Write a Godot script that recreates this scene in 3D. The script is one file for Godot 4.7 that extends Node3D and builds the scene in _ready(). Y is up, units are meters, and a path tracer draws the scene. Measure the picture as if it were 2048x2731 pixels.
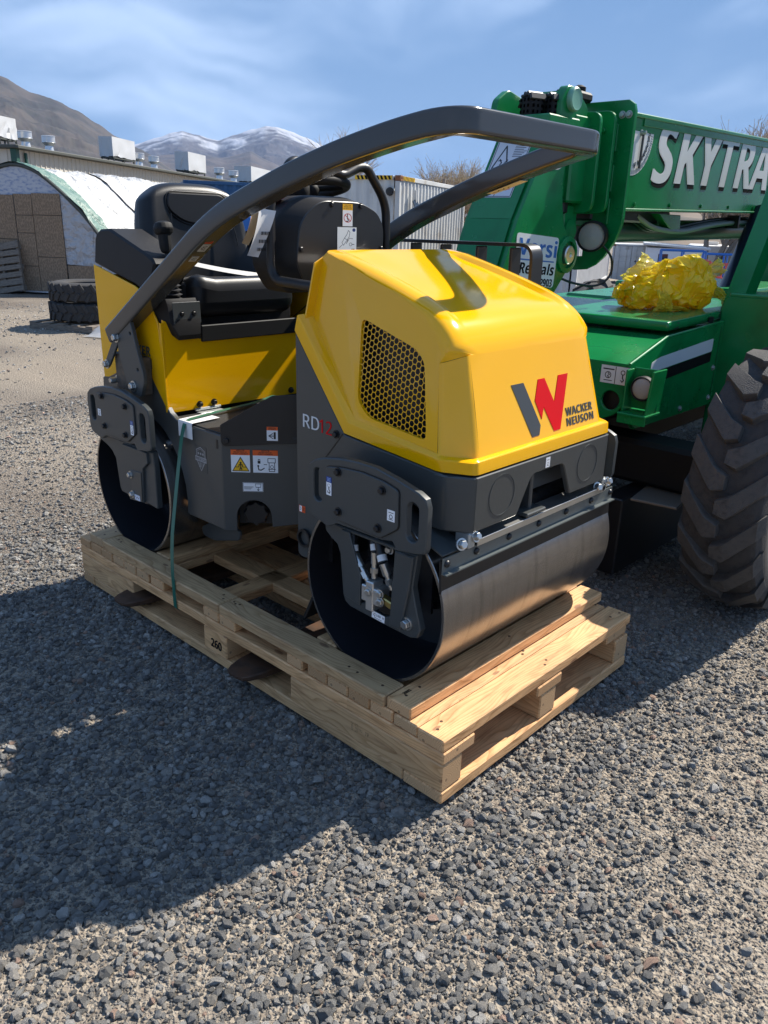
extends Node3D
# A small road roller on a timber pallet, a green telehandler beside it, a gravel yard with sheds, containers and hills.

var taken := {}
var M := {}
var rng := RandomNumberGenerator.new()
var rocks: Array = []


func _ready() -> void:
	rng.seed = 4711
	# ---- camera
	var cam := Camera3D.new()
	cam.name = "camera"
	var r := Vector3(0.686, 0.027, 0.727).normalized()
	var yaw := 0.8246
	var pitch := -0.3506
	var roll := 0.0286
	var f := Vector3(sin(yaw) * cos(pitch), sin(pitch), -cos(yaw) * cos(pitch))
	var r0 := Vector3(cos(yaw), 0, sin(yaw))
	var u0 := r0.cross(f)
	r = r0 * cos(roll) + u0 * sin(roll)
	var u := u0 * cos(roll) - r0 * sin(roll)
	cam.transform = Transform3D(Basis(r, u, -f), Vector3(-1.9469, 1.4855, 2.6586))
	cam.fov = 65.934
	cam.near = 0.05
	cam.far = 12000.0
	add_child(cam)
	# ---- sky and air
	var env := Environment.new()
	env.background_mode = Environment.BG_SKY
	var sky := Sky.new()
	var sm := ProceduralSkyMaterial.new()
	sm.sky_top_color = Color(0.30, 0.44, 0.62)
	sm.sky_horizon_color = Color(0.49, 0.59, 0.70)
	sm.sky_curve = 0.16
	sm.ground_bottom_color = Color(0.30, 0.28, 0.26)
	sm.ground_horizon_color = Color(0.55, 0.60, 0.66)
	sm.sky_energy_multiplier = 1.0
	sm.sun_angle_max = 6.0
	sm.sun_curve = 0.1
	sm.sky_cover = ImageTexture.create_from_image(cirrus_image(1536, 768))
	sm.sky_cover_modulate = Color(1, 1, 1, 1)
	sky.sky_material = sm
	env.sky = sky
	env.background_energy_multiplier = 1.0
	env.tonemap_mode = Environment.TONE_MAPPER_LINEAR
	env.tonemap_exposure = 1.85
	env.fog_enabled = true
	env.fog_density = 0.00008
	env.fog_light_color = Color(0.50, 0.62, 0.80)
	env.sdfgi_enabled = true
	env.ssao_enabled = true
	env.ssil_enabled = true
	var we := WorldEnvironment.new()
	we.name = "world_environment"
	we.environment = env
	add_child(we)
	# ---- sun
	var sun := DirectionalLight3D.new()
	sun.name = "sun"
	sun.light_energy = 1.6
	sun.light_color = Color(1.0, 0.972, 0.925)
	sun.light_angular_distance = 0.5
	sun.shadow_enabled = true
	add_child(sun)
	sun.look_at_from_position(Vector3(1.0, 1.0, 0.15) * 20.0, Vector3.ZERO, Vector3.UP)
	# ---- the place, then the things
	materials()
	ground()
	mountains()
	yard()
	telehandler()
	pallet()
	roller()
	small_things()


# ------------------------------------------------------------------ helpers
func numbered(n: String) -> String:
	taken[n] = int(taken.get(n, -1)) + 1
	return n if taken[n] == 0 else "%s_%03d" % [n, taken[n]]


func tag(o: Node, label: String, category := "", group := "", kind := "") -> void:
	if label:
		o.set_meta("label", label)
	if category:
		o.set_meta("category", category)
	if group:
		o.set_meta("group", group)
	if kind:
		o.set_meta("kind", kind)


func thing(called: String, label: String, category: String, at := Vector3.ZERO, turn := 0.0, group := "") -> Node3D:
	var o := Node3D.new()
	o.name = numbered(called)
	add_child(o)
	o.position = at
	o.rotation.y = turn
	tag(o, label, category, group)
	return o


func part(called: String, m: Mesh, mat: Material, parent: Node, xf := Transform3D()) -> MeshInstance3D:
	var o := MeshInstance3D.new()
	o.mesh = m
	o.material_override = mat
	o.transform = xf
	if parent == self:
		o.name = numbered(called)
		add_child(o)
	else:
		o.name = called
		parent.add_child(o, true)
	return o


func mat(color: Color, rough := 0.6, metal := 0.0) -> StandardMaterial3D:
	# color holds linear values
	var m := StandardMaterial3D.new()
	m.albedo_color = Color(color.r, color.g, color.b).linear_to_srgb()
	m.roughness = rough
	m.metallic = metal
	return m


func noise_tex(freq: float, ramp: Array, size := 512, octaves := 5, sd := 1, normal := false, bump := 2.0, kind := FastNoiseLite.TYPE_SIMPLEX_SMOOTH, warp := 0.0) -> NoiseTexture2D:
	var n := FastNoiseLite.new()
	n.noise_type = kind
	n.seed = sd
	n.frequency = freq
	n.fractal_octaves = octaves
	if warp > 0.0:
		n.domain_warp_enabled = true
		n.domain_warp_amplitude = warp
		n.domain_warp_frequency = freq * 0.7
	var t := NoiseTexture2D.new()
	t.width = size
	t.height = size
	t.seamless = true
	t.noise = n
	if normal:
		t.as_normal_map = true
		t.bump_strength = bump
	elif ramp.size() > 0:
		var g := Gradient.new()
		var offs := PackedFloat32Array()
		var cols := PackedColorArray()
		for i in ramp.size():
			offs.append(ramp[i][0])
			cols.append((ramp[i][1] as Color).linear_to_srgb())
		g.offsets = offs
		g.colors = cols
		t.color_ramp = g
	return t


func gray(v: float) -> Color:
	return Color(v, v, v)


class MB:
	# a triangle soup; mesh() gives it normals that are smooth below a crease angle
	var v := PackedVector3Array()
	var t := PackedVector2Array()
	var has_uv := false

	func tri(a: Vector3, b: Vector3, c: Vector3, ua := Vector2.ZERO, ub := Vector2.ZERO, uc := Vector2.ZERO) -> void:
		# counter-clockwise seen from outside
		v.append(a)
		v.append(c)
		v.append(b)
		t.append(ua)
		t.append(uc)
		t.append(ub)

	func quad(a: Vector3, b: Vector3, c: Vector3, d: Vector3, ua := Vector2.ZERO, ub := Vector2.ZERO, uc := Vector2.ZERO, ud := Vector2.ZERO) -> void:
		tri(a, b, c, ua, ub, uc)
		tri(a, c, d, ua, uc, ud)

	func box(c: Vector3, s: Vector3, bev := 0.0, b := Basis()) -> void:
		var h := s * 0.5
		var k := minf(bev, minf(h.x, minf(h.y, h.z)) * 0.9)
		for ax in 3:
			var a1 := (ax + 1) % 3
			var a2 := (ax + 2) % 3
			for sg in [-1.0, 1.0]:
				var p: Array[Vector3] = []
				for q in [[-1, -1], [1, -1], [1, 1], [-1, 1]]:
					var w := Vector3.ZERO
					w[ax] = sg * h[ax]
					w[a1] = q[0] * (h[a1] - k)
					w[a2] = q[1] * (h[a2] - k)
					p.append(c + b * w)
				if sg > 0:
					quad(p[0], p[1], p[2], p[3])
				else:
					quad(p[0], p[3], p[2], p[1])
			if k > 0.0:
				for s1 in [-1.0, 1.0]:
					for s2 in [-1.0, 1.0]:
						var e: Array[Vector3] = []
						for q in [[0, -1], [0, 1], [1, 1], [1, -1]]:
							var w := Vector3.ZERO
							w[ax] = q[1] * (h[ax] - k)
							w[a1] = s1 * (h[a1] - (k if q[0] == 1 else 0.0))
							w[a2] = s2 * (h[a2] - (0.0 if q[0] == 1 else k))
							e.append(c + b * w)
						if s1 * s2 < 0:
							quad(e[0], e[3], e[2], e[1])
						else:
							quad(e[0], e[1], e[2], e[3])
		if k > 0.0:
			for sx in [-1.0, 1.0]:
				for sy in [-1.0, 1.0]:
					for sz in [-1.0, 1.0]:
						var px := c + b * Vector3(sx * h.x, sy * (h.y - k), sz * (h.z - k))
						var py := c + b * Vector3(sx * (h.x - k), sy * h.y, sz * (h.z - k))
						var pz := c + b * Vector3(sx * (h.x - k), sy * (h.y - k), sz * h.z)
						if sx * sy * sz > 0:
							tri(px, py, pz)
						else:
							tri(px, pz, py)

	func grid(g: Array, closed := false, flip := false) -> void:
		# rows of points
		for i in g.size() - 1:
			var n: int = g[i].size()
			for j in (n if closed else n - 1):
				var k := (j + 1) % n
				if flip:
					quad(g[i][j], g[i + 1][j], g[i + 1][k], g[i][k])
				else:
					quad(g[i][j], g[i][k], g[i + 1][k], g[i + 1][j])

	func fan(ring: Array, flip := false) -> void:
		var c := Vector3.ZERO
		for p in ring:
			c += p
		c /= ring.size()
		for j in ring.size():
			var k := (j + 1) % ring.size()
			if flip:
				tri(c, ring[k], ring[j])
			else:
				tri(c, ring[j], ring[k])

	func tube(path: Array, r: float, seg := 10, r2 := -1.0, caps := true) -> void:
		var g := []
		var side := Vector3.ZERO
		var n := path.size()
		for i in n:
			var d: Vector3 = (path[mini(i + 1, n - 1)] - path[maxi(i - 1, 0)]).normalized()
			if side == Vector3.ZERO:
				side = d.cross(Vector3.UP if absf(d.y) < 0.9 else Vector3.RIGHT).normalized()
			side = (side - d * side.dot(d)).normalized()
			var up := side.cross(d)
			var rr := r if r2 < 0.0 else lerpf(r, r2, float(i) / (n - 1))
			var ring := []
			for k in seg:
				var a := TAU * k / seg
				ring.append(path[i] + (side * cos(a) + up * sin(a)) * rr)
			g.append(ring)
		grid(g, true, true)
		if caps:
			fan(g[0])
			fan(g[n - 1], true)

	func lathe(profile: Array, seg := 32, xf := Transform3D(), a0 := 0.0, a1 := TAU) -> void:
		# profile of (radius, height) round y
		var full := a1 - a0 > TAU - 0.001
		var g := []
		for p in profile:
			var ring := []
			for k in (seg if full else seg + 1):
				var a := a0 + (a1 - a0) * k / seg
				ring.append(xf * Vector3(cos(a) * p.x, p.y, -sin(a) * p.x))
			g.append(ring)
		grid(g, full)

	func prism(poly: Array, depth: float, xf := Transform3D(), bev := 0.0, holes := []) -> void:
		# polygon in local xy, extruded to z = depth, with a chamfer on its z = depth side
		var loops := [orient(poly, false)]
		for h in holes:
			loops.append(orient(h, true))
		var shrunk := []
		for l in loops:
			shrunk.append(inset(l, bev) if bev > 0.0 else l)
		cap(loops, xf, 0.0, true)
		cap(shrunk, xf, depth, false)
		for i in loops.size():
			var l: Array = loops[i]
			var s: Array = shrunk[i]
			for j in l.size():
				var k := (j + 1) % l.size()
				var a := Vector3(l[j].x, l[j].y, 0)
				var b := Vector3(l[k].x, l[k].y, 0)
				var dz := Vector3(0, 0, depth - bev)
				quad(xf * a, xf * b, xf * (b + dz), xf * (a + dz))
				if bev > 0.0:
					quad(xf * (a + dz), xf * (b + dz), xf * Vector3(s[k].x, s[k].y, depth), xf * Vector3(s[j].x, s[j].y, depth))

	func orient(p: Array, clockwise: bool) -> Array:
		var area := 0.0
		for j in p.size():
			var q: Vector2 = p[(j + 1) % p.size()]
			area += p[j].x * q.y - q.x * p[j].y
		var o := p.duplicate()
		if (area < 0.0) != clockwise:
			o.reverse()
		return o

	func inset(p: Array, d: float) -> Array:
		var o := []
		var n := p.size()
		for j in n:
			var a: Vector2 = (p[j] - p[(j + n - 1) % n]).normalized()
			var b: Vector2 = (p[(j + 1) % n] - p[j]).normalized()
			var na := Vector2(-a.y, a.x)
			var nb := Vector2(-b.y, b.x)
			var m := na + nb
			o.append(p[j] + m * (d / maxf(0.4, m.dot(na))))
		return o

	func cap(loops: Array, xf: Transform3D, z: float, flip: bool) -> void:
		var ring: Array = loops[0].duplicate()
		for i in range(1, loops.size()):
			var h: Array = loops[i]
			var bi := 0
			var bj := 0
			var best := 1e9
			for a in ring.size():
				for b in h.size():
					var dd: float = ring[a].distance_squared_to(h[b])
					if dd < best:
						best = dd
						bi = a
						bj = b
			var sd: Vector2 = (h[bj] - ring[bi]).normalized()
			var e := Vector2(-sd.y, sd.x) * 2e-5
			var nr := ring.slice(0, bi + 1)
			nr[bi] = nr[bi] + e
			for b in h.size():
				nr.append(h[(bj + b) % h.size()])
			nr[bi + 1] = nr[bi + 1] + e
			nr.append(h[bj] - e)
			nr.append(ring[bi] - e)
			nr.append_array(ring.slice(bi + 1))
			ring = nr
		var pv := PackedVector2Array()
		for q in ring:
			pv.append(q)
		var ids := Geometry2D.triangulate_polygon(pv)
		if ids.is_empty():
			# the slit may run the other way round
			push_warning("polygon not triangulated")
		for k in range(0, ids.size(), 3):
			var a := pv[ids[k]]
			var b := pv[ids[k + 1]]
			var c := pv[ids[k + 2]]
			if ((b - a).cross(c - a) < 0.0) != flip:
				var w := b
				b = c
				c = w
			tri(xf * Vector3(a.x, a.y, z), xf * Vector3(b.x, b.y, z), xf * Vector3(c.x, c.y, z), a, b, c)

	func rbox(s: Vector3, r: float, n: int, xf := Transform3D(), deform: Variant = null) -> void:
		# a box with round edges, optionally bent by a function of its local point
		var h := s * 0.5
		for ax in 3:
			var a1 := (ax + 1) % 3
			var a2 := (ax + 2) % 3
			for sg in [-1.0, 1.0]:
				var g := []
				for i in n + 1:
					var row := []
					for j in n + 1:
						var q := Vector3.ZERO
						q[ax] = sg * h[ax]
						q[a1] = spaced(float(i) / n, h[a1], r)
						q[a2] = spaced(float(j) / n, h[a2], r)
						var core := q.clamp(-h + Vector3.ONE * r, h - Vector3.ONE * r)
						var d := q - core
						var p := core + d.normalized() * r
						row.append(xf * (deform.call(p) if deform != null else p))
					g.append(row)
				grid(g, false, sg > 0)

	func spaced(f: float, h: float, r: float) -> float:
		# a quarter of the steps in each rounded end
		if f < 0.25:
			return -h + r * (1.0 - cos(f / 0.25 * PI * 0.5)) if r < h else lerpf(-h, -h * 0.5, f / 0.25)
		if f > 0.75:
			return -spaced(1.0 - f, h, r)
		return lerpf(-h + r, h - r, (f - 0.25) / 0.5) if r < h else lerpf(-h * 0.5, h * 0.5, (f - 0.25) / 0.5)

	func mesh(crease := 38.0) -> ArrayMesh:
		var n := v.size() / 3
		var fn := PackedVector3Array()
		fn.resize(n)
		var at := {}
		for i in n:
			fn[i] = (v[i * 3 + 2] - v[i * 3]).cross(v[i * 3 + 1] - v[i * 3])
		var nor := PackedVector3Array()
		nor.resize(v.size())
		if crease > 0.5:
			for i in v.size():
				var key := Vector3i((v[i] * 8000.0).round())
				if at.has(key):
					at[key].append(i / 3)
				else:
					at[key] = [i / 3]
			var lim := cos(deg_to_rad(crease))
			for i in v.size():
				var mine := fn[i / 3].normalized()
				var sum := Vector3.ZERO
				for k in at[Vector3i((v[i] * 8000.0).round())]:
					var o := fn[k]
					if o.dot(mine) > lim * o.length():
						sum += o
				nor[i] = sum.normalized() if sum.length_squared() > 0.0 else mine
		else:
			for i in v.size():
				nor[i] = fn[i / 3].normalized()
		var a := []
		a.resize(Mesh.ARRAY_MAX)
		a[Mesh.ARRAY_VERTEX] = v
		a[Mesh.ARRAY_NORMAL] = nor
		a[Mesh.ARRAY_TEX_UV] = t
		var m := ArrayMesh.new()
		m.add_surface_from_arrays(Mesh.PRIMITIVE_TRIANGLES, a)
		return m


static func fillet(path: Array, r: float, n := 5) -> Array:
	# a polyline with its inner corners rounded
	var o := [path[0]]
	for i in range(1, path.size() - 1):
		var p = path[i]
		var a = path[i - 1] - p
		var b = path[i + 1] - p
		var d := minf(r, minf(a.length(), b.length()) * 0.49)
		var pa = p + a.normalized() * d
		var pb = p + b.normalized() * d
		for k in n + 1:
			var f := float(k) / n
			o.append(pa.lerp(p, f).lerp(p.lerp(pb, f), f))
	o.append(path[path.size() - 1])
	return o


static func fillet_loop(path: Array, r: float, n := 4) -> Array:
	var o := []
	var m := path.size()
	for i in m:
		var p = path[i]
		var a = path[(i + m - 1) % m] - p
		var b = path[(i + 1) % m] - p
		var d := minf(r, minf(a.length(), b.length()) * 0.45)
		var pa = p + a.normalized() * d
		var pb = p + b.normalized() * d
		for k in n + 1:
			var f := float(k) / n
			o.append(pa.lerp(p, f).lerp(p.lerp(pb, f), f))
	return o


static func pts(flat: Array) -> Array:
	var o := []
	for i in range(0, flat.size(), 2):
		o.append(Vector2(flat[i], flat[i + 1]))
	return o


static func arc(cx: float, cy: float, r: float, a0: float, a1: float, n: int, skip_ends := false) -> Array:
	var o := []
	for k in n + 1:
		if skip_ends and (k == 0 or k == n):
			continue
		var a := deg_to_rad(lerpf(a0, a1, float(k) / n))
		o.append(Vector2(cx + cos(a) * r, cy + sin(a) * r))
	return o


static func slot(cx: float, cy: float, w: float, h: float, n := 6) -> Array:
	# an upright slot with round ends
	var r := w * 0.5
	var o := arc(cx, cy + h * 0.5 - r, r, 0, 180, n)
	o.append_array(arc(cx, cy - h * 0.5 + r, r, 180, 360, n))
	return o


static func left_plane(x: float) -> Transform3D:
	# local (x, y) are world (z, y); extrusion goes to -x
	return Transform3D(Basis(Vector3(0, 0, 1), Vector3(0, 1, 0), Vector3(-1, 0, 0)), Vector3(x, 0, 0))


func sweep(path: Array, section: Array, up := Vector3.UP) -> MB:
	# a closed section (x to the side, y up) along a path
	var b := MB.new()
	var g := []
	var n := path.size()
	for i in n:
		var d: Vector3 = (path[mini(i + 1, n - 1)] - path[maxi(i - 1, 0)]).normalized()
		var side := d.cross(up).normalized()
		var top := side.cross(d)
		var ring := []
		for q in section:
			ring.append(path[i] + side * q.x + top * q.y)
		g.append(ring)
	b.grid(g, true, true)
	b.fan(g[0])
	b.fan(g[n - 1], true)
	return b


func boxmesh(s: Vector3, bev := 0.004) -> ArrayMesh:
	var b := MB.new()
	b.box(Vector3.ZERO, s, bev)
	return b.mesh(20.0)


func bolt_mesh(r: float, h: float) -> ArrayMesh:
	# a hexagon head on a washer, along +y
	var b := MB.new()
	b.lathe([Vector2(r * 1.45, 0), Vector2(r * 1.45, h * 0.22), Vector2(r * 1.05, h * 0.24)], 14)
	b.lathe([Vector2(r, h * 0.2), Vector2(r, h * 0.85), Vector2(r * 0.82, h), Vector2(0.0001, h)], 6)
	return b.mesh(25.0)


func along(dir: Vector3, at: Vector3) -> Transform3D:
	# a basis whose y is dir
	var y := dir.normalized()
	var x := y.cross(Vector3(0.3, 0.2, 0.93) if absf(y.z) < 0.9 else Vector3.UP).normalized()
	return Transform3D(Basis(x, y, x.cross(y)), at)


func lettering(s: String, w: float, h: float, bold := true, depth := 0.0012) -> Array:
	# a text mesh and the basis scale that makes it w by h (w = 0 keeps its proportions); its origin is the lower left corner
	var tm := TextMesh.new()
	var fo := SystemFont.new()
	fo.font_names = PackedStringArray(["Droid Sans"])
	fo.font_weight = 700 if bold else 400
	tm.font = fo
	tm.text = s
	tm.font_size = 64
	tm.pixel_size = 0.01
	tm.depth = 0.01
	tm.curve_step = 2.0
	tm.horizontal_alignment = HORIZONTAL_ALIGNMENT_LEFT
	tm.vertical_alignment = VERTICAL_ALIGNMENT_BOTTOM
	var bb := tm.get_aabb()
	var sy := h / bb.size.y
	var sx := w / bb.size.x if w > 0.0 else sy
	var x := Transform3D(Basis(Vector3(sx, 0, 0), Vector3(0, sy, 0), Vector3(0, 0, depth / 0.01)), Vector3(-bb.position.x * sx, -bb.position.y * sy, depth * 0.5))
	return [tm, x]


func write(s: String, w: float, h: float, m: Material, parent: Node, frame: Transform3D, bold := true, called := "lettering", slant := 0.0) -> MeshInstance3D:
	var l := lettering(s, w, h, bold)
	var sh := Transform3D(Basis(Vector3(1, 0, 0), Vector3(slant, 1, 0), Vector3(0, 0, 1)), Vector3.ZERO)
	return part(called, l[0], m, parent, frame * sh * l[1])


func sticker(im: Image, w: float, h: float, parent: Node, frame: Transform3D, called := "decal", rough := 0.45) -> MeshInstance3D:
	# a thin printed label; frame is its centre, z outwards
	var b := MB.new()
	b.box(Vector3.ZERO, Vector3(w, h, 0.0008))
	b.quad(Vector3(-w, -h, 0.0016) * 0.5, Vector3(w, -h, 0.0016) * 0.5, Vector3(w, h, 0.0016) * 0.5, Vector3(-w, h, 0.0016) * 0.5, Vector2(0, 1), Vector2(1, 1), Vector2(1, 0), Vector2(0, 0))
	for i in 36:
		b.t[i] = Vector2(0.02, 0.02)
	var m := mat(Color(1, 1, 1), rough)
	m.albedo_texture = ImageTexture.create_from_image(im)
	return part(called, b.mesh(5.0), m, parent, frame)


# ---- a small canvas for print
func canvas(w: int, h: int, c: Color) -> Image:
	var im := Image.create_empty(w, h, false, Image.FORMAT_RGB8)
	im.fill(c)
	return im


func ink_line(im: Image, a: Vector2, b: Vector2, w: float, c: Color) -> void:
	var lo := a.min(b) - Vector2.ONE * (w + 1)
	var hi := a.max(b) + Vector2.ONE * (w + 1)
	for y in range(maxi(0, int(lo.y)), mini(im.get_height(), int(hi.y) + 1)):
		for x in range(maxi(0, int(lo.x)), mini(im.get_width(), int(hi.x) + 1)):
			var p := Vector2(x, y)
			if Geometry2D.get_closest_point_to_segment(p, a, b).distance_to(p) <= w * 0.5:
				im.set_pixel(x, y, c)


func ink_poly(im: Image, p: Array, c: Color) -> void:
	var pv := PackedVector2Array(p)
	var lo := pv[0]
	var hi := pv[0]
	for q in pv:
		lo = lo.min(q)
		hi = hi.max(q)
	for y in range(maxi(0, int(lo.y)), mini(im.get_height(), int(hi.y) + 1)):
		for x in range(maxi(0, int(lo.x)), mini(im.get_width(), int(hi.x) + 1)):
			if Geometry2D.is_point_in_polygon(Vector2(x, y), pv):
				im.set_pixel(x, y, c)


func ink_disc(im: Image, at: Vector2, r: float, c: Color, inner := 0.0) -> void:
	for y in range(maxi(0, int(at.y - r)), mini(im.get_height(), int(at.y + r) + 1)):
		for x in range(maxi(0, int(at.x - r)), mini(im.get_width(), int(at.x + r) + 1)):
			var d := Vector2(x, y).distance_to(at)
			if d <= r and d >= inner:
				im.set_pixel(x, y, c)


func ink_path(im: Image, flat: Array, w: float, c: Color) -> void:
	for i in range(0, flat.size() - 3, 2):
		ink_line(im, Vector2(flat[i], flat[i + 1]), Vector2(flat[i + 2], flat[i + 3]), w, c)


# 5x7 capitals for print too small for real lettering
const GLYPHS := {"A": "0E11111F111111", "C": "0E11101010110E", "D": "1E11111111111E", "E": "1F10101E10101F", "I": "0E04040404040E", "N": "11191513111111", "R": "1E11111E141211", "S": "0F10100E01011E", "T": "1F040404040404", "U": "1111111111110E", "V": "11111111110A04", "W": "1111111515150A", "G": "0E11101711110F", "M": "111B1515111111", "O": "0E11111111110E", "1": "040C040404040E", "0": "0E11131519110E", "H": "1111111F111111", "P": "1E11111E101010", "2": "0E11010204081F", "6": "0608101E11110E", "3": "1F02040201110E", "4": "02060A121F0202", "8": "0E11110E11110E", "F": "1F10101E101010", "L": "1010101010101F", "-": "0000001F000000", "5": "1F101E0101110E"}


func ink_text(im: Image, s: String, x: int, y: int, k: int, c: Color) -> void:
	for ch in s:
		if GLYPHS.has(ch):
			var g: String = GLYPHS[ch]
			for row in 7:
				var bits := g.substr(row * 2, 2).hex_to_int()
				for col in 5:
					if bits & (16 >> col):
						im.fill_rect(Rect2i(x + col * k, y + row * k, k, k), c)
		x += 6 * k


# ------------------------------------------------------------------ materials
func wood_images() -> Array:
	var w := 1024
	var h := 256
	var n := FastNoiseLite.new()
	n.seed = 5
	n.frequency = 0.004
	n.fractal_octaves = 2
	var fine := FastNoiseLite.new()
	fine.seed = 9
	fine.frequency = 0.06
	fine.fractal_octaves = 3
	var knots := [Vector3(170, 70, 10), Vector3(720, 190, 13)]
	var data := PackedByteArray()
	var hd := PackedByteArray()
	data.resize(w * h * 3)
	hd.resize(w * h)
	var light := Vector3(0.68, 0.42, 0.205)
	var dark := Vector3(0.38, 0.19, 0.062)
	for y in h:
		for x in w:
			var yy := float(y) + n.get_noise_2d(x * 0.55, y * 1.3) * 70.0
			var kd := 1.0
			for k in knots:
				var q: float = Vector2((x - k.x) * 0.55, y - k.y).length() / k.z
				if q < 5.0:
					yy += (y - k.y) * 0.9 * exp(-q * 0.8)
					kd = minf(kd, q)
			var ring := fposmod(yy * 0.052 + n.get_noise_2d(x * 0.15 + 900.0, y * 0.5) * 0.9, 1.0)
			var late := pow(ring, 3.0) * (1.0 - smoothstep(0.93, 1.0, ring))
			var fib := fine.get_noise_2d(x * 0.22, y * 5.0) * 0.5 + 0.5
			var f := clampf(late * 0.75 + (fib - 0.5) * 0.42 + 0.12, 0.0, 1.0)
			var c := light.lerp(dark, f)
			c *= 0.93 + 0.14 * (n.get_noise_2d(x * 0.8 + 40.0, y * 0.8 + 400.0) + 0.5)
			if kd < 1.0:
				c = c.lerp(Vector3(0.22, 0.10, 0.045), 0.8 * smoothstep(1.0, 0.55, kd))
			var i := y * w + x
			data[i * 3] = int(clampf(pow(c.x, 1.0 / 2.2), 0, 1) * 255)
			data[i * 3 + 1] = int(clampf(pow(c.y, 1.0 / 2.2), 0, 1) * 255)
			data[i * 3 + 2] = int(clampf(pow(c.z, 1.0 / 2.2), 0, 1) * 255)
			hd[i] = int(clampf(0.75 - late * 0.3 - (fib - 0.5) * 0.5, 0, 1) * 255)
	var e := 256
	var ed := PackedByteArray()
	ed.resize(e * e * 3)
	for y in e:
		for x in e:
			var d := Vector2(x - 120, y - 150)
			var rr := d.length() + n.get_noise_2d(x * 3.0, y * 3.0) * 14.0
			var ring := fposmod(rr * 0.085, 1.0)
			var f := pow(ring, 2.5) * 0.8 + (fine.get_noise_2d(x * 2.0, y * 2.0)) * 0.25
			var c := Vector3(0.58, 0.37, 0.19).lerp(Vector3(0.31, 0.165, 0.07), clampf(f, 0, 1))
			if rr < 9.0:
				c *= 0.5
			var i := y * e + x
			ed[i * 3] = int(pow(c.x, 1.0 / 2.2) * 255)
			ed[i * 3 + 1] = int(pow(c.y, 1.0 / 2.2) * 255)
			ed[i * 3 + 2] = int(pow(c.z, 1.0 / 2.2) * 255)
	return [Image.create_from_data(w, h, false, Image.FORMAT_RGB8, data), Image.create_from_data(e, e, false, Image.FORMAT_RGB8, ed), Image.create_from_data(w, h, false, Image.FORMAT_L8, hd)]


func cirrus_image(w: int, h: int) -> Image:
	# thin streaked cloud for the sky cover
	var im := Image.create_empty(w, h, false, Image.FORMAT_RGBA8)
	var n := FastNoiseLite.new()
	n.seed = 21
	n.noise_type = FastNoiseLite.TYPE_SIMPLEX_SMOOTH
	n.frequency = 1.0
	n.fractal_octaves = 6
	n.fractal_gain = 0.52
	var big := FastNoiseLite.new()
	big.seed = 33
	big.frequency = 1.0
	big.fractal_octaves = 3
	for y in h / 2:
		var el := (0.5 - (y + 0.5) / h) * PI
		for x in w:
			var az := (x + 0.5) / w * TAU
			var c := cos(az)
			var s := sin(az)
			var v := el * 7.0 + 0.5 * big.get_noise_3d(c * 1.6, s * 1.6, el * 2.0) + 0.25 * c
			var wx := big.get_noise_3d(c * 2.6, s * 2.6, v * 0.9) * 0.35
			var streak := n.get_noise_3d(c * 1.5 + wx, s * 1.5 + wx, v * 1.25 + wx * 0.8)
			var fine := n.get_noise_3d(c * 3.6 + 5.0, s * 3.6, v * 3.4 + wx)
			var veil := big.get_noise_3d(c * 1.0 + 7.0, s * 1.0, v * 0.42 + 3.0)
			var a := smoothstep(-0.20, 0.75, streak * 0.75 + veil * 0.45 + fine * 0.28 + 0.05)
			im.set_pixel(x, y, Color(0.93, 0.95, 0.98, a * 0.27 * smoothstep(0.0, 0.06, el)))
	return im


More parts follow.
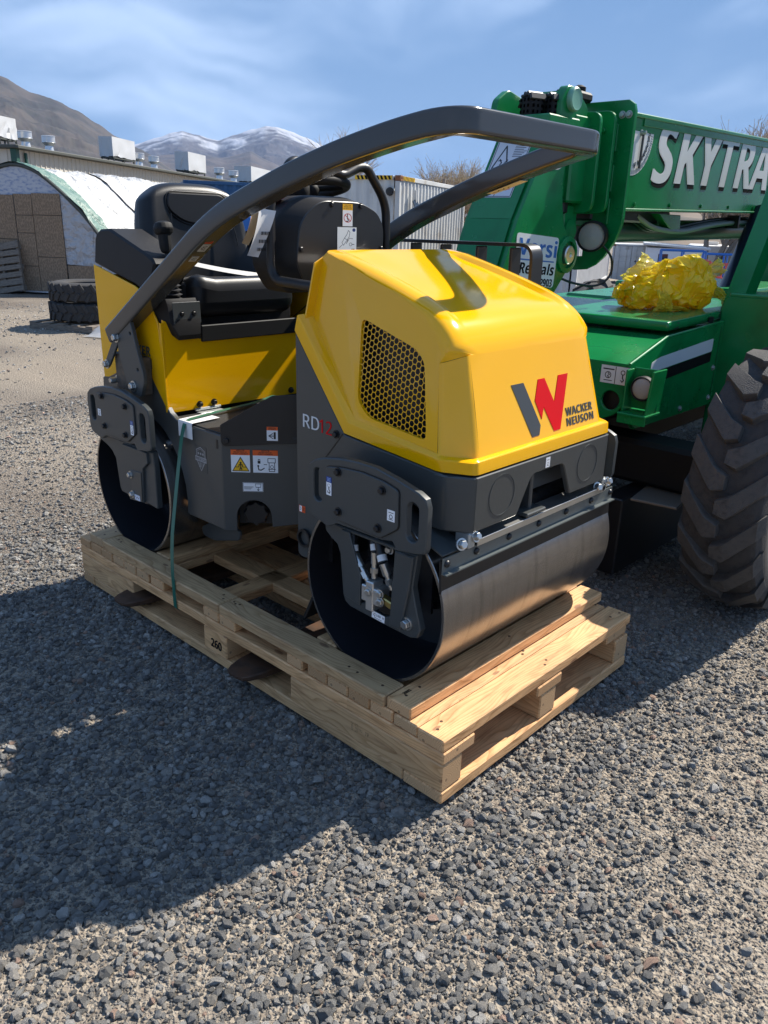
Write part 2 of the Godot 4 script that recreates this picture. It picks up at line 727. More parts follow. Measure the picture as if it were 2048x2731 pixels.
func materials() -> void:
	var wi := wood_images()
	var wt := ImageTexture.create_from_image(wi[0])
	var wh := ImageTexture.create_from_image(wi[2])
	var we := ImageTexture.create_from_image(wi[1])
	var tones := [Color(1.0, 0.98, 0.95), Color(1.14, 1.07, 1.0), Color(0.86, 0.79, 0.71), Color(0.80, 0.83, 0.84)]
	var stain := noise_tex(0.012, [[0.0, Color(0.62, 0.56, 0.52)], [0.33, Color(0.88, 0.86, 0.84)], [0.5, gray(1.0)], [1.0, gray(1.0)]], 512, 6, 11)
	M.wood = []
	M.wood_end = []
	for i in 4:
		var m := mat(tones[i], 0.7)
		m.albedo_texture = wt
		m.detail_enabled = true
		m.detail_blend_mode = BaseMaterial3D.BLEND_MODE_MUL
		m.detail_albedo = stain
		m.heightmap_enabled = true
		m.heightmap_texture = wh
		m.heightmap_scale = 0.06
		M.wood.append(m)
		var e := mat(tones[i], 0.85)
		e.albedo_texture = we
		M.wood_end.append(e)
	M.yellow = mat(Color(0.88, 0.44, 0.002), 0.10)
	M.gray = mat(Color(0.056, 0.060, 0.058), 0.33)
	M.gray.heightmap_enabled = true
	M.gray.heightmap_texture = noise_tex(0.02, [], 256, 3, 3)
	M.gray.heightmap_scale = 0.012
	M.gray.uv1_triplanar = true
	M.gray.uv1_scale = Vector3.ONE * 9.0
	M.rops = mat(Color(0.055, 0.056, 0.056), 0.14)
	M.plate = mat(Color(0.050, 0.056, 0.056), 0.4)
	M.black = mat(Color(0.008, 0.008, 0.009), 0.42)
	M.matt = mat(Color(0.009, 0.009, 0.009), 0.62)
	M.matt.metallic_specular = 0.35
	M.plastic = mat(Color(0.017, 0.016, 0.016), 0.55)
	M.plastic.metallic_specular = 0.35
	M.plastic.heightmap_enabled = true
	M.plastic.heightmap_texture = noise_tex(0.12, [], 256, 3, 12)
	M.plastic.heightmap_scale = 0.035
	M.plastic.uv1_triplanar = true
	M.plastic.uv1_scale = Vector3.ONE * 12.0
	M.vinyl = mat(Color(0.010, 0.010, 0.011), 0.38)
	M.vinyl.metallic_specular = 0.4
	M.vinyl.heightmap_enabled = true
	M.vinyl.heightmap_texture = noise_tex(0.09, [], 256, 3, 14)
	M.vinyl.heightmap_scale = 0.02
	M.vinyl.uv1_triplanar = true
	M.vinyl.uv1_scale = Vector3.ONE * 14.0
	M.drum = mat(Color(0.30, 0.285, 0.27), 0.27, 0.92)
	M.drum.albedo_texture = noise_tex(0.012, [[0.0, gray(0.62)], [0.3, gray(0.86)], [0.6, gray(1.0)], [1.0, gray(0.92)]], 512, 5, 31)
	M.drum.roughness_texture = noise_tex(0.03, [[0.0, gray(0.7)], [1.0, gray(1.0)]], 256, 4, 32)
	M.drum.uv1_scale = Vector3(3.0, 0.5, 1.0)
	M.drum_side = mat(Color(0.012, 0.013, 0.017), 0.45)
	M.steel = mat(Color(0.55, 0.55, 0.53), 0.28, 0.9)
	M.zinc = mat(Color(0.42, 0.44, 0.43), 0.42, 0.55)
	M.white = mat(Color(0.70, 0.70, 0.69), 0.5)
	M.orange = mat(Color(0.75, 0.16, 0.02), 0.5)
	M.red = mat(Color(0.62, 0.004, 0.008), 0.5)
	M.red.metallic_specular = 0.25
	M.ink = mat(Color(0.045, 0.05, 0.053), 0.4)
	M.print_black = mat(Color(0.012, 0.012, 0.012), 0.75)
	M.print_black.metallic_specular = 0.15
	M.print_gray = mat(Color(0.5, 0.5, 0.5), 0.45)
	M.green = mat(Color(0.002, 0.185, 0.048), 0.28)
	M.green.albedo_texture = noise_tex(0.008, [[0.0, Color(0.55, 0.68, 0.6)], [0.35, Color(0.8, 0.9, 0.85)], [0.6, gray(1.0)], [1.0, Color(1.25, 1.08, 1.15)]], 512, 6, 41)
	M.green.roughness_texture = noise_tex(0.02, [[0.0, gray(0.8)], [1.0, gray(1.0)]], 256, 4, 42)
	M.green.uv1_triplanar = true
	M.green.uv1_scale = Vector3.ONE * 0.9
	M.tyre = mat(Color(0.046, 0.043, 0.041), 0.85)
	M.tyre.albedo_texture = noise_tex(0.02, [[0.0, gray(0.5)], [0.5, gray(0.9)], [1.0, Color(1.0, 0.95, 0.86)]], 512, 5, 51)
	M.tyre.heightmap_enabled = true
	M.tyre.heightmap_texture = noise_tex(0.09, [], 512, 4, 52)
	M.tyre.heightmap_scale = 0.16
	M.tyre.uv1_triplanar = true
	M.tyre.uv1_scale = Vector3.ONE * 3.0
	M.tyre_lug = M.tyre.duplicate()
	M.tyre_lug.albedo_color = Color(0.075, 0.070, 0.065).linear_to_srgb()
	M.rust = mat(Color(0.11, 0.06, 0.035), 0.6, 0.35)
	M.rust.albedo_texture = noise_tex(0.02, [[0.0, gray(0.4)], [0.55, gray(0.75)], [1.0, Color(1.0, 0.8, 0.6)]], 256, 4, 61)
	M.rust.uv1_triplanar = true
	M.rust.uv1_scale = Vector3.ONE * 3.0
	M.grit = mat(Color(0.035, 0.036, 0.037), 0.55)
	M.grit.albedo_texture = noise_tex(0.3, [[0.0, gray(0.3)], [0.62, gray(0.6)], [0.75, gray(3.0)], [1.0, gray(6.0)]], 256, 2, 62)
	M.grit.heightmap_enabled = true
	M.grit.heightmap_texture = noise_tex(0.25, [], 256, 2, 63)
	M.grit.heightmap_scale = 0.2
	M.grit.uv1_triplanar = true
	M.grit.uv1_scale = Vector3.ONE * 5.0
	M.strap = mat(Color(0.02, 0.13, 0.085), 0.35)
	M.tarp = mat(Color(0.44, 0.44, 0.43), 0.5)
	M.tarp.heightmap_enabled = true
	M.tarp.heightmap_texture = noise_tex(0.012, [], 512, 4, 64, false, 2.0, FastNoiseLite.TYPE_SIMPLEX_SMOOTH, 30.0)
	M.tarp.heightmap_scale = 9.0
	M.tarp.uv1_triplanar = true
	M.tarp.uv1_scale = Vector3.ONE * 0.45
	M.dirty_tarp = M.tarp.duplicate()
	M.dirty_tarp.albedo_color = Color(0.42, 0.42, 0.43).linear_to_srgb()
	M.green_tarp = M.tarp.duplicate()
	M.green_tarp.albedo_color = Color(0.09, 0.17, 0.14).linear_to_srgb()
	M.osb = mat(Color(0.30, 0.21, 0.135), 0.85)
	M.osb.albedo_texture = noise_tex(0.05, [[0.2, gray(0.55)], [0.5, gray(0.85)], [0.8, gray(1.15)]], 512, 4, 65, false, 2.0, FastNoiseLite.TYPE_CELLULAR)
	M.osb.uv1_triplanar = true
	M.osb.uv1_scale = Vector3(1.6, 0.7, 1.6)
	M.gray_wood = mat(Color(0.20, 0.165, 0.13), 0.85)
	M.gray_wood.albedo_texture = noise_tex(0.03, [[0.2, gray(0.6)], [0.8, gray(1.1)]], 256, 4, 66)
	M.gray_wood.uv1_triplanar = true
	M.gray_wood.uv1_scale = Vector3(1.0, 6.0, 1.0)
	M.siding = mat(Color(0.52, 0.49, 0.42), 0.6)
	M.trim = mat(Color(0.055, 0.06, 0.05), 0.6)
	M.duct = mat(Color(0.62, 0.63, 0.64), 0.35, 0.7)
	M.wrap = mat(Color(0.50, 0.51, 0.52), 0.4)
	M.cont_white = mat(Color(0.58, 0.58, 0.56), 0.55)
	M.cont_white.albedo_texture = noise_tex(0.006, [[0.0, Color(0.6, 0.52, 0.44)], [0.3, gray(0.86)], [1.0, gray(1.0)]], 512, 5, 67)
	M.cont_white.uv1_triplanar = true
	M.cont_white.uv1_scale = Vector3.ONE * 0.3
	M.cont_blue = mat(Color(0.018, 0.085, 0.20), 0.5)
	M.glass = mat(Color(0.02, 0.025, 0.03), 0.05)
	M.bark = mat(Color(0.26, 0.21, 0.165), 0.9)
	M.twig = mat(Color(0.36, 0.285, 0.21), 0.9)
	M.bud = mat(Color(0.46, 0.37, 0.19), 0.8)
	M.rack = mat(Color(0.018, 0.019, 0.021), 0.35)
	M.pale_green = mat(Color(0.16, 0.36, 0.26), 0.35)
	M.dark_green = mat(Color(0.008, 0.045, 0.03), 0.35)
	M.dark_blue = mat(Color(0.012, 0.018, 0.035), 0.3)
	M.lens = mat(Color(0.42, 0.40, 0.37), 0.15)
	M.lens.heightmap_enabled = true
	M.lens.heightmap_texture = noise_tex(0.15, [], 256, 1, 91)
	M.lens.heightmap_scale = 0.3
	M.lens.uv1_triplanar = true
	M.lens.uv1_scale = Vector3.ONE * 12.0
	M.hose = mat(Color(0.27, 0.28, 0.26), 0.5)
	M.pale = mat(Color(0.60, 0.62, 0.64), 0.4)
	M.worn = mat(Color(0.20, 0.20, 0.19), 0.5, 0.4)
	M.worn.albedo_texture = M.rust.albedo_texture
	M.rim = mat(Color(0.62, 0.58, 0.50), 0.55)
	M.manila = mat(Color(0.66, 0.45, 0.24), 0.7)
	M.bag = mat(Color(0.80, 0.62, 0.01), 0.2)
	M.bag.backlight_enabled = true
	M.bag.backlight = Color(0.75, 0.62, 0.05)
	M.bag_thin = mat(Color(0.72, 0.66, 0.10), 0.25)
	M.bag_thin.transparency = BaseMaterial3D.TRANSPARENCY_ALPHA
	M.bag_thin.albedo_color.a = 0.62
	M.bag_thin.backlight_enabled = true
	M.bag_thin.backlight = Color(0.8, 0.72, 0.15)
	M.stencil = mat(Color(0.09, 0.065, 0.04), 0.8)
	M.pit = mat(Color(0.002, 0.002, 0.002), 0.9)
	M.pit.metallic_specular = 0.1
	M.scraper = mat(Color(0.13, 0.145, 0.14), 0.28, 0.2)
	M.alu = mat(Color(0.62, 0.61, 0.58), 0.38, 0.8)
	M.brass = mat(Color(0.55, 0.42, 0.15), 0.3, 0.9)
	M.rubber = mat(Color(0.03, 0.03, 0.032), 0.38)
	M.belt = mat(Color(0.24, 0.24, 0.24), 0.45)
	M.cowl = mat(Color(0.016, 0.016, 0.016), 0.3)
	M.raw = mat(Color(0.13, 0.115, 0.10), 0.5, 0.4)
	M.raw.albedo_texture = M.rust.albedo_texture
	M.raw.uv1_triplanar = true
	M.raw.uv1_scale = Vector3.ONE * 6.0
	M.salmon = mat(Color(0.50, 0.09, 0.07), 0.35)
	M.rental_blue = mat(Color(0.02, 0.13, 0.42), 0.45)


func plank(called: String, parent: Node, c: Vector3, s: Vector3, tone := 0, bev := 0.003) -> MeshInstance3D:
	# a sawn board: long grain on its sides, rings on its ends; the longest side is its length
	var ax := s.max_axis_index()
	var b := MB.new()
	b.box(Vector3.ZERO, s, bev)
	var off := Vector2(rng.randf() * 5.0, rng.randf() * 5.0)
	var sides := [PackedVector3Array(), PackedVector3Array(), PackedVector2Array()]
	var ends := [PackedVector3Array(), PackedVector3Array(), PackedVector2Array()]
	var o1 := (ax + 1) % 3
	var o2 := (ax + 2) % 3
	for i in range(0, b.v.size(), 3):
		var nn := (b.v[i + 2] - b.v[i]).cross(b.v[i + 1] - b.v[i]).normalized()
		var is_end := absf(nn[ax]) > 0.8
		var to: Array = ends if is_end else sides
		for k in 3:
			var p := b.v[i + k]
			to[0].append(p)
			to[1].append(nn)
			if is_end:
				to[2].append(Vector2(p[o1], p[o2]) * 9.0 + Vector2(0.47, 0.55) + off * 0.06)
			else:
				var across := p[o2] if absf(nn[o1]) > absf(nn[o2]) else p[o1] + 0.3
				to[2].append(Vector2(p[ax] * 0.85, across * 5.0) + off)
	var m := ArrayMesh.new()
	for q in [sides, ends]:
		var a := []
		a.resize(Mesh.ARRAY_MAX)
		a[Mesh.ARRAY_VERTEX] = q[0]
		a[Mesh.ARRAY_NORMAL] = q[1]
		a[Mesh.ARRAY_TEX_UV] = q[2]
		m.add_surface_from_arrays(Mesh.PRIMITIVE_TRIANGLES, a)
	m.surface_set_material(0, M.wood[tone])
	m.surface_set_material(1, M.wood_end[tone])
	return part(called, m, null, parent, Transform3D(Basis(), c))


# ------------------------------------------------------------------ land
var land_noise := FastNoiseLite.new()


func land(x: float, z: float) -> float:
	# the yard is flat; beyond the far corrugated container it drops to a lower lot
	var n := (x - 13.07) * 0.404 + (z + 6.115) * 0.915
	var a := (x - 13.07) * 0.915 - (z + 6.115) * 0.404
	var drop := 1.75 * smoothstep(0.3, 3.0, n + maxf(0.0, a - 12.0)) * smoothstep(-1.0, 13.0, a)
	var lump := land_noise.get_noise_2d(x, z) * 0.02 + land_noise.get_noise_2d(x * 5.0, z * 5.0) * 0.006
	var near := Vector2(x - 0.2, z - 0.6).length()
	return -0.022 - drop + lump * smoothstep(1.4, 4.0, near) + (land_noise.get_noise_2d(x * 7.0, z * 7.0) * 0.006)


func sheet(rows: Array, colors: Array = []) -> ArrayMesh:
	# an indexed grid with smooth normals, rows of points
	var h := rows.size()
	var w: int = rows[0].size()
	var v := PackedVector3Array()
	var nn := PackedVector3Array()
	var c := PackedColorArray()
	var ix := PackedInt32Array()
	for i in h:
		for j in w:
			v.append(rows[i][j])
			var dx: Vector3 = rows[i][mini(j + 1, w - 1)] - rows[i][maxi(j - 1, 0)]
			var dz: Vector3 = rows[mini(i + 1, h - 1)][j] - rows[maxi(i - 1, 0)][j]
			var q: Vector3 = dz.cross(dx).normalized()
			nn.append(q if q.y >= 0.0 else -q)
			if colors.size() > 0:
				c.append(colors[i][j])
	for i in h - 1:
		for j in w - 1:
			var k := i * w + j
			ix.append_array([k, k + 1, k + w, k + 1, k + w + 1, k + w])
	var p0: Vector3 = (v[ix[2]] - v[ix[0]]).cross(v[ix[1]] - v[ix[0]])
	if p0.dot(nn[0]) < 0.0:
		for t in range(0, ix.size(), 3):
			var q := ix[t + 1]
			ix[t + 1] = ix[t + 2]
			ix[t + 2] = q
	var a := []
	a.resize(Mesh.ARRAY_MAX)
	a[Mesh.ARRAY_VERTEX] = v
	a[Mesh.ARRAY_NORMAL] = nn
	a[Mesh.ARRAY_INDEX] = ix
	if colors.size() > 0:
		a[Mesh.ARRAY_COLOR] = c
	var m := ArrayMesh.new()
	m.add_surface_from_arrays(Mesh.PRIMITIVE_TRIANGLES, a)
	return m


func rock(sd: int, flat: float) -> ArrayMesh:
	# a broken pebble: a subdivided octahedron cut by random planes
	var g := RandomNumberGenerator.new()
	g.seed = sd
	var cuts := []
	for i in 8:
		var d := Vector3(g.randfn(), g.randfn(), g.randfn()).normalized()
		cuts.append([d, g.randf_range(0.42, 0.80)])
	var b := MB.new()
	var n := 3
	for sx in [-1.0, 1.0]:
		for sy in [-1.0, 1.0]:
			for sz in [-1.0, 1.0]:
				var ax := Vector3(sx, 0, 0)
				var ay := Vector3(0, sy, 0)
				var az := Vector3(0, 0, sz)
				var f := func(i: int, j: int) -> Vector3:
					var p := (ax * (n - i - j) + ay * i + az * j).normalized()
					for c in cuts:
						var e: float = p.dot(c[0])
						if e > c[1]:
							p *= c[1] / e
					return Vector3(p.x * 1.12, p.y * flat, p.z * 0.9)
				for i in n:
					for j in n - i:
						var p0: Vector3 = f.call(i, j)
						var p1: Vector3 = f.call(i + 1, j)
						var p2: Vector3 = f.call(i, j + 1)
						if sx * sy * sz > 0:
							b.tri(p0, p1, p2)
						else:
							b.tri(p0, p2, p1)
						if i + j < n - 1:
							var p3: Vector3 = f.call(i + 1, j + 1)
							if sx * sy * sz > 0:
								b.tri(p1, p3, p2)
							else:
								b.tri(p1, p2, p3)
	return b.mesh(14.0)


func ground() -> void:
	land_noise.seed = 77
	land_noise.frequency = 0.35
	land_noise.fractal_octaves = 3
	# one sheet, fine near the camera and coarse towards the horizon
	var rows := []
	var n := 240
	for i in n + 1:
		var row := []
		var s := (float(i) / n) * 2.0 - 1.0
		var z := 0.5 + s * 7.0 + signf(s) * pow(absf(s), 9.0) * 3500.0
		for j in n + 1:
			var t := (float(j) / n) * 2.0 - 1.0
			var x := 0.3 + t * 8.0 + signf(t) * pow(absf(t), 9.0) * 3500.0
			row.append(Vector3(x, land(x, z), z))
		rows.append(row)
	var gm := mat(Color(0.33, 0.295, 0.25), 0.95)
	gm.metallic_specular = 0.2
	gm.albedo_texture = noise_tex(0.035, [[0.0, Color(0.42, 0.40, 0.40)], [0.4, Color(0.72, 0.70, 0.68)], [0.6, Color(0.95, 0.93, 0.9)], [1.0, Color(1.25, 1.2, 1.12)]], 1024, 6, 70)
	gm.detail_enabled = true
	gm.detail_blend_mode = BaseMaterial3D.BLEND_MODE_MUL
	gm.detail_albedo = noise_tex(0.004, [[0.25, Color(0.62, 0.60, 0.60)], [0.5, Color(0.9, 0.88, 0.86)], [0.75, Color(1.0, 0.97, 0.93)]], 512, 4, 71)
	gm.detail_uv_layer = BaseMaterial3D.DETAIL_UV_2
	gm.heightmap_enabled = true
	gm.heightmap_texture = noise_tex(0.07, [], 1024, 5, 72, false, 2.0, FastNoiseLite.TYPE_CELLULAR)
	gm.heightmap_scale = 1.2
	gm.uv1_triplanar = true
	gm.uv1_world_triplanar = true
	gm.uv1_scale = Vector3.ONE * 1.1
	gm.uv2_triplanar = true
	gm.uv2_world_triplanar = true
	gm.uv2_scale = Vector3.ONE * 0.13
	var o := part("ground", sheet(rows), gm, self)
	tag(o, "pale dusty dirt and gravel ground of the whole yard", "ground", "", "structure")
	# loose stones
	var tints := [Color(0.20, 0.20, 0.20), Color(0.25, 0.25, 0.245), Color(0.16, 0.162, 0.165), Color(0.31, 0.305, 0.295), Color(0.23, 0.222, 0.21), Color(0.27, 0.255, 0.235), Color(0.18, 0.178, 0.175), Color(0.35, 0.34, 0.325)]
	var sm := mat(Color(1, 1, 1), 0.88)
	sm.metallic_specular = 0.25
	sm.vertex_color_use_as_albedo = true
	sm.heightmap_enabled = true
	sm.heightmap_texture = noise_tex(0.09, [], 256, 4, 73)
	sm.heightmap_scale = 1.0
	sm.uv1_triplanar = true
	sm.uv1_scale = Vector3.ONE * 0.8
	var dens := FastNoiseLite.new()
	dens.seed = 15
	dens.frequency = 0.28
	dens.fractal_octaves = 3
	var kinds := 8
	var xs: Array = []
	var cs: Array = []
	for k in kinds:
		xs.append([] as Array[Transform3D])
		cs.append(PackedColorArray())
	var put := func(x: float, z: float, r: float) -> void:
		var k := rng.randi() % kinds
		var bs := Basis(Vector3.UP, rng.randf() * TAU) * Basis(Vector3.RIGHT, rng.randfn() * 0.35)
		bs = bs.scaled(Vector3(r * rng.randf_range(0.8, 1.25), r * rng.randf_range(0.75, 1.1), r * rng.randf_range(0.8, 1.2)))
		xs[k].append(Transform3D(bs, Vector3(x, land(x, z) + r * rng.randf_range(0.05, 0.4), z)))
		var c: Color = tints[rng.randi() % tints.size()]
		if rng.randf() < 0.02:
			c = Color(0.34, 0.245, 0.20)
		var v := rng.randf_range(0.75, 1.35) * 1.5
		cs[k].append(Color(c.r * v * 1.03, c.g * v, c.b * v * 0.95))
	# how stony a place is: thick round the pallet and to the right, thin and dusty at the left
	var stony := func(x: float, z: float) -> float:
		var d := Vector2(maxf(absf(x + 0.018) - 0.525, 0.0), maxf(absf(z - 0.602) - 1.0, 0.0)).length()
		var s := 0.686 * (x + 1.947) + 0.727 * (z - 2.659)
		var heap := exp(-pow((s - 0.14) / 0.42, 2.0))
		return clampf(0.22 + 0.85 * exp(-d / 0.8) + 0.62 * heap + dens.get_noise_2d(x, z) * 0.75, 0.07, 1.0)
	for i in 330000:
		var x := rng.randf_range(-3.0, 5.0)
		var z := rng.randf_range(-4.0, 4.2)
		var s: float = stony.call(x, z)
		if rng.randf() > s:
			continue
		put.call(x, z, minf(0.0042 * pow(rng.randf_range(0.02, 1.0), -0.40), 0.017))
	for i in 75000:
		# coarse stones on top
		var x := rng.randf_range(-2.6, 4.0)
		var z := rng.randf_range(-3.0, 3.4)
		var s: float = stony.call(x, z)
		if rng.randf() > s * s:
			continue
		put.call(x, z, rng.randf_range(0.007, 0.0145) * (1.5 if rng.randf() < 0.03 else 1.0))
	for i in 170000:
		# fines in between, thick near the camera
		var x := rng.randf_range(-2.4, 2.2)
		var z := rng.randf_range(-0.5, 3.2)
		put.call(x, z, rng.randf_range(0.0016, 0.0042))
	for i in 52000:
		var x := rng.randf_range(-6.0, 19.0)
		var z := rng.randf_range(-19.0, -3.0)
		if dens.get_noise_2d(x * 0.5, z * 0.5) < -0.15 + rng.randf() * 0.4:
			continue
		put.call(x, z, rng.randf_range(0.006, 0.024) * rng.randf_range(0.5, 1.0))
	for i in 30000:
		var x := rng.randf_range(3.0, 14.0)
		var z := rng.randf_range(-5.0, 5.0)
		put.call(x, z, rng.randf_range(0.006, 0.018))
	for k in kinds:
		var mm := MultiMesh.new()
		mm.transform_format = MultiMesh.TRANSFORM_3D
		mm.use_colors = true
		mm.mesh = rock(100 + k, 0.62 + 0.06 * k)
		mm.instance_count = xs[k].size()
		for i in xs[k].size():
			mm.set_instance_transform(i, xs[k][i])
			mm.set_instance_color(i, cs[k][i])
		var mi := MultiMeshInstance3D.new()
		mi.name = numbered("gravel")
		mi.multimesh = mm
		mi.material_override = sm
		add_child(mi)
		tag(mi, "loose grey crushed gravel scattered over the yard", "gravel", "loose gravel", "stuff")


func skyline(list: Array, az: float) -> float:
	for i in list.size() - 1:
		if az <= list[i].x and az >= list[i + 1].x:
			var f: float = (list[i].x - az) / (list[i].x - list[i + 1].x)
			return lerpf(list[i].y, list[i + 1].y, f * f * (3.0 - 2.0 * f) * 0.4 + f * 0.6)
	return list[0].y if az > list[0].x else list[list.size() - 1].y


func ridge(called: String, label: String, list: Array, dist: float, foot: float, step: float, tint: Callable, rough := 0.05) -> void:
	# a range of hills that stands dist metres away; its crest heights come from the angles listed
	var n := FastNoiseLite.new()
	n.seed = int(dist)
	n.noise_type = FastNoiseLite.TYPE_SIMPLEX_SMOOTH
	n.fractal_type = FastNoiseLite.FRACTAL_RIDGED
	n.frequency = 4.5 / dist
	n.fractal_octaves = 7
	var rows := []
	var cols := []
	var a0: float = list[0].x
	var a1: float = list[list.size() - 1].x
	var nr := 72
	for i in nr + 1:
		var row := []
		var crow := []
		var t := float(i) / (nr - 6)
		var az := a0
		while az >= a1:
			var top := dist * tan(deg_to_rad(skyline(list, az)))
			var a := deg_to_rad(az)
			var d := dist * (lerpf(foot, 1.0, t) if t <= 1.0 else 1.0 + (t - 1.0) * 1.4)
			var x := -1.95 + cos(a) * d
			var z := 2.66 - sin(a) * d
			var q := n.get_noise_2d(x, z)
			var fine := n.get_noise_2d(x * 5.0 + 500.0, z * 5.0)
			var k := pow(t, 1.25) if t <= 1.0 else 1.0 - (t - 1.0) * 1.6
			var gully := q * rough * 4.0 * sin(clampf(t, 0.0, 1.0) * PI) + fine * rough * 0.35 * smoothstep(0.0, 0.2, t)
			var y := -6.0 + (top + 7.5) * (k + gully * 0.5)
			row.append(Vector3(x, y, z))
			crow.append(tint.call(x, y, z, clampf(y / maxf(top, 1.0), 0.0, 1.2), q, fine))
			az -= step
		rows.append(row)
		cols.append(crow)
	var m := mat(Color(1, 1, 1), 0.95)
	m.vertex_color_use_as_albedo = true
	var o := part(called, sheet(rows, cols), m, self)
	tag(o, label, "hill", "", "structure")


func mountains() -> void:
	var brush := FastNoiseLite.new()
	brush.seed = 8
	brush.frequency = 0.012
	brush.fractal_octaves = 6
	ridge("mountain", "steep bare dark brown mountainside at the far left behind the long shed", [Vector2(76, 9.2), Vector2(70, 8.4), Vector2(66.8, 7.48), Vector2(65.2, 6.75), Vector2(63.9, 6.46), Vector2(62.8, 5.98), Vector2(61.56, 5.27), Vector2(60.5, 4.62), Vector2(59.2, 4.0), Vector2(57, 2.8), Vector2(54, 1.6), Vector2(50, 0.4)], 1500.0, 0.35, 0.06,
		func(x: float, y: float, z: float, _h: float, q: float, fine: float) -> Color:
			var b := brush.get_noise_2d(x, z + y) * 0.5 + 0.5
			var c := Color(0.062, 0.051, 0.042).lerp(Color(0.030, 0.028, 0.025), smoothstep(0.35, 0.65, b))
			return c * (0.85 + 0.25 * fine) if q < 2.0 else c)
	ridge("foothill", "brown brush covered foothill below the snowy ridge", [Vector2(66, 1.0), Vector2(60, 3.0), Vector2(58, 3.7), Vector2(56, 3.85), Vector2(54, 3.7), Vector2(52.2, 4.15), Vector2(51, 3.6), Vector2(49, 2.7), Vector2(46, 2.0), Vector2(40, 1.5), Vector2(34, 1.2)], 2600.0, 0.4, 0.07,
		func(x: float, y: float, z: float, _h: float, _q: float, fine: float) -> Color:
			var b := brush.get_noise_2d(x * 0.6, z * 0.6 + y) * 0.5 + 0.5
			return Color(0.075, 0.060, 0.052).lerp(Color(0.038, 0.035, 0.034), smoothstep(0.35, 0.7, b)) * (0.9 + 0.2 * fine), 0.07)
	ridge("mountain", "higher far ridge with patches of snow along its crest", [Vector2(70, 2.5), Vector2(62, 3.3), Vector2(59.6, 4.2), Vector2(58, 4.7), Vector2(57.2, 5.02), Vector2(56.5, 5.17), Vector2(55.6, 5.0), Vector2(54.9, 4.8), Vector2(54.3, 4.7), Vector2(53.2, 5.1), Vector2(52, 5.45), Vector2(51.2, 5.66), Vector2(50.5, 5.66), Vector2(49.6, 5.42), Vector2(48.6, 5.1), Vector2(47.6, 4.72), Vector2(46.4, 4.2), Vector2(45.2, 3.6), Vector2(43, 2.6), Vector2(38, 1.9), Vector2(32, 1.6)], 4300.0, 0.55, 0.055,
		func(x: float, y: float, z: float, h: float, q: float, fine: float) -> Color:
			var b := brush.get_noise_2d(x * 0.35, z * 0.35 + y * 0.6) * 0.5 + 0.5
			var c := Color(0.07, 0.06, 0.056).lerp(Color(0.036, 0.035, 0.037), smoothstep(0.35, 0.7, b))
			var snow := smoothstep(0.72, 1.02, h + (fine - 0.3) * 0.30 + (b - 0.5) * 0.6 - q * 0.12)
			return c.lerp(Color(0.50, 0.51, 0.54), snow * 0.8), 0.06)
	ridge("hillside", "low brown brushy hillside beyond the vehicles at the right", [Vector2(40, 0.1), Vector2(34, 0.8), Vector2(28, 1.5), Vector2(22, 2.2), Vector2(14, 2.8), Vector2(2, 3.2), Vector2(-12, 3.0)], 420.0, 0.25, 0.25,
		func(x: float, y: float, z: float, _h: float, _q: float, fine: float) -> Color:
			var b := brush.get_noise_2d(x * 3.0, z * 3.0 + y * 2.0) * 0.5 + 0.5
			return Color(0.17, 0.125, 0.085).lerp(Color(0.075, 0.06, 0.045), smoothstep(0.35, 0.65, b)) * (0.85 + 0.3 * fine), 0.05)


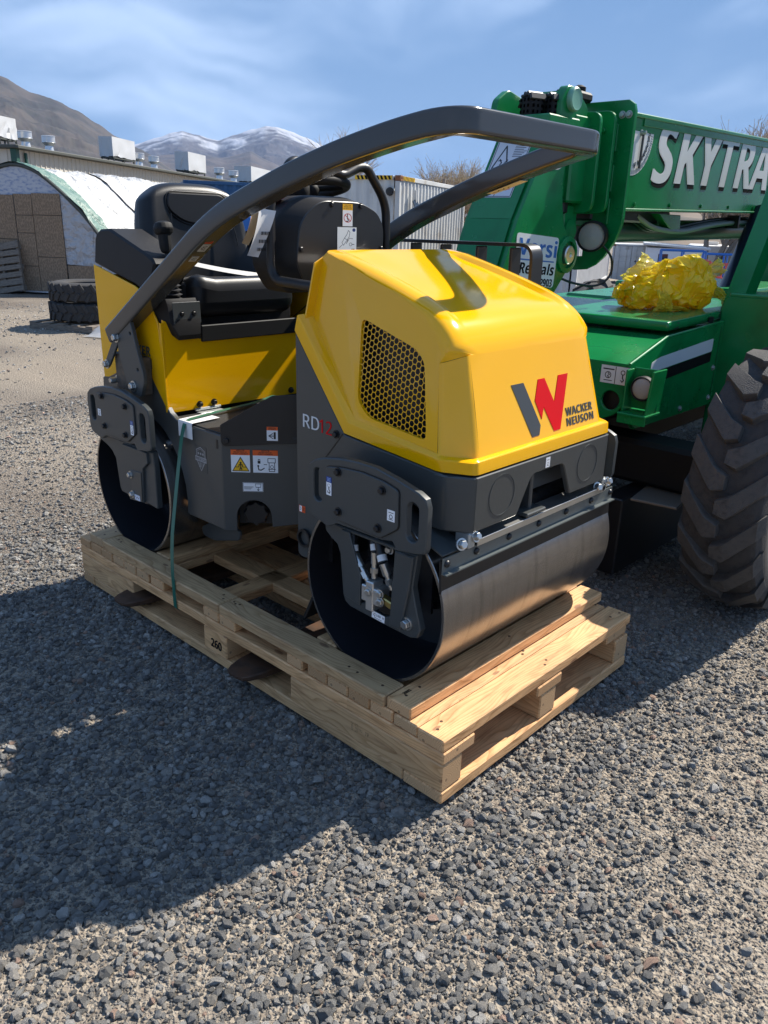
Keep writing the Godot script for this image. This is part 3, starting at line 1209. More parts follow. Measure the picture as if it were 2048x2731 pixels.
# ------------------------------------------------------------------ yard
func container(label: String, at: Vector3, turn: float, l: float, w: float, h: float, paint: Material, doors := false, group := "") -> Node3D:
	# near lower corner at the origin, long side along x, body behind it (-z)
	var o := thing("shipping_container", label, "container", at, turn, group)
	for sx in [0.06, l - 0.06]:
		for sz in [-0.06, -w + 0.06]:
			part("corner_post", boxmesh(Vector3(0.12, h - 0.24, 0.12), 0.01), paint, o, Transform3D(Basis(), Vector3(sx, h * 0.5, sz)))
			for sy in [0.06, h - 0.06]:
				var cb := MB.new()
				var hole := arc(0, 0, 0.035, 0, 350, 11)
				cb.prism([Vector2(-0.083, -0.059), Vector2(0.083, -0.059), Vector2(0.083, 0.059), Vector2(-0.083, 0.059)], 0.02, Transform3D(Basis(), Vector3(0, 0, 0.063)), 0.003, [hole])
				cb.box(Vector3.ZERO, Vector3(0.166, 0.118, 0.125), 0.004)
				part("corner_casting", cb.mesh(20.0), M.cont_rust if paint == M.cont_white and sx < 1.0 and sz > -1.0 and sy > 1.0 else paint, o, Transform3D(Basis(), Vector3(clampf(sx, 0.083, l - 0.083), sy, clampf(sz, -w + 0.083, -0.083)) + Vector3(0.004 * signf(sx - l * 0.5), 0.004 * signf(sy - h * 0.5), 0.022 * signf(sz + w * 0.5))))
	for sy in [0.075, h - 0.05]:
		for sz in [-0.04, -w + 0.04]:
			part("rail", boxmesh(Vector3(l - 0.34, 0.1, 0.06), 0.006), paint, o, Transform3D(Basis(), Vector3(l * 0.5, sy, sz)))
		for sx in [0.04, l - 0.04]:
			part("rail", boxmesh(Vector3(0.06, 0.1, w - 0.34), 0.006), paint, o, Transform3D(Basis(), Vector3(sx, sy, -w * 0.5)))
	var wall := func(len: float, xf: Transform3D, called: String) -> void:
		var g := [[], []]
		var k := 0
		var x := 0.12
		while x < len - 0.12:
			for q in [[0.0, 0.0], [0.072, 0.0], [0.14, -0.036], [0.21, -0.036]]:
				var xx := minf(x + q[0], len - 0.12)
				g[0].append(xf * Vector3(xx, 0.12, q[1] - 0.03))
				g[1].append(xf * Vector3(xx, h - 0.1, q[1] - 0.03))
			x += 0.278
			k += 1
		var b := MB.new()
		b.grid(g)
		part(called, b.mesh(10.0), paint, o)
	if doors:
		for i in 2:
			var dl := (l - 0.28) * 0.5
			var c := Vector3(0.14 + dl * (i + 0.5), h * 0.5, -0.05)
			var d := part("door", boxmesh(Vector3(dl - 0.02, h - 0.24, 0.05), 0.01), paint, o, Transform3D(Basis(), c))
			for k in [-0.22, 0.24]:
				var tb := MB.new()
				tb.tube([Vector3(k, -h * 0.5 + 0.14, 0.05), Vector3(k, h * 0.5 - 0.14, 0.05)], 0.02, 6)
				part("lock_bar", tb.mesh(), M.zinc, d)
			for k in 3:
				part("door_panel", boxmesh(Vector3(dl - 0.14, 0.42, 0.03), 0.015), paint, d, Transform3D(Basis(), Vector3(0, -0.75 + k * 0.75, 0.02)))
	else:
		wall.call(l, Transform3D(), "side_wall")
	wall.call(l, Transform3D(Basis(Vector3.UP, PI), Vector3(l, 0, -w)), "side_wall")
	wall.call(w, Transform3D(Basis(Vector3.UP, -PI * 0.5), Vector3(0, 0, -w)), "end_wall")
	wall.call(w, Transform3D(Basis(Vector3.UP, PI * 0.5), Vector3(l, 0, 0)), "end_wall")
	part("roof", boxmesh(Vector3(l - 0.1, 0.03, w - 0.1), 0.0), paint, o, Transform3D(Basis(), Vector3(l * 0.5, h - 0.03, -w * 0.5)))
	part("floor", boxmesh(Vector3(l - 0.2, 0.05, w - 0.2), 0.0), paint, o, Transform3D(Basis(), Vector3(l * 0.5, 0.14, -w * 0.5)))
	return o


func branch(b: MB, twigs: MB, buds: MB, g: RandomNumberGenerator, at: Vector3, dir: Vector3, len: float, r: float, depth: int, upright: float) -> void:
	var n := 3
	var p := at
	var d := dir
	var path := [p]
	for i in n:
		d = (d + Vector3(g.randfn(), g.randfn() * 0.5 + upright, g.randfn()) * 0.13).normalized()
		p += d * len / n
		path.append(p)
	(b if depth < 2 else twigs).tube(path, r, 5 if depth < 2 else 3, r * 0.5, false)
	if depth >= 3:
		for k in 3:
			var q: Vector3 = path[1].lerp(path[3], g.randf())
			var s := 0.07
			var a := Vector3(g.randfn(), g.randfn(), g.randfn()).normalized() * s
			var c := Vector3(g.randfn(), g.randfn(), g.randfn()).normalized() * s
			buds.tri(q, q + a, q + c)
	if depth >= 4:
		return
	var kids := 5 if depth < 2 else 6
	for k in kids:
		var f := g.randf_range(0.3, 1.0) if depth > 0 else g.randf_range(0.45, 1.0)
		var q: Vector3 = path[0].lerp(path[1], f * 3.0) if f < 0.333 else (path[1].lerp(path[2], f * 3.0 - 1.0) if f < 0.667 else path[2].lerp(path[3], f * 3.0 - 2.0))
		var side := Vector3(g.randfn(), g.randfn() * 0.3, g.randfn()).normalized()
		branch(b, twigs, buds, g, q, (d * 0.8 + side * g.randf_range(0.45, 0.85) + Vector3.UP * upright * 0.5).normalized(), len * g.randf_range(0.55, 0.78), r * 0.50, depth + 1, upright)


func tree(label: String, at: Vector3, h: float, sd: int, stems: int, bud: float, group := "") -> void:
	var o := thing("bare_tree", label, "tree", at, 0.0, group)
	var g := RandomNumberGenerator.new()
	g.seed = sd
	var b := MB.new()
	var tw := MB.new()
	var bu := MB.new()
	for s in stems:
		var lean := Vector3(g.randfn() * 0.22, 1, g.randfn() * 0.22).normalized() if stems > 1 else Vector3.UP
		branch(b, tw, bu, g, Vector3(g.randfn() * 0.1, 0, g.randfn() * 0.1) * (stems - 1), lean, h * 0.42, h * 0.024, 0, 0.35)
	part("trunk", b.mesh(0.0), M.bark, o)
	part("branches", tw.mesh(0.0), M.twig, o)
	if bud > 0.0:
		part("buds", bu.mesh(0.0), M.bud, o)


func vent(label: String, at: Vector3, s: float) -> void:
	var o := thing("roof_vent", label, "roof vent", at, 0.0, "spun metal exhaust vents on the long shed roof")
	var b := MB.new()
	b.lathe([Vector2(0.34, -0.22), Vector2(0.30, 0.08), Vector2(0.26, 0.30)], 18, Transform3D(Basis().scaled(Vector3.ONE * s)))
	part("base", b.mesh(), M.duct, o)
	b = MB.new()
	b.lathe([Vector2(0.26, 0.30), Vector2(0.46, 0.46), Vector2(0.50, 0.52), Vector2(0.46, 0.54), Vector2(0.46, 0.92), Vector2(0.50, 0.94), Vector2(0.44, 0.98), Vector2(0.001, 1.0)], 20, Transform3D(Basis().scaled(Vector3.ONE * s)))
	part("hood", b.mesh(), M.duct, o)


func rooftop_box(label: String, a: Vector3, b: Vector3, c: Vector3, y0: float, y1: float) -> void:
	# a cooling unit wrapped in white plastic: a, b, c are three of its plan corners, left, near, right
	var o := thing("rooftop_unit", label, "rooftop unit", Vector3(b.x, 4.5, b.z), 0.0, "rooftop units wrapped in white plastic")
	var u := a - b
	var w := c - b
	var mb := MB.new()
	var g := []
	var n := 10
	var g0 := RandomNumberGenerator.new()
	g0.seed = int(a.x * 10.0)
	for i in 5:
		var ring := []
		var y := lerpf(y0, y1, i / 4.0) - 4.5
		for s in 4:
			var p: Vector3 = [u, Vector3.ZERO, w, u + w][s]
			var q: Vector3 = [Vector3.ZERO, w, u + w, u][s]
			for k in n:
				var e := p.lerp(q, float(k) / n)
				if k > 0 and i < 4:
					e += Vector3(g0.randfn(), 0, g0.randfn()) * 0.025
				ring.append(Vector3(e.x, y + (g0.randfn() * 0.03 if i == 0 else 0.0), e.z))
		g.append(ring)
	mb.grid(g, true)
	mb.fan(g[4])
	mb.fan(g[0], true)
	part("wrapping", mb.mesh(30.0), M.wrap, o)
	for f in [Vector2(0.06, 0.06), Vector2(0.94, 0.06), Vector2(0.06, 0.94), Vector2(0.94, 0.94), Vector2(0.06, 0.5), Vector2(0.5, 0.06)]:
		var at: Vector3 = u * f.x + w * f.y
		part("stand_leg", boxmesh(Vector3(0.07, y0 - 4.3, 0.07), 0.0), M.trim, o, Transform3D(Basis(), Vector3(at.x, (y0 - 4.3) * 0.5 - 0.2, at.z)))
	part("stand_frame", boxmesh(Vector3(u.length(), 0.08, w.length()) * 0.95, 0.0), M.trim, o, Transform3D(Basis(Vector3.UP, atan2(-u.z, u.x)), (u + w) * 0.5 + Vector3(0, y0 - 4.56, 0)))


func shed() -> void:
	# the long metal building: its eave runs from its near corner along t
	var t := Vector3(0.816, 0, -0.578)
	var back := Vector3(-0.578, 0, -0.816)
	var c0 := Vector3(15.84, 0, -38.35)
	var o := thing("metal_building", "long low metal building with pale ribbed siding and dark roof edge", "building", c0, 0.0)
	var b := MB.new()
	var g := [[], []]
	var s := 0.0
	while s < 84.0:
		for q in [[0.0, 0.0], [0.34, 0.0], [0.37, 0.045], [0.42, 0.045]]:
			var p: Vector3 = t * (s + q[0]) - back * q[1]
			g[0].append(p)
			g[1].append(p + Vector3(0, 4.32, 0))
		s += 0.45
	b.grid(g)
	part("wall", b.mesh(10.0), M.siding, o)
	b = MB.new()
	g = [[], []]
	s = 0.0
	while s < 18.0:
		for q in [[0.0, 0.0], [0.34, 0.0], [0.37, 0.045], [0.42, 0.045]]:
			var p: Vector3 = back * (s + q[0]) - t * q[1]
			g[1].append(p)
			g[0].append(p + Vector3(0, 4.32, 0))
		s += 0.45
	b.grid(g)
	part("end_wall", b.mesh(10.0), M.siding, o)
	var tb := Basis(t, Vector3.UP, -back)
	part("roof", boxmesh(Vector3(85.0, 0.16, 18.6), 0.02), M.trim, o, Transform3D(tb, t * 42.2 + back * 9.0 + Vector3(0, 4.42, 0)))
	part("gutter", boxmesh(Vector3(85.2, 0.14, 0.14), 0.02), M.trim, o, Transform3D(tb, t * 42.2 - back * 0.4 + Vector3(0, 4.40, 0)))
	part("corner_trim", boxmesh(Vector3(0.3, 4.35, 0.3), 0.02), M.green_trim, o, Transform3D(tb, Vector3(0, 2.17, 0) - back * 0.02))
	part("downpipe", boxmesh(Vector3(0.14, 4.2, 0.12), 0.02), M.green_trim, o, Transform3D(tb, t * 0.75 - back * 0.12 + Vector3(0, 2.1, 0)))
	# units on the roof
	var at := func(ss: float, bb: float) -> Vector3: return c0 + t * ss + back * bb
	rooftop_box("white wrapped rooftop unit nearest the corner, cut by the left edge", at.call(1.14, 2.1), at.call(1.14, 1.4), at.call(2.75, 1.4), 4.95, 5.90)
	rooftop_box("large white wrapped rooftop unit in front of the brown mountainside", at.call(13.3, 2.3), at.call(13.3, 1.4), at.call(16.59, 1.4), 4.98, 6.13)
	rooftop_box("white wrapped rooftop unit in front of the snowy ridge", at.call(26.2, 2.5), at.call(26.2, 1.4), at.call(30.11, 1.4), 4.98, 6.30)
	rooftop_box("white wrapped rooftop unit farthest along the shed, half behind the grey bar", at.call(42.75, 3.1), at.call(42.75, 1.4), at.call(50.49, 1.4), 4.98, 6.35)
	vent("metal roof vent right beside the unit nearest the corner", at.call(3.79, 1.6) + Vector3(0, 4.72, 0), 0.75)
	vent("metal roof vent standing alone, second from the corner of the shed", at.call(6.07, 1.6) + Vector3(0, 4.72, 0), 0.75)
	vent("metal roof vent half hidden behind the large wrapped unit", at.call(17.55, 1.6) + Vector3(0, 4.72, 0), 0.8)
	vent("metal roof vent between the large wrapped unit and the next", at.call(20.03, 1.6) + Vector3(0, 4.72, 0), 0.8)
	vent("metal roof vent just right of the third wrapped unit", at.call(33.97, 1.6) + Vector3(0, 4.72, 0), 0.95)
	vent("metal roof vent farthest along the shed, beside the grey roll bar", at.call(37.88, 1.6) + Vector3(0, 4.72, 0), 0.95)


func hoop_tent() -> void:
	var at := Vector3(5.2, -0.03, -13.9)
	var o := thing("hoop_tent", "white tarpaulin hoop tent with a plywood front and green edge band", "tent", at, -0.941)
	var half := [Vector2(2.15, 0), Vector2(2.1, 0.3), Vector2(1.95, 0.66), Vector2(1.62, 1.14), Vector2(1.24, 1.62), Vector2(0.91, 1.93), Vector2(0.45, 2.29), Vector2(0, 2.42)]
	var prof := half.duplicate()
	for i in range(half.size() - 2, -1, -1):
		prof.append(Vector2(-half[i].x, half[i].y))
	prof = fillet(prof, 0.3, 3)
	var n := FastNoiseLite.new()
	n.seed = 3
	n.frequency = 0.7
	n.fractal_octaves = 3
	var cover := func(z0: float, z1: float, rows: int, grow: float) -> ArrayMesh:
		var g := []
		for i in rows + 1:
			var z := lerpf(z0, z1, float(i) / rows)
			var sag := absf(sin(z * PI / 1.9)) * 0.07
			var row := []
			for j in prof.size():
				var p: Vector2 = prof[j]
				var k := 1.0 + (grow - sag * (0.6 if p.y > 0.3 else 0.0) + n.get_noise_2d(z * 2.4 + p.y * 1.6, atan2(p.x, p.y + 0.2) * 2.2) * 0.085) / maxf(p.length(), 0.5)
				row.append(Vector3(p.x * k, p.y * k, -z))
			g.append(row)
		var b := MB.new()
		b.grid(g, false, true)
		return b.mesh(60.0)
	part("cover", cover.call(0.55, 2.6, 44, 0.0), M.tarp, o)
	part("cover", cover.call(2.55, 8.6, 90, 0.035), M.tarp, o)
	part("edge_band", cover.call(-0.06, 0.62, 10, 0.03), M.green_tarp, o)
	var path := []
	for p in prof:
		path.append(Vector3(p.x, p.y, 0.03))
	var hb := MB.new()
	hb.tube(path, 0.035, 7)
	part("hoop", hb.mesh(), M.trim, o)
	# the front: sheets of board, each its own piece, and hanging cloth beside them
	var sheets := [[-1.45, -0.075, 0.0, 0.52], [-1.45, -0.075, 0.53, 1.0], [-1.45, -0.075, 1.01, 1.82], [-0.055, 0.30, 0.0, 0.50], [-0.055, 0.30, 0.51, 1.12], [-0.055, 0.30, 1.13, 1.45], [-0.055, 0.30, 1.46, 1.84], [0.31, 0.885, 0.0, 0.68], [0.31, 0.885, 0.69, 1.46], [0.31, 0.885, 1.47, 1.86]]
	for q in sheets:
		part("plywood_sheet", boxmesh(Vector3(q[1] - q[0], q[3] - q[2], 0.018), 0.002), M.osb, o, Transform3D(Basis(), Vector3((q[0] + q[1]) * 0.5, (q[2] + q[3]) * 0.5 + 0.02, 0.05 + rng.randf() * 0.012)))
	var low := MB.new()
	var lp := pts([0.91, 0.02, 1.12, 0.02])
	lp.append_array(arc(1.24, 0.06, 0.13, 170, 10, 8))
	lp.append_array(pts([1.37, 0.02, 1.62, 0.02, 1.62, 0.56, 0.91, 0.56]))
	low.prism(lp, 0.018, Transform3D(Basis(), Vector3(0, 0, 0.045)))
	part("plywood_sheet", low.mesh(20.0), M.osb, o)
	var hole := MB.new()
	hole.box(Vector3(1.24, 0.1, 0.02), Vector3(0.34, 0.24, 0.02))
	part("opening", hole.mesh(), M.black, o)
	var cloth := func(poly: Array, z: float, m: Material) -> void:
		var b := MB.new()
		b.prism(poly, 0.008, Transform3D(Basis(), Vector3(0, 0, z)))
		part("cloth_panel", b.mesh(20.0), m, o)
	cloth.call(pts([0.89, 0.58, 1.45, 0.56, 1.50, 1.25, 1.30, 1.50, 0.95, 1.84, 0.89, 1.84]), 0.035, M.dirty_tarp)
	cloth.call(pts([1.45, 0.56, 1.63, 0.55, 1.66, 0.02, 2.12, 0.02, 2.06, 0.33, 1.92, 0.66, 1.6, 1.13, 1.50, 1.25]), 0.025, M.dirty_tarp)
	var top := []
	for i in range(6, prof.size() - 6):
		if prof[i].y > 1.84:
			top.append(prof[i] * 0.985)
	top.append(Vector2(-1.0, 1.84))
	top.append(Vector2(1.0, 1.84))
	cloth.call(top, 0.015, M.printed_tarp)
	part("door_gap", boxmesh(Vector3(0.02, 1.84, 0.02), 0.0), M.black, o, Transform3D(Basis(), Vector3(-0.065, 0.94, 0.045)))
	# a worn pallet leans on the boards
	var p := thing("leaning_pallet", "worn grey wooden pallet leaning upright against the plywood tent front", "pallet", at + Vector3(0.59, 0, 0.81) * -0.22 + Vector3(-0.81, 0, 0.59) * 0.42, -0.941)
	var lean := Basis(Vector3.UP, 0.1) * Basis(Vector3.FORWARD, -0.16) * Basis(Vector3.RIGHT, -0.3)
	for k in 7:
		part("slat", boxmesh(Vector3(0.74, [0.10, 0.12, 0.10, 0.09, 0.12, 0.10, 0.13][k], 0.02), 0.003), M.gray_wood, p, Transform3D(lean * Basis(Vector3.FORWARD, rng.randfn() * 0.012), lean * Vector3(0, 0.06 + k * 0.142, 0.05)))
	for k in 3:
		part("stringer", boxmesh(Vector3(0.04, 1.0, 0.09), 0.003), M.gray_wood, p, Transform3D(lean, lean * Vector3(-0.33 + k * 0.33, 0.5, -0.01)))
	for k in 3:
		part("slat", boxmesh(Vector3(0.74, 0.1, 0.02), 0.003), M.gray_wood, p, Transform3D(lean, lean * Vector3(0, 0.1 + k * 0.4, -0.07)))
	var mt := MB.new()
	mt.prism(pts([-1.3, 0.1, 0.55, 0.0, 0.75, 0.42, -0.2, 0.62, -1.4, 0.5]), 0.012, Transform3D(Basis(Vector3(1, 0, 0), Vector3(0, 0, 1), Vector3(0, -1, 0)).inverse(), Vector3(0, 0.035, 0.25)))
	var ms := part("ground_sheet", mt.mesh(20.0), M.dirty_tarp, self, Transform3D(Basis(Vector3.UP, -0.941), at))
	tag(ms, "flat dirty grey sheet lying on the ground at the tent door", "tarp")


func tyre_mesh(r: float, w: float, rim: float) -> MB:
	var b := MB.new()
	b.lathe([Vector2(rim, -w * 0.40), Vector2(rim + 0.03, -w * 0.5), Vector2(r * 0.80, -w * 0.54), Vector2(r * 0.93, -w * 0.48), Vector2(r * 0.965, -w * 0.40), Vector2(r * 0.965, w * 0.40), Vector2(r * 0.93, w * 0.48), Vector2(r * 0.80, w * 0.54), Vector2(rim + 0.03, w * 0.5), Vector2(rim, w * 0.40), Vector2(rim - 0.01, 0.0), Vector2(rim, -w * 0.40)], 56)
	return b


func tyre_stack() -> void:
	var c := Vector3(3.6, 0, -8.3)
	var p := thing("flat_pallet", "low dark wooden pallet under the stack of two tyres", "pallet", c + Vector3(0, -0.02, 0), 0.35)
	for k in 5:
		part("slat", boxmesh(Vector3(1.15, 0.018, 0.12), 0.002), M.gray_wood, p, Transform3D(Basis(), Vector3(0, 0.085, -0.5 + k * 0.25)))
	for k in 3:
		part("runner", boxmesh(Vector3(0.09, 0.075, 1.12), 0.002), M.gray_wood, p, Transform3D(Basis(), Vector3(-0.53 + k * 0.53, 0.037, 0)))
	for i in 2:
		var t := thing("stacked_tyre", ["worn black tractor tyre lying flat at the bottom of the stack", "worn muddy tractor tyre lying flat on top of another tyre"][i], "tyre", c + Vector3(0.0 + 0.02 * i, 0.215 + i * 0.265, 0), 0.5 * i, "tyres stacked behind the roller")
		part("carcass", tyre_mesh(0.53, 0.24, 0.30).mesh(40.0), M.tyre, t)
		for k in 22:
			var a := TAU * k / 22.0
			for s in [-1, 1]:
				part("lug", boxmesh(Vector3(0.035, 0.13, 0.05), 0.008), M.tyre, t, Transform3D(Basis(Vector3.UP, a + (0.07 if s > 0 else 0.0) * 2.0) * Basis(Vector3.RIGHT, 0.55 * s), Basis(Vector3.UP, a + (0.14 if s > 0 else 0.0)) * Vector3(0.515, 0.06 * s, 0)))
	var sh := MB.new()
	var n := FastNoiseLite.new()
	n.frequency = 2.2
	n.seed = 6
	var g := []
	for i in 15:
		var row := []
		for j in 19:
			var x := (j / 18.0 - 0.5) * 1.15
			var z := (i / 14.0 - 0.5) * 0.6
			var e := 1.0 - maxf(absf(x) / 0.575, absf(z) / 0.3)
			row.append(Vector3(x, 0.01 + smoothstep(0.0, 0.6, e) * (0.13 + absf(n.get_noise_2d(x * 1.5, z * 2.5)) * 0.16), z + n.get_noise_2d(x * 3.0, 4.0) * 0.08))
		g.append(row)
	sh.grid(g, false, true)
	var o := part("plastic_sheet", sh.mesh(70.0), M.film, self, Transform3D(Basis(Vector3.UP, 0.4), Vector3(3.65, -0.02, -7.35)))
	tag(o, "crumpled clear plastic sheet lying on the ground before the tyre stack", "plastic sheet")


func yard() -> void:
	M.cont_rust = mat(Color(0.22, 0.085, 0.035), 0.8)
	M.hazard = mat(Color(0.75, 0.45, 0.01), 0.5)
	M.green_trim = mat(Color(0.012, 0.065, 0.045), 0.5)
	M.printed_tarp = mat(Color(0.46, 0.48, 0.52), 0.6)
	M.printed_tarp.albedo_texture = noise_tex(0.03, [[0.0, Color(0.4, 0.5, 0.75)], [0.4, Color(0.85, 0.88, 0.95)], [0.6, gray(1.0)]], 256, 3, 81)
	M.printed_tarp.uv1_triplanar = true
	M.printed_tarp.uv1_scale = Vector3(1.0, 2.0, 1.0)
	M.film = mat(Color(0.55, 0.56, 0.56), 0.3)
	M.film.transparency = BaseMaterial3D.TRANSPARENCY_ALPHA
	M.film.albedo_color.a = 0.6
	shed()
	hoop_tent()
	tyre_stack()
	var c1 := container("white corrugated shipping container with hazard stripes at its rusty corner", Vector3(13.05, -0.03, -11.0), 0.400, 6.06, 2.44, 2.59, M.cont_white)
	for k in 9:
		# black and yellow hazard bands on both top rails by the corner
		var x := 0.22 + k * 0.1
		for s in 2:
			var b := MB.new()
			b.prism(pts([x, 2.495, x + 0.055, 2.495, x + 0.095, 2.585, x + 0.04, 2.585]), 0.004, Transform3D(Basis(), Vector3(0, 0, -0.009)) if s == 0 else Transform3D(Basis(Vector3(0, 0, -1), Vector3(0, 1, 0), Vector3(1, 0, 0)), Vector3(0.005, 0, 0)))
			part("hazard_stripe", b.mesh(10.0), M.print_black, c1)
	for s in 2:
		part("hazard_band", boxmesh(Vector3(0.95, 0.094, 0.004), 0.0), M.hazard, c1, Transform3D(Basis(), Vector3(0.68, 2.54, -0.008)) if s == 0 else Transform3D(Basis(Vector3.UP, PI * 0.5), Vector3(0.008, 2.54, -0.68)))
	var cm := MB.new()
	cm.lathe([Vector2(0.001, 0.06), Vector2(0.085, 0.055), Vector2(0.10, 0.0)], 16)
	var cam2 := part("round_vent", cm.mesh(), M.black, c1, Transform3D(Basis(Vector3.BACK, PI * 0.5), Vector3(-0.02, 2.23, -0.24)))
	tag(cam2, "small round black lamp on the container corner")
	var so := thing("solar_lamp", "small dark solar panel lamp with a cable on the container corner", "lamp", Vector3(13.05, 1.82, -11.0) + Vector3(0.921, 0, -0.389) * 0.86 + Vector3(0.389, 0, 0.921) * 0.12, 0.400)
	part("panel", boxmesh(Vector3(0.30, 0.40, 0.02), 0.004), M.glass, so, Transform3D(Basis(Vector3.FORWARD, -0.25) * Basis(Vector3.RIGHT, -0.35), Vector3(0.02, 0.05, 0.05)))
	part("bracket", boxmesh(Vector3(0.05, 0.3, 0.1), 0.004), M.cont_white, so, Transform3D(Basis(), Vector3(0.03, 0.3, -0.03)))
	var wire := MB.new()
	wire.tube(fillet([Vector3(-0.75, -0.45, -0.06), Vector3(-0.6, -0.4, -0.03), Vector3(-0.35, -0.1, -0.02), Vector3(-0.2, -0.15, 0.0), Vector3(-0.05, -0.02, 0.02)], 0.15), 0.014, 6)
	part("cable", wire.mesh(), M.cont_white, so)
	var c2 := container("long pale corrugated container under the green hook of the telehandler", Vector3(14.2, -0.03, -6.68), 0.415, 8.9, 2.44, 2.59, M.cont_white)
	c2.set_meta("group", "")
	container("blue corrugated shipping container behind the operator seat", Vector3(12.8, -0.03, -19.7), -0.538, 6.06, 2.44, 2.59, M.cont_blue)
	var c3 := container("grey container with closed doors in the lower lot", Vector3(48.4, -1.97, -24.0), -1.107, 2.44, 6.06, 2.59, M.cont_white, true)
	write("4,330", 0.62, 0.16, M.print_black, c3, Transform3D(Basis(), Vector3(1.45, 1.45, 0.02)))
	var bin := thing("blue_tank", "bright blue tank on a black stand seen behind the seat", "tank", Vector3(5.3, -0.03, -6.9), -0.6)
	var tb := MB.new()
	tb.rbox(Vector3(0.62, 0.24, 0.5), 0.05, 8, Transform3D(Basis(), Vector3(0, 1.44, 0)))
	part("tank_body", tb.mesh(), M.rental_blue, bin)
	part("lid", boxmesh(Vector3(0.2, 0.05, 0.2), 0.01), M.rental_blue, bin, Transform3D(Basis(), Vector3(0.1, 1.585, 0)))
	part("stand", boxmesh(Vector3(0.75, 1.15, 0.6), 0.02), M.black, bin, Transform3D(Basis(), Vector3(0, 0.575, 0)))
	part("blue_shelf", boxmesh(Vector3(0.8, 0.05, 0.62), 0.01), M.rental_blue, bin, Transform3D(Basis(), Vector3(0, 1.19, 0)))
	# a broken crate against the long container
	var cr := thing("broken_crate", "small broken wooden crate on the ground against the pale container", "crate", Vector3(13.9, -0.03, -6.05), 0.415)
	for k in 3:
		part("slat", boxmesh(Vector3(0.62, 0.09, 0.02), 0.003), M.wood[1], cr, Transform3D(Basis(), Vector3(0, 0.07 + k * 0.17, 0.05)))
	for k in 2:
		part("upright", boxmesh(Vector3(0.07, 0.5, 0.05), 0.003), M.wood[0], cr, Transform3D(Basis(), Vector3(-0.25 + k * 0.5, 0.25, 0.01)))
	# trees
	tree("tall bare tree with many upright stems behind the white container", Vector3(45.5, -0.5, -47.0), 8.8, 11, 4, 0.0, "")
	tree("slimmer bare tree left of the tall one, behind the roller bar", Vector3(46.5, -0.5, -53.0), 6.5, 12, 3, 0.0, "")
	tree("short bare tree right of the tall one beside the container corner", Vector3(49.5, -0.5, -46.0), 6.8, 13, 3, 0.0, "")
	tree("round budding tree standing alone left of the green boom", Vector3(57.0, -0.6, -43.4), 7.8, 14, 5, 1.0, "")
	tree("budding tree above the green boom at the right edge, left crown of two", Vector3(54.0, -1.9, -19.5), 10.6, 15, 5, 1.0, "")
	tree("budding tree above the green boom, cut by the right edge", Vector3(56.5, -1.9, -17.2), 11.2, 16, 5, 1.0, "")
	var po := thing("utility_pole", "wooden utility pole with a crossarm in front of the round tree", "pole", Vector3(50.4, -0.5, -40.3))
	var pb := MB.new()
	pb.tube([Vector3(0, 0, 0), Vector3(0, 5.4, 0)], 0.16, 8, 0.12)
	part("post", pb.mesh(), M.bark, po)
	part("crossarm", boxmesh(Vector3(2.4, 0.16, 0.14), 0.01), M.bark, po, Transform3D(Basis(Vector3.UP, -0.5), Vector3(0, 4.95, 0)))
	for k in 3:
		var wb := MB.new()
		var wp := []
		for i in 13:
			var f := i / 12.0
			wp.append(Vector3(-1.0 + k, 5.1, 0.5 - 0.5 * k).lerp(Vector3(-14.0, 5.3 + k * 0.3, -42.0), f) - Vector3(0, sin(f * PI) * 0.7, 0))
		wb.tube(wp, 0.018, 3, -1.0, false)
		part("wire", wb.mesh(), M.black, po)
	lower_lot()


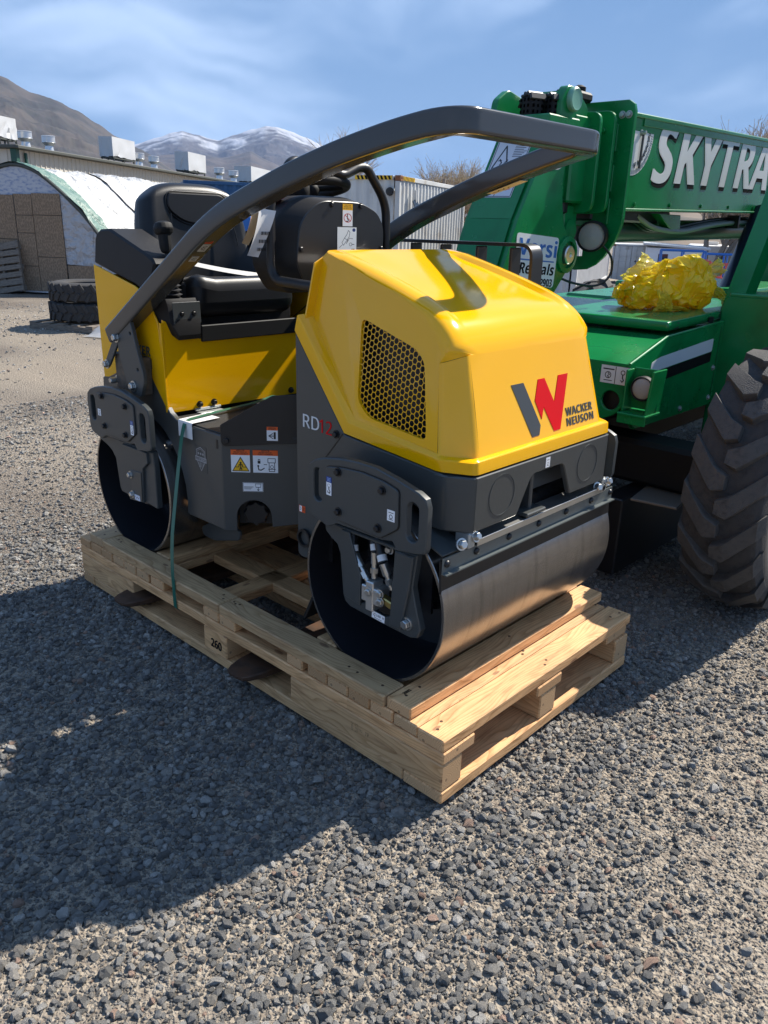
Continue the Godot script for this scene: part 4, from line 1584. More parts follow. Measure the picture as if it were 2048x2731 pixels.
func lower_lot() -> void:
	# what shows under the boom: an office trailer, a pickup, lifts and a camper in the lower lot
	var ot := thing("office_trailer", "white office trailer with two dark doorways in the lower lot", "trailer", Vector3(46.0, -1.95, -18.6), -1.107)
	part("body", boxmesh(Vector3(3.4, 2.3, 5.5), 0.03), M.white, ot, Transform3D(Basis(), Vector3(0, 1.35, -2.75)))
	part("roof", boxmesh(Vector3(3.8, 0.14, 5.9), 0.03), M.cont_white, ot, Transform3D(Basis(Vector3.FORWARD, 0.05), Vector3(0, 2.6, -2.75)))
	for x in [-0.7, 0.9]:
		part("doorway", boxmesh(Vector3(0.55, 1.7, 0.04), 0.0), M.glass, ot, Transform3D(Basis(), Vector3(x, 1.3, 0.0)))
	var suv := thing("pickup", "red pickup with a roof rack seen over the green machine deck", "pickup", Vector3(23.6, -1.72, -8.2), -1.05)
	var b := MB.new()
	b.rbox(Vector3(1.85, 0.75, 4.6), 0.14, 8, Transform3D(Basis(), Vector3(0, 0.85, -1.6)))
	part("body", b.mesh(), M.salmon, suv)
	b = MB.new()
	b.rbox(Vector3(1.7, 0.8, 2.2), 0.16, 8, Transform3D(Basis(), Vector3(0, 1.5, -1.2)), func(p: Vector3) -> Vector3: return Vector3(p.x * (1.0 - maxf(0.0, p.y) * 0.35), p.y, p.z * (1.0 - maxf(0.0, p.y) * 0.5)))
	part("cab", b.mesh(), M.salmon, suv)
	for x in [-0.78, 0.78]:
		part("side_window", boxmesh(Vector3(0.03, 0.42, 1.3), 0.0), M.glass, suv, Transform3D(Basis(Vector3.BACK, signf(x) * 0.1), Vector3(x, 1.56, -1.2)))
	part("windscreen", boxmesh(Vector3(1.35, 0.45, 0.03), 0.0), M.glass, suv, Transform3D(Basis(Vector3.RIGHT, -0.3), Vector3(0, 1.55, -0.15)))
	for x in [-0.7, 0.7]:
		part("rack_rail", boxmesh(Vector3(0.05, 0.05, 1.6), 0.01), M.black, suv, Transform3D(Basis(), Vector3(x, 2.03, -1.2)))
	part("roof_rack", boxmesh(Vector3(1.45, 0.05, 0.08), 0.01), M.black, suv, Transform3D(Basis(), Vector3(0, 2.06, -0.5)))
	for sx in [-0.85, 0.85]:
		for z in [0.0, -3.2]:
			var w := MB.new()
			w.lathe([Vector2(0.001, -0.1), Vector2(0.2, -0.1), Vector2(0.34, -0.1), Vector2(0.36, 0), Vector2(0.34, 0.1), Vector2(0.001, 0.1)], 20)
			part("wheel", w.mesh(), M.tyre, suv, Transform3D(Basis(Vector3.BACK, PI * 0.5), Vector3(sx, 0.36, z)))
	var rv := thing("camper", "white camper with a dark rear window on the far side of the lot", "camper", Vector3(56.0, -1.95, -20.0), -1.1)
	b = MB.new()
	b.rbox(Vector3(3.4, 2.1, 6.0), 0.2, 8, Transform3D(Basis(), Vector3(0, 1.55, -3.0)))
	part("body", b.mesh(), M.white, rv)
	part("rear_window", boxmesh(Vector3(0.95, 0.6, 0.05), 0.01), M.glass, rv, Transform3D(Basis(), Vector3(0.35, 1.75, 0.0)))
	part("side_vent", boxmesh(Vector3(0.25, 0.5, 0.05), 0.01), M.trim, rv, Transform3D(Basis(), Vector3(-1.2, 1.75, 0.0)))
	part("roof_unit", boxmesh(Vector3(0.8, 0.25, 0.9), 0.06), M.white, rv, Transform3D(Basis(), Vector3(-0.3, 2.7, -2.0)))
	var lifts := [[Vector3(33.6, -1.9, -12.3), 1.5, M.salmon, "red scissor lift platform frame parked in the lower lot", 2.2], [Vector3(40.2, -1.9, -15.6), 2.2, M.rental_blue, "blue lift frame behind the red one in the lower lot", 2.45], [Vector3(42.5, -1.9, -14.2), 2.2, M.rental_blue, "blue lift frame at the right of the other blue one", 2.3], [Vector3(36.5, -1.9, -11.9), 1.3, M.salmon, "red lift frame nearest the dark cylinder", 2.0]]
	for q in lifts:
		var lf := thing("scissor_lift", q[3], "lift", q[0], -1.1, "lifts parked in the lower lot")
		var wd: float = q[1]
		var fr := MB.new()
		for x in [-wd * 0.5, 0.0, wd * 0.5]:
			for z in [0.0, -1.6]:
				fr.tube([Vector3(x, 0.9, z), Vector3(x, q[4], z)], 0.05, 5)
		for y in [1.25, 1.7, q[4]]:
			for z in [0.0, -1.6]:
				fr.tube([Vector3(-wd * 0.5, y, z), Vector3(wd * 0.5, y, z)], 0.045, 5)
		part("guard_rail", fr.mesh(), q[2], lf)
		part("chassis", boxmesh(Vector3(wd, 0.7, 1.7), 0.04), q[2], lf, Transform3D(Basis(), Vector3(0, 0.6, -0.8)))
		for i in 4:
			part("scissor_arm", boxmesh(Vector3(wd * 0.98, 0.09, 0.06), 0.01), q[2], lf, Transform3D(Basis(Vector3.BACK, 0.28 * (1 if i % 2 == 0 else -1)), Vector3(0, 1.15 + 0.22 * (i / 2), -0.1 - 0.05 * i)))


# ------------------------------------------------------------------ the pallet under the roller
func pallet() -> void:
	var o := thing("shipping_pallet", "heavy pale timber pallet carrying the yellow road roller", "pallet")
	var l := -0.544
	var r := 0.507
	var fz := 1.602
	var bz := -0.397
	var span := func(x0: float, x1: float, y0: float, y1: float, z0: float, z1: float, called: String, tone: int) -> MeshInstance3D:
		return plank(called, o, Vector3((x0 + x1) * 0.5, (y0 + y1) * 0.5, (z0 + z1) * 0.5), Vector3(x1 - x0, y1 - y0, z1 - z0), tone, 0.004)
	# bottom boards
	span.call(l, r, 0.0, 0.038, fz - 0.14, fz, "bottom_board", 1)
	span.call(l, r, 0.0, 0.038, bz, bz + 0.09, "bottom_board", 2)
	span.call(l + 0.002, l + 0.14, 0.0, 0.038, bz + 0.093, fz - 0.143, "bottom_board", 0)
	span.call(r - 0.14, r - 0.002, 0.0, 0.038, bz + 0.093, fz - 0.143, "bottom_board", 2)
	span.call(-0.09, 0.05, 0.0, 0.038, bz + 0.093, fz - 0.143, "bottom_board", 2)
	# blocks
	for x in [[l, l + 0.089], [-0.062, 0.027], [r - 0.089, r]]:
		span.call(x[0], x[1], 0.039, 0.127, bz, 0.02, "block", 0)
		span.call(x[0] + 0.001, x[1] - 0.001, 0.039, 0.127, 0.50, 0.635, "block", 1)
		span.call(x[0], x[1], 0.039, 0.127, 0.975, fz - 0.002, "block", 0)
	# stringer planks
	span.call(l, l + 0.14, 0.128, 0.165, bz, fz, "stringer", 1)
	span.call(-0.088, 0.052, 0.128, 0.165, bz, fz, "stringer", 2)
	span.call(r - 0.14, r, 0.128, 0.165, bz, fz - 0.012, "stringer", 0)
	# deck boards
	var z := fz
	var tones := [1, 0, 1, 2, 0, 2]
	for k in 6:
		var w: float = [0.095, 0.092, 0.092, 0.09, 0.09, 0.09][k]
		span.call(l + (0.0 if k == 0 else 0.004), r + [0.004, -0.008, 0.0, 0.002, -0.004, 0.0][k], 0.166, 0.203 + [0.0, -0.001, 0.0, 0.0, 0.0, 0.0][k], z - w, z - 0.003, "deck_board", tones[k])
		z -= w
	z = bz
	for k in 6:
		span.call(l + 0.002 * (k % 2), r - 0.003 * (k % 3), 0.166, 0.203, z + 0.002, z + 0.089, "deck_board", 2 if k < 3 else 0)
		z += 0.09
	# spacer blocks below the guards
	for q in [[0.155, 0.245], [0.50, 0.59], [0.595, 0.685], [0.955, 1.03]]:
		span.call(l + 0.003, l + 0.12, 0.166, 0.203, q[0], q[1], "spacer", 1)
		span.call(r - 0.12, r - 0.003, 0.166, 0.203, q[0], q[1], "spacer", 0)
	# guard boards along the sides
	span.call(l, l + 0.089, 0.204, 0.242, -0.196, 0.597, "guard_board", 3)
	span.call(l, l + 0.089, 0.204, 0.242, 0.601, 1.380, "guard_board", 3)
	span.call(r - 0.089, r, 0.204, 0.242, -0.196, 0.62, "guard_board", 0)
	span.call(r - 0.089, r, 0.204, 0.242, 0.625, 1.380, "guard_board", 0)
	# chocks across, before and behind each drum
	span.call(l + 0.008, r + 0.015, 0.204, 0.241, 1.384, 1.474, "chock", 1)
	span.call(l + 0.095, r - 0.092, 0.204, 0.241, 0.995, 1.085, "chock", 0)
	span.call(l + 0.095, r - 0.092, 0.204, 0.241, 0.052, 0.142, "chock", 0)
	span.call(l + 0.004, r, 0.204, 0.241, -0.31, -0.20, "chock", 3)
	# boards across under the machine
	span.call(l + 0.1, r - 0.1, 0.166, 0.203, 0.44, 0.53, "deck_board", 2)
	span.call(-0.25, -0.16, 0.166, 0.203, 0.15, 0.95, "brace", 2)
	span.call(0.15, 0.24, 0.166, 0.203, 0.15, 0.95, "brace", 2)
	# nail heads
	var nb := MB.new()
	nb.lathe([Vector2(0.0045, 0), Vector2(0.0045, 0.0006), Vector2(0.0001, 0.0006)], 7)
	var nm := nb.mesh(30.0)
	var spots := []
	for k in 3:
		var zz := fz - 0.047 - 0.092 * k
		for x in [l + 0.03, l + 0.065, -0.02, 0.015, r - 0.07, r - 0.03]:
			spots.append(Vector3(x + rng.randfn() * 0.006, 0.2032, zz + rng.randfn() * 0.016))
	for x in [l + 0.05, l + 0.11, 0.0, r - 0.09, r - 0.03]:
		spots.append(Vector3(x, 0.2412, 1.43 + rng.randfn() * 0.015))
	for zz in [-0.16, -0.13, 0.55, 0.575, 0.62, 0.635, 0.65, 1.2, 1.24, 1.34]:
		spots.append(Vector3(l + 0.03 + 0.03 * rng.randf(), 0.2422, zz))
	for x in [l + 0.04, l + 0.09]:
		spots.append(Vector3(x, 0.2412, -0.25))
	for p in spots:
		part("nail", nm, M.rust, o, Transform3D(Basis(), p))
	# stencilled marks
	var side := Transform3D(Basis(Vector3(0, 0, 1), Vector3(0, 1, 0), Vector3(-1, 0, 0)), Vector3.ZERO)
	write("260", 0.062, 0.034, M.print_black, o, side * Transform3D(Basis(), Vector3(0.545, 0.06, -l - 0.0006 + 0.0)))
	var sx := side * Transform3D(Basis(), Vector3(1.250, 0.062, -l - 0.0006))
	for q in [[0.0, 0.021, 0.0012, 0.042], [0.0155, 0.021, 0.0012, 0.042], [0.054, 0.021, 0.0012, 0.042], [0.027, 0.0, 0.055, 0.0012], [0.027, 0.042, 0.055, 0.0012]]:
		part("stamp_line", boxmesh(Vector3(q[2], q[3], 0.0008), 0.0), M.stencil, o, sx * Transform3D(Basis(), Vector3(q[0], q[1], 0.0)))
	write("US-", 0.016, 0.009, M.stencil, o, sx * Transform3D(Basis(), Vector3(0.019, 0.029, -0.0006)))
	write("102162", 0.031, 0.008, M.stencil, o, sx * Transform3D(Basis(), Vector3(0.019, 0.017, -0.0006)))
	write("HT", 0.013, 0.009, M.stencil, o, sx * Transform3D(Basis(), Vector3(0.019, 0.005, -0.0006)))
	write("IPPC", 0.030, 0.008, M.stencil, o, sx * Transform3D(Basis(Vector3.BACK, PI * 0.5), Vector3(0.012, 0.006, -0.0006)))
	write("TP", 0.016, 0.014, M.stencil, o, sx * Transform3D(Basis(), Vector3(0.061, 0.013, -0.0006)))
	write("26802", 0.03, 0.011, M.print_black, o, Transform3D(Basis(Vector3(1, 0, 0), Vector3(0, 0, -1), Vector3(0, 1, 0)), Vector3(l + 0.05, 0.2405, 1.415)))


# ------------------------------------------------------------------ the road roller
func hood_x(y: float) -> float:
	var d := y - 0.93
	return 0.385 - 0.07 * d - 0.2 * d * d


func roller() -> void:
	var o := thing("road_roller", "yellow and grey tandem road roller standing on the timber pallet", "road roller")
	roller_hood(o)
	roller_front(o)
	roller_rear(o)
	roller_seat(o)
	roller_console(o)
	roller_bar(o)
	for k in 2:
		var zc: float = [1.23, -0.088][k]
		drum(o, zc, k == 0)
	for s in [-1.0, 1.0]:
		side_plate(o, 0.0, s, true)
		side_plate(o, -1.306, s, false)


func roller_hood(o: Node3D) -> void:
	# each side of the hood: the flared skirt, then a leaning panel with a grille opening
	var ridge := [Vector2(0.868, 1.375), Vector2(0.895, 1.399), Vector2(0.925, 1.391), Vector2(0.955, 1.381), Vector2(1.06, 1.348), Vector2(1.13, 1.326), Vector2(1.19, 1.306), Vector2(1.258, 1.281), Vector2(1.292, 1.262), Vector2(1.322, 1.238), Vector2(1.343, 1.216), Vector2(1.358, 1.196), Vector2(1.366, 1.175), Vector2(1.370, 1.150)]
	var window := fillet_loop(pts([1.073, 1.237, 1.288, 1.176, 1.322, 1.146, 1.359, 0.946, 1.14, 0.970, 1.094, 1.010]), 0.022, 3)
	var hood := MB.new()
	for s in [-1.0, 1.0]:
		var fl: bool = s > 0.0
		# skirt bands
		var a0 := [Vector3(0.397, 1.182, 0.846), Vector3(0.397, 0.912, 1.059), Vector3(0.397, 0.878, 1.405), Vector3(0.394, 0.8775, 1.424), Vector3(0.386, 0.877, 1.438), Vector3(0.358, 0.877, 1.492), Vector3(0.350, 0.877, 1.502), Vector3(0.336, 0.877, 1.505)]
		var a1 := [Vector3(0.397, 1.226, 0.858), Vector3(0.399, 0.944, 1.076), Vector3(0.399, 0.910, 1.400), Vector3(0.396, 0.909, 1.422), Vector3(0.387, 0.9085, 1.436), Vector3(0.358, 0.908, 1.490), Vector3(0.350, 0.908, 1.499), Vector3(0.336, 0.908, 1.502)]
		var a2 := [Vector3(0.395, 1.228, 0.862), Vector3(0.396, 0.948, 1.079), Vector3(0.396, 0.914, 1.400), Vector3(0.392, 0.912, 1.420), Vector3(0.384, 0.912, 1.434), Vector3(0.352, 0.912, 1.487), Vector3(0.344, 0.912, 1.496), Vector3(0.334, 0.912, 1.499)]
		var a3 := [Vector3(hood_x(1.232), 1.232, 0.868), Vector3(hood_x(0.958), 0.958, 1.088), Vector3(0.384, 0.922, 1.400), Vector3(0.381, 0.918, 1.410), Vector3(0.376, 0.916, 1.418), Vector3(0.333, 0.914, 1.474), Vector3(0.326, 0.914, 1.481), Vector3(0.312, 0.914, 1.484)]
		var g := []
		for row in [a0, a1, a2, a3]:
			var rr := []
			for p in row:
				rr.append(Vector3(p.x * s, p.y, p.z))
			g.append(rr)
		hood.grid(g, false, fl)
		# leaning side panel
		var poly := [Vector2(0.868, 1.232), Vector2(1.088, 0.958), Vector2(1.400, 0.922)]
		for i in range(ridge.size() - 1, -1, -1):
			poly.append(ridge[i])
		var sp := MB.new()
		sp.cap([sp.orient(poly, false), sp.orient(window, true)], Transform3D(), 0.0, false)
		for i in range(0, sp.v.size(), 3):
			var q := [sp.v[i], sp.v[i + 2], sp.v[i + 1]]
			var w := []
			for p in q:
				w.append(Vector3(hood_x(p.y) * s, p.y, p.x))
			if fl:
				hood.tri(w[0], w[2], w[1])
			else:
				hood.tri(w[0], w[1], w[2])
		# the rim of the grille opening
		var wr := [[], []]
		for p in window:
			wr[0].append(Vector3(hood_x(p.y) * s, p.y, p.x))
			wr[1].append(Vector3((hood_x(p.y) - 0.012) * s, p.y, p.x))
		hood.grid(wr, true, fl)
		# chamfered panel between the side and the front
		var lo: Array = g[3].slice(2)
		var hi := [Vector3(0.3602, 1.150, 1.370), Vector3(0.357, 1.152, 1.376), Vector3(0.352, 1.154, 1.382), Vector3(0.312, 1.166, 1.407), Vector3(0.304, 1.1685, 1.412), Vector3(0.292, 1.170, 1.414)]
		var hh := []
		for p in hi:
			hh.append(Vector3(p.x * s, p.y, p.z))
		var mid := []
		for i in lo.size():
			mid.append(lo[i].lerp(hh[i], 0.5))
		hood.grid([lo, mid, hh], false, fl)
	# front skirt and face
	var fg := []
	for q in [[0.336, 0.877, 1.505], [0.336, 0.908, 1.502], [0.334, 0.912, 1.499], [0.312, 0.914, 1.484], [0.300, 1.05, 1.447], [0.292, 1.170, 1.414]]:
		var row := []
		for k in 9:
			row.append(Vector3(lerpf(-q[0], q[0], k / 8.0), q[1], q[2]))
		fg.append(row)
	hood.grid(fg)
	# top: rows from the rear edge to the front crease; edge points on the ridge, a low bead along both sides
	var rows := []
	var edge := [Vector3(0.330, 1.375, 0.866), Vector3(0.306, 1.399, 0.893)]
	for i in range(2, ridge.size()):
		edge.append(Vector3(hood_x(ridge[i].y), ridge[i].y, ridge[i].x))
	edge.append(Vector3(0.331, 1.162, 1.397))
	edge.append(Vector3(0.292, 1.170, 1.414))
	edge[0] = Vector3(hood_x(1.375), 1.375, 0.868)
	edge[1] = Vector3(hood_x(1.399), 1.399, 0.895)
	var mid_line := [Vector2(0.845, 1.382), Vector2(0.872, 1.408), Vector2(0.91, 1.401), Vector2(0.945, 1.392), Vector2(1.055, 1.362), Vector2(1.125, 1.342), Vector2(1.19, 1.322), Vector2(1.262, 1.298), Vector2(1.300, 1.284), Vector2(1.332, 1.268), Vector2(1.356, 1.252), Vector2(1.375, 1.235), Vector2(1.389, 1.219), Vector2(1.400, 1.203), Vector2(1.408, 1.188), Vector2(1.414, 1.170)]
	for i in edge.size():
		var e: Vector3 = edge[i]
		var c: Vector2 = mid_line[i]
		var f := smoothstep(0.90, 0.96, e.z) * smoothstep(1.37, 1.24, e.z)
		var prof := [[0.0, 0.0, 0.0], [0.006, 0.42, 0.0], [0.016, 0.72, 0.002], [0.030, 0.90, 0.005], [0.054, 0.97, 0.006], [0.066, 0.98, 0.004], [0.078, 0.985, -0.008], [0.09, 0.99, -0.010], [0.18, 1.0, -0.008], [0.26, 1.0, -0.006]]
		var left := []
		for q in prof:
			var x: float = maxf(0.0, e.x - q[0] * (e.x / 0.35))
			var y: float = lerpf(e.y, c.y, q[1]) + q[2] * f
			var z: float = lerpf(e.z, c.x, q[1])
			left.append(Vector3(x, y, z))
		var row := []
		for p in left:
			row.append(Vector3(-p.x, p.y, p.z))
		row.append(Vector3(0, c.y - 0.006 * f, c.x))
		for k in range(left.size() - 1, -1, -1):
			row.append(left[k])
		rows.append(row)
	hood.grid(rows, false, true)
	# rear closing panel
	var rp := MB.new()
	rp.prism(pts([-0.385, 1.19, 0.385, 1.19, 0.34, 1.372, 0.30, 1.392, -0.30, 1.392, -0.34, 1.372]), 0.006, Transform3D(Basis(), Vector3(0, 0, 0.868)))
	part("hood_back", rp.mesh(20.0), M.yellow, o)
	var hd := part("hood", hood.mesh(46.0), M.yellow, o)
	# honeycomb grilles
	for s in [-1.0, 1.0]:
		var gb := MB.new()
		var pw := PackedVector2Array(window)
		var pitch := 0.0172
		var rr := pitch / sqrt(3.0)
		for iy in 24:
			for ix in 22:
				var c := Vector2(1.06 + iy * pitch * 0.866, 0.93 + (ix + 0.5 * (iy % 2)) * pitch)
				for k in 3:
					var p := c + Vector2.from_angle(deg_to_rad(60.0 * k)) * rr
					var q := c + Vector2.from_angle(deg_to_rad(60.0 * k + 60.0)) * rr
					if not (Geometry2D.is_point_in_polygon(p, pw) or Geometry2D.is_point_in_polygon(q, pw)):
						continue
					var d := (q - p).normalized() * 0.0008
					var n := Vector2(-d.y, d.x) * 1.5
					var r4 := []
					for e in [p - n, p + n, q + n, q - n]:
						r4.append(Vector3((hood_x(e.y) - 0.005) * s, e.y, e.x))
					var in4 := []
					for e in r4:
						in4.append(e - Vector3(0.004 * s, 0, 0))
					if s < 0.0:
						gb.quad(r4[0], r4[3], r4[2], r4[1])
					else:
						gb.quad(r4[0], r4[1], r4[2], r4[3])
					gb.quad(r4[0], r4[1], in4[1], in4[0])
					gb.quad(r4[3], r4[2], in4[2], in4[3])
		part("grille", gb.mesh(0.0), M.yellow, hd)
	# what is behind them
	var eb := MB.new()
	eb.box(Vector3(0, 1.04, 1.10), Vector3(0.62, 0.42, 0.38), 0.02)
	eb.box(Vector3(0, 1.0, 1.33), Vector3(0.5, 0.3, 0.1), 0.01)
	part("engine", eb.mesh(20.0), M.black, o)
	# badge and lettering on the leaning front face
	var ey := Vector3(0, 0.257, -0.07).normalized()
	var fr := Transform3D(Basis(Vector3.RIGHT, ey, Vector3.RIGHT.cross(ey)), Vector3(0, 0.913, 1.4843))
	var lg := MB.new()
	lg.prism(pts([-0.130, 0.169, -0.070, 0.169, -0.013, 0.040, -0.026, 0.013, -0.062, 0.013]), 0.0012, fr, 0.0)
	part("badge_bar", lg.mesh(10.0), M.ink, hd)
	lg = MB.new()
	lg.prism(pts([0.004, 0.170, 0.038, 0.170, 0.073, 0.096, 0.112, 0.170, 0.166, 0.170, 0.087, 0.013, 0.053, 0.013, 0.015, 0.089, -0.003, 0.056, -0.025, 0.113]), 0.0014, fr, 0.0)
	part("badge_zigzag", lg.mesh(10.0), M.red, hd)
	write("WACKER", 0.155, 0.0245, M.ink, hd, fr * Transform3D(Basis(), Vector3(0.128, 0.0455, 0.0002)))
	write("NEUSON", 0.158, 0.0245, M.ink, hd, fr * Transform3D(Basis(), Vector3(0.127, 0.0145, 0.0002)))


func roller_front(o: Node3D) -> void:
	# grey side panels of the front frame
	for s in [-1.0, 1.0]:
		var poly := pts([0.862, 0.463, 0.882, 0.463, 0.915, 0.468])
		poly.append_array(arc(1.23, 0.481, 0.302, 176, 56, 12))
		poly.append_array(pts([1.428, 0.718, 1.428, 0.872, 1.059, 0.906, 0.848, 1.176, 0.848, 0.475]))
		var b := MB.new()
		if s < 0:
			b.prism(poly, 0.02, left_plane(-0.376), 0.003)
		else:
			b.prism(poly, 0.02, Transform3D(Basis(Vector3(0, 0, 1), Vector3(0, 1, 0), Vector3(1, 0, 0)), Vector3(0.376, 0, 0)), 0.003)
		var p := part("side_panel", b.mesh(30.0), M.gray, o)
		if s < 0:
			var fr := left_plane(-0.3962)
			write("RD", 0.072, 0.040, M.white, p, fr * Transform3D(Basis(Vector3(1, -0.02, 0), Vector3(0, 1, 0), Vector3.BACK), Vector3(0.880, 0.8975, 0)), false)
			write("12", 0.054, 0.040, M.red, p, fr * Transform3D(Basis(Vector3(1, -0.02, 0), Vector3(0, 1, 0), Vector3.BACK), Vector3(0.953, 0.8945, 0)), false)
			var seam := MB.new()
			seam.box(Vector3(-0.3966, 0.862, 1.015), Vector3(0.0012, 0.118, 0.0035), 0.0, Basis(Vector3.RIGHT, 0.70))
			part("seam", seam.mesh(0.0), M.black, p)
			part("bolt", bolt_mesh(0.009, 0.012), M.black, p, along(Vector3.LEFT, Vector3(-0.396, 0.902, 1.026)))
			var st := canvas(64, 56, Color(0.85, 0.3, 0.05))
			st.fill_rect(Rect2i(3, 3, 26, 50), Color(0.95, 0.95, 0.95))
			ink_path(st, [10, 12, 20, 26, 10, 42], 4, Color.BLACK)
			ink_path(st, [36, 14, 58, 14, 36, 26, 58, 26, 36, 38, 58, 38], 2, Color(0.2, 0.1, 0.05))
			sticker(st, 0.028, 0.022, p, fr * Transform3D(Basis(), Vector3(0.872, 0.628, 0)))
			var pipe := MB.new()
			pipe.lathe([Vector2(0.027, 0), Vector2(0.031, 0.006), Vector2(0.031, 0.012), Vector2(0.024, 0.012), Vector2(0.022, -0.03), Vector2(0.001, -0.03)], 20, along(Vector3.LEFT, Vector3(-0.396, 0.535, 0.888)))
			part("drain_pipe", pipe.mesh(), M.black, p)
	var core := MB.new()
	core.box(Vector3(0, 0.83, 1.14), Vector3(0.748, 0.10, 0.56))
	core.box(Vector3(0, 0.69, 0.92), Vector3(0.74, 0.44, 0.13))
	core.box(Vector3(0, 1.02, 0.93), Vector3(0.62, 0.30, 0.10))
	part("frame", core.mesh(10.0), M.black, o)
	# bumper: front plate with an opening, chamfered corners
	var b := MB.new()
	var top := 0.871
	var bot := 0.717
	var cut := [Vector2(0.350, bot), Vector2(0.350, top), Vector2(-0.350, top), Vector2(-0.350, bot), Vector2(-0.148, bot)]
	var tz := fillet([Vector2(-0.148, bot), Vector2(-0.085, 0.826), Vector2(0.085, 0.826), Vector2(0.140, bot)], 0.022, 4)
	for i in range(1, tz.size()):
		cut.append(tz[i])
	b.prism(cut, 0.016, Transform3D(Basis(), Vector3(0, 0, 1.491)), 0.003)
	for s in [-1.0, 1.0]:
		var rows := []
		for y in [bot, bot + 0.004, top - 0.004, top]:
			var k := 0.003 if y == bot or y == top else 0.0
			var row := []
			for q in [[0.352 - k, 1.5065 - k], [0.362 - k, 1.497 - k], [0.392 - k, 1.445], [0.397 - k, 1.430], [0.397 - k, 1.40]]:
				row.append(Vector3(q[0] * s, y, q[1]))
			rows.append(row)
		b.grid(rows, false, s < 0)
		b.quad(Vector3(0.35 * s, bot, 1.50), Vector3(0.392 * s, bot, 1.445), Vector3(0.39 * s, bot, 1.40), Vector3(0.34 * s, bot, 1.40))
		b.quad(Vector3(0.35 * s, top, 1.50), Vector3(0.392 * s, top, 1.445), Vector3(0.39 * s, top, 1.40), Vector3(0.34 * s, top, 1.40))
		b.box(Vector3(0.36 * s, 0.79, 1.40), Vector3(0.05, 0.14, 0.04))
	var bp := part("bumper", b.mesh(30.0), M.gray, o)
	for x in [-0.229, 0.229]:
		var rb := MB.new()
		rb.lathe([Vector2(0.0602, 0), Vector2(0.0602, 0.0012), Vector2(0.0575, 0.0012), Vector2(0.0575, 0)], 40, along(Vector3.BACK, Vector3(x, 0.799, 1.507)))
		part("round_cover", rb.mesh(20.0), M.plate, bp)
	var ib := MB.new()
	ib.box(Vector3(0, 0.86, 1.46), Vector3(0.40, 0.01, 0.07))
	ib.box(Vector3(0, 0.79, 1.41), Vector3(0.5, 0.13, 0.01))
	part("inner_panel", ib.mesh(10.0), M.plate, bp)
	var hook := MB.new()
	hook.box(Vector3(-0.035, 0.765, 1.462), Vector3(0.016, 0.13, 0.035), 0.003)
	hook.box(Vector3(-0.04, 0.700, 1.482), Vector3(0.10, 0.012, 0.05), 0.003)
	part("tow_lug", hook.mesh(20.0), M.gray, bp)
	var ls := canvas(40, 56, Color(0.92, 0.92, 0.92))
	ink_path(ls, [10, 14, 30, 14], 2, Color.BLACK)
	ink_disc(ls, Vector2(20, 34), 8, Color.BLACK, 6)
	ink_path(ls, [14, 46, 28, 46], 2, Color.BLACK)
	sticker(ls, 0.022, 0.030, bp, Transform3D(Basis(), Vector3(-0.0073, 0.847, 1.507)))
	# scraper bar across the drum
	var tilt := Basis(Vector3.RIGHT, -0.12)
	var sb := MB.new()
	var sec := pts([0, 0.046, 0.004, 0.046, 0.004, 0.004, 0.018, 0.004, 0.018, 0, 0, 0])
	sb.prism(sec, 0.906, Transform3D(Basis(Vector3(0, 0, 1), Vector3(0, 1, 0), Vector3(-1, 0, 0)), Vector3(0.453, 0.622, 1.488)), 0.001)
	var scr := part("scraper_bar", sb.mesh(20.0), M.scraper, o)
	for x in [-0.437, -0.31, -0.155, 0.0, 0.155, 0.31, 0.437]:
		var bm := MB.new()
		bm.lathe([Vector2(0.0105, 0), Vector2(0.0098, 0.005), Vector2(0.006, 0.008), Vector2(0.001, 0.0085)], 14)
		part("carriage_bolt", bm.mesh(50.0), M.black, scr, along(Vector3.BACK, Vector3(x, 0.651, 1.492)))
	part("rubber_blade", boxmesh(Vector3(0.905, 0.095, 0.007), 0.001), M.black, o, Transform3D(Basis(Vector3.RIGHT, -0.06), Vector3(0, 0.612, 1.484)))
	sb = MB.new()
	sb.box(Vector3(0.03, 0.688, 1.475), Vector3(0.70, 0.006, 0.052), 0.001, Basis(Vector3.RIGHT, 0.16))
	sb.box(Vector3(0.03, 0.680, 1.501), Vector3(0.70, 0.020, 0.004), 0.001)
	part("mounting_strip", sb.mesh(20.0), M.steel, o)
	for x in [-0.345, 0.375]:
		var mb := MB.new()
		mb.box(Vector3(x, 0.694, 1.478), Vector3(0.028, 0.045, 0.05), 0.004)
		var br := part("mounting_bracket", mb.mesh(20.0), M.zinc, o)
		part("bolt", bolt_mesh(0.012, 0.018), M.steel, br, along(Vector3(-0.3, 0.3, 1), Vector3(x - 0.035, 0.690, 1.492)))
		part("bolt", bolt_mesh(0.011, 0.016), M.steel, br, along(Vector3(0, 0.4, 1), Vector3(x + 0.01, 0.703, 1.504)))
	var fl := MB.new()
	fl.box(Vector3(-0.40, 0.690, 1.44), Vector3(0.10, 0.006, 0.10), 0.001, Basis(Vector3.RIGHT, 0.35))
	fl.box(Vector3(0.41, 0.690, 1.44), Vector3(0.08, 0.006, 0.10), 0.001, Basis(Vector3.RIGHT, 0.35))
	part("bracket_plate", fl.mesh(20.0), M.plate, o)
	# rear blade of the front drum
	part("rubber_blade", boxmesh(Vector3(0.90, 0.10, 0.012), 0.002), M.black, o, Transform3D(Basis(Vector3.RIGHT, 0.45), Vector3(0, 0.33, 0.958)))


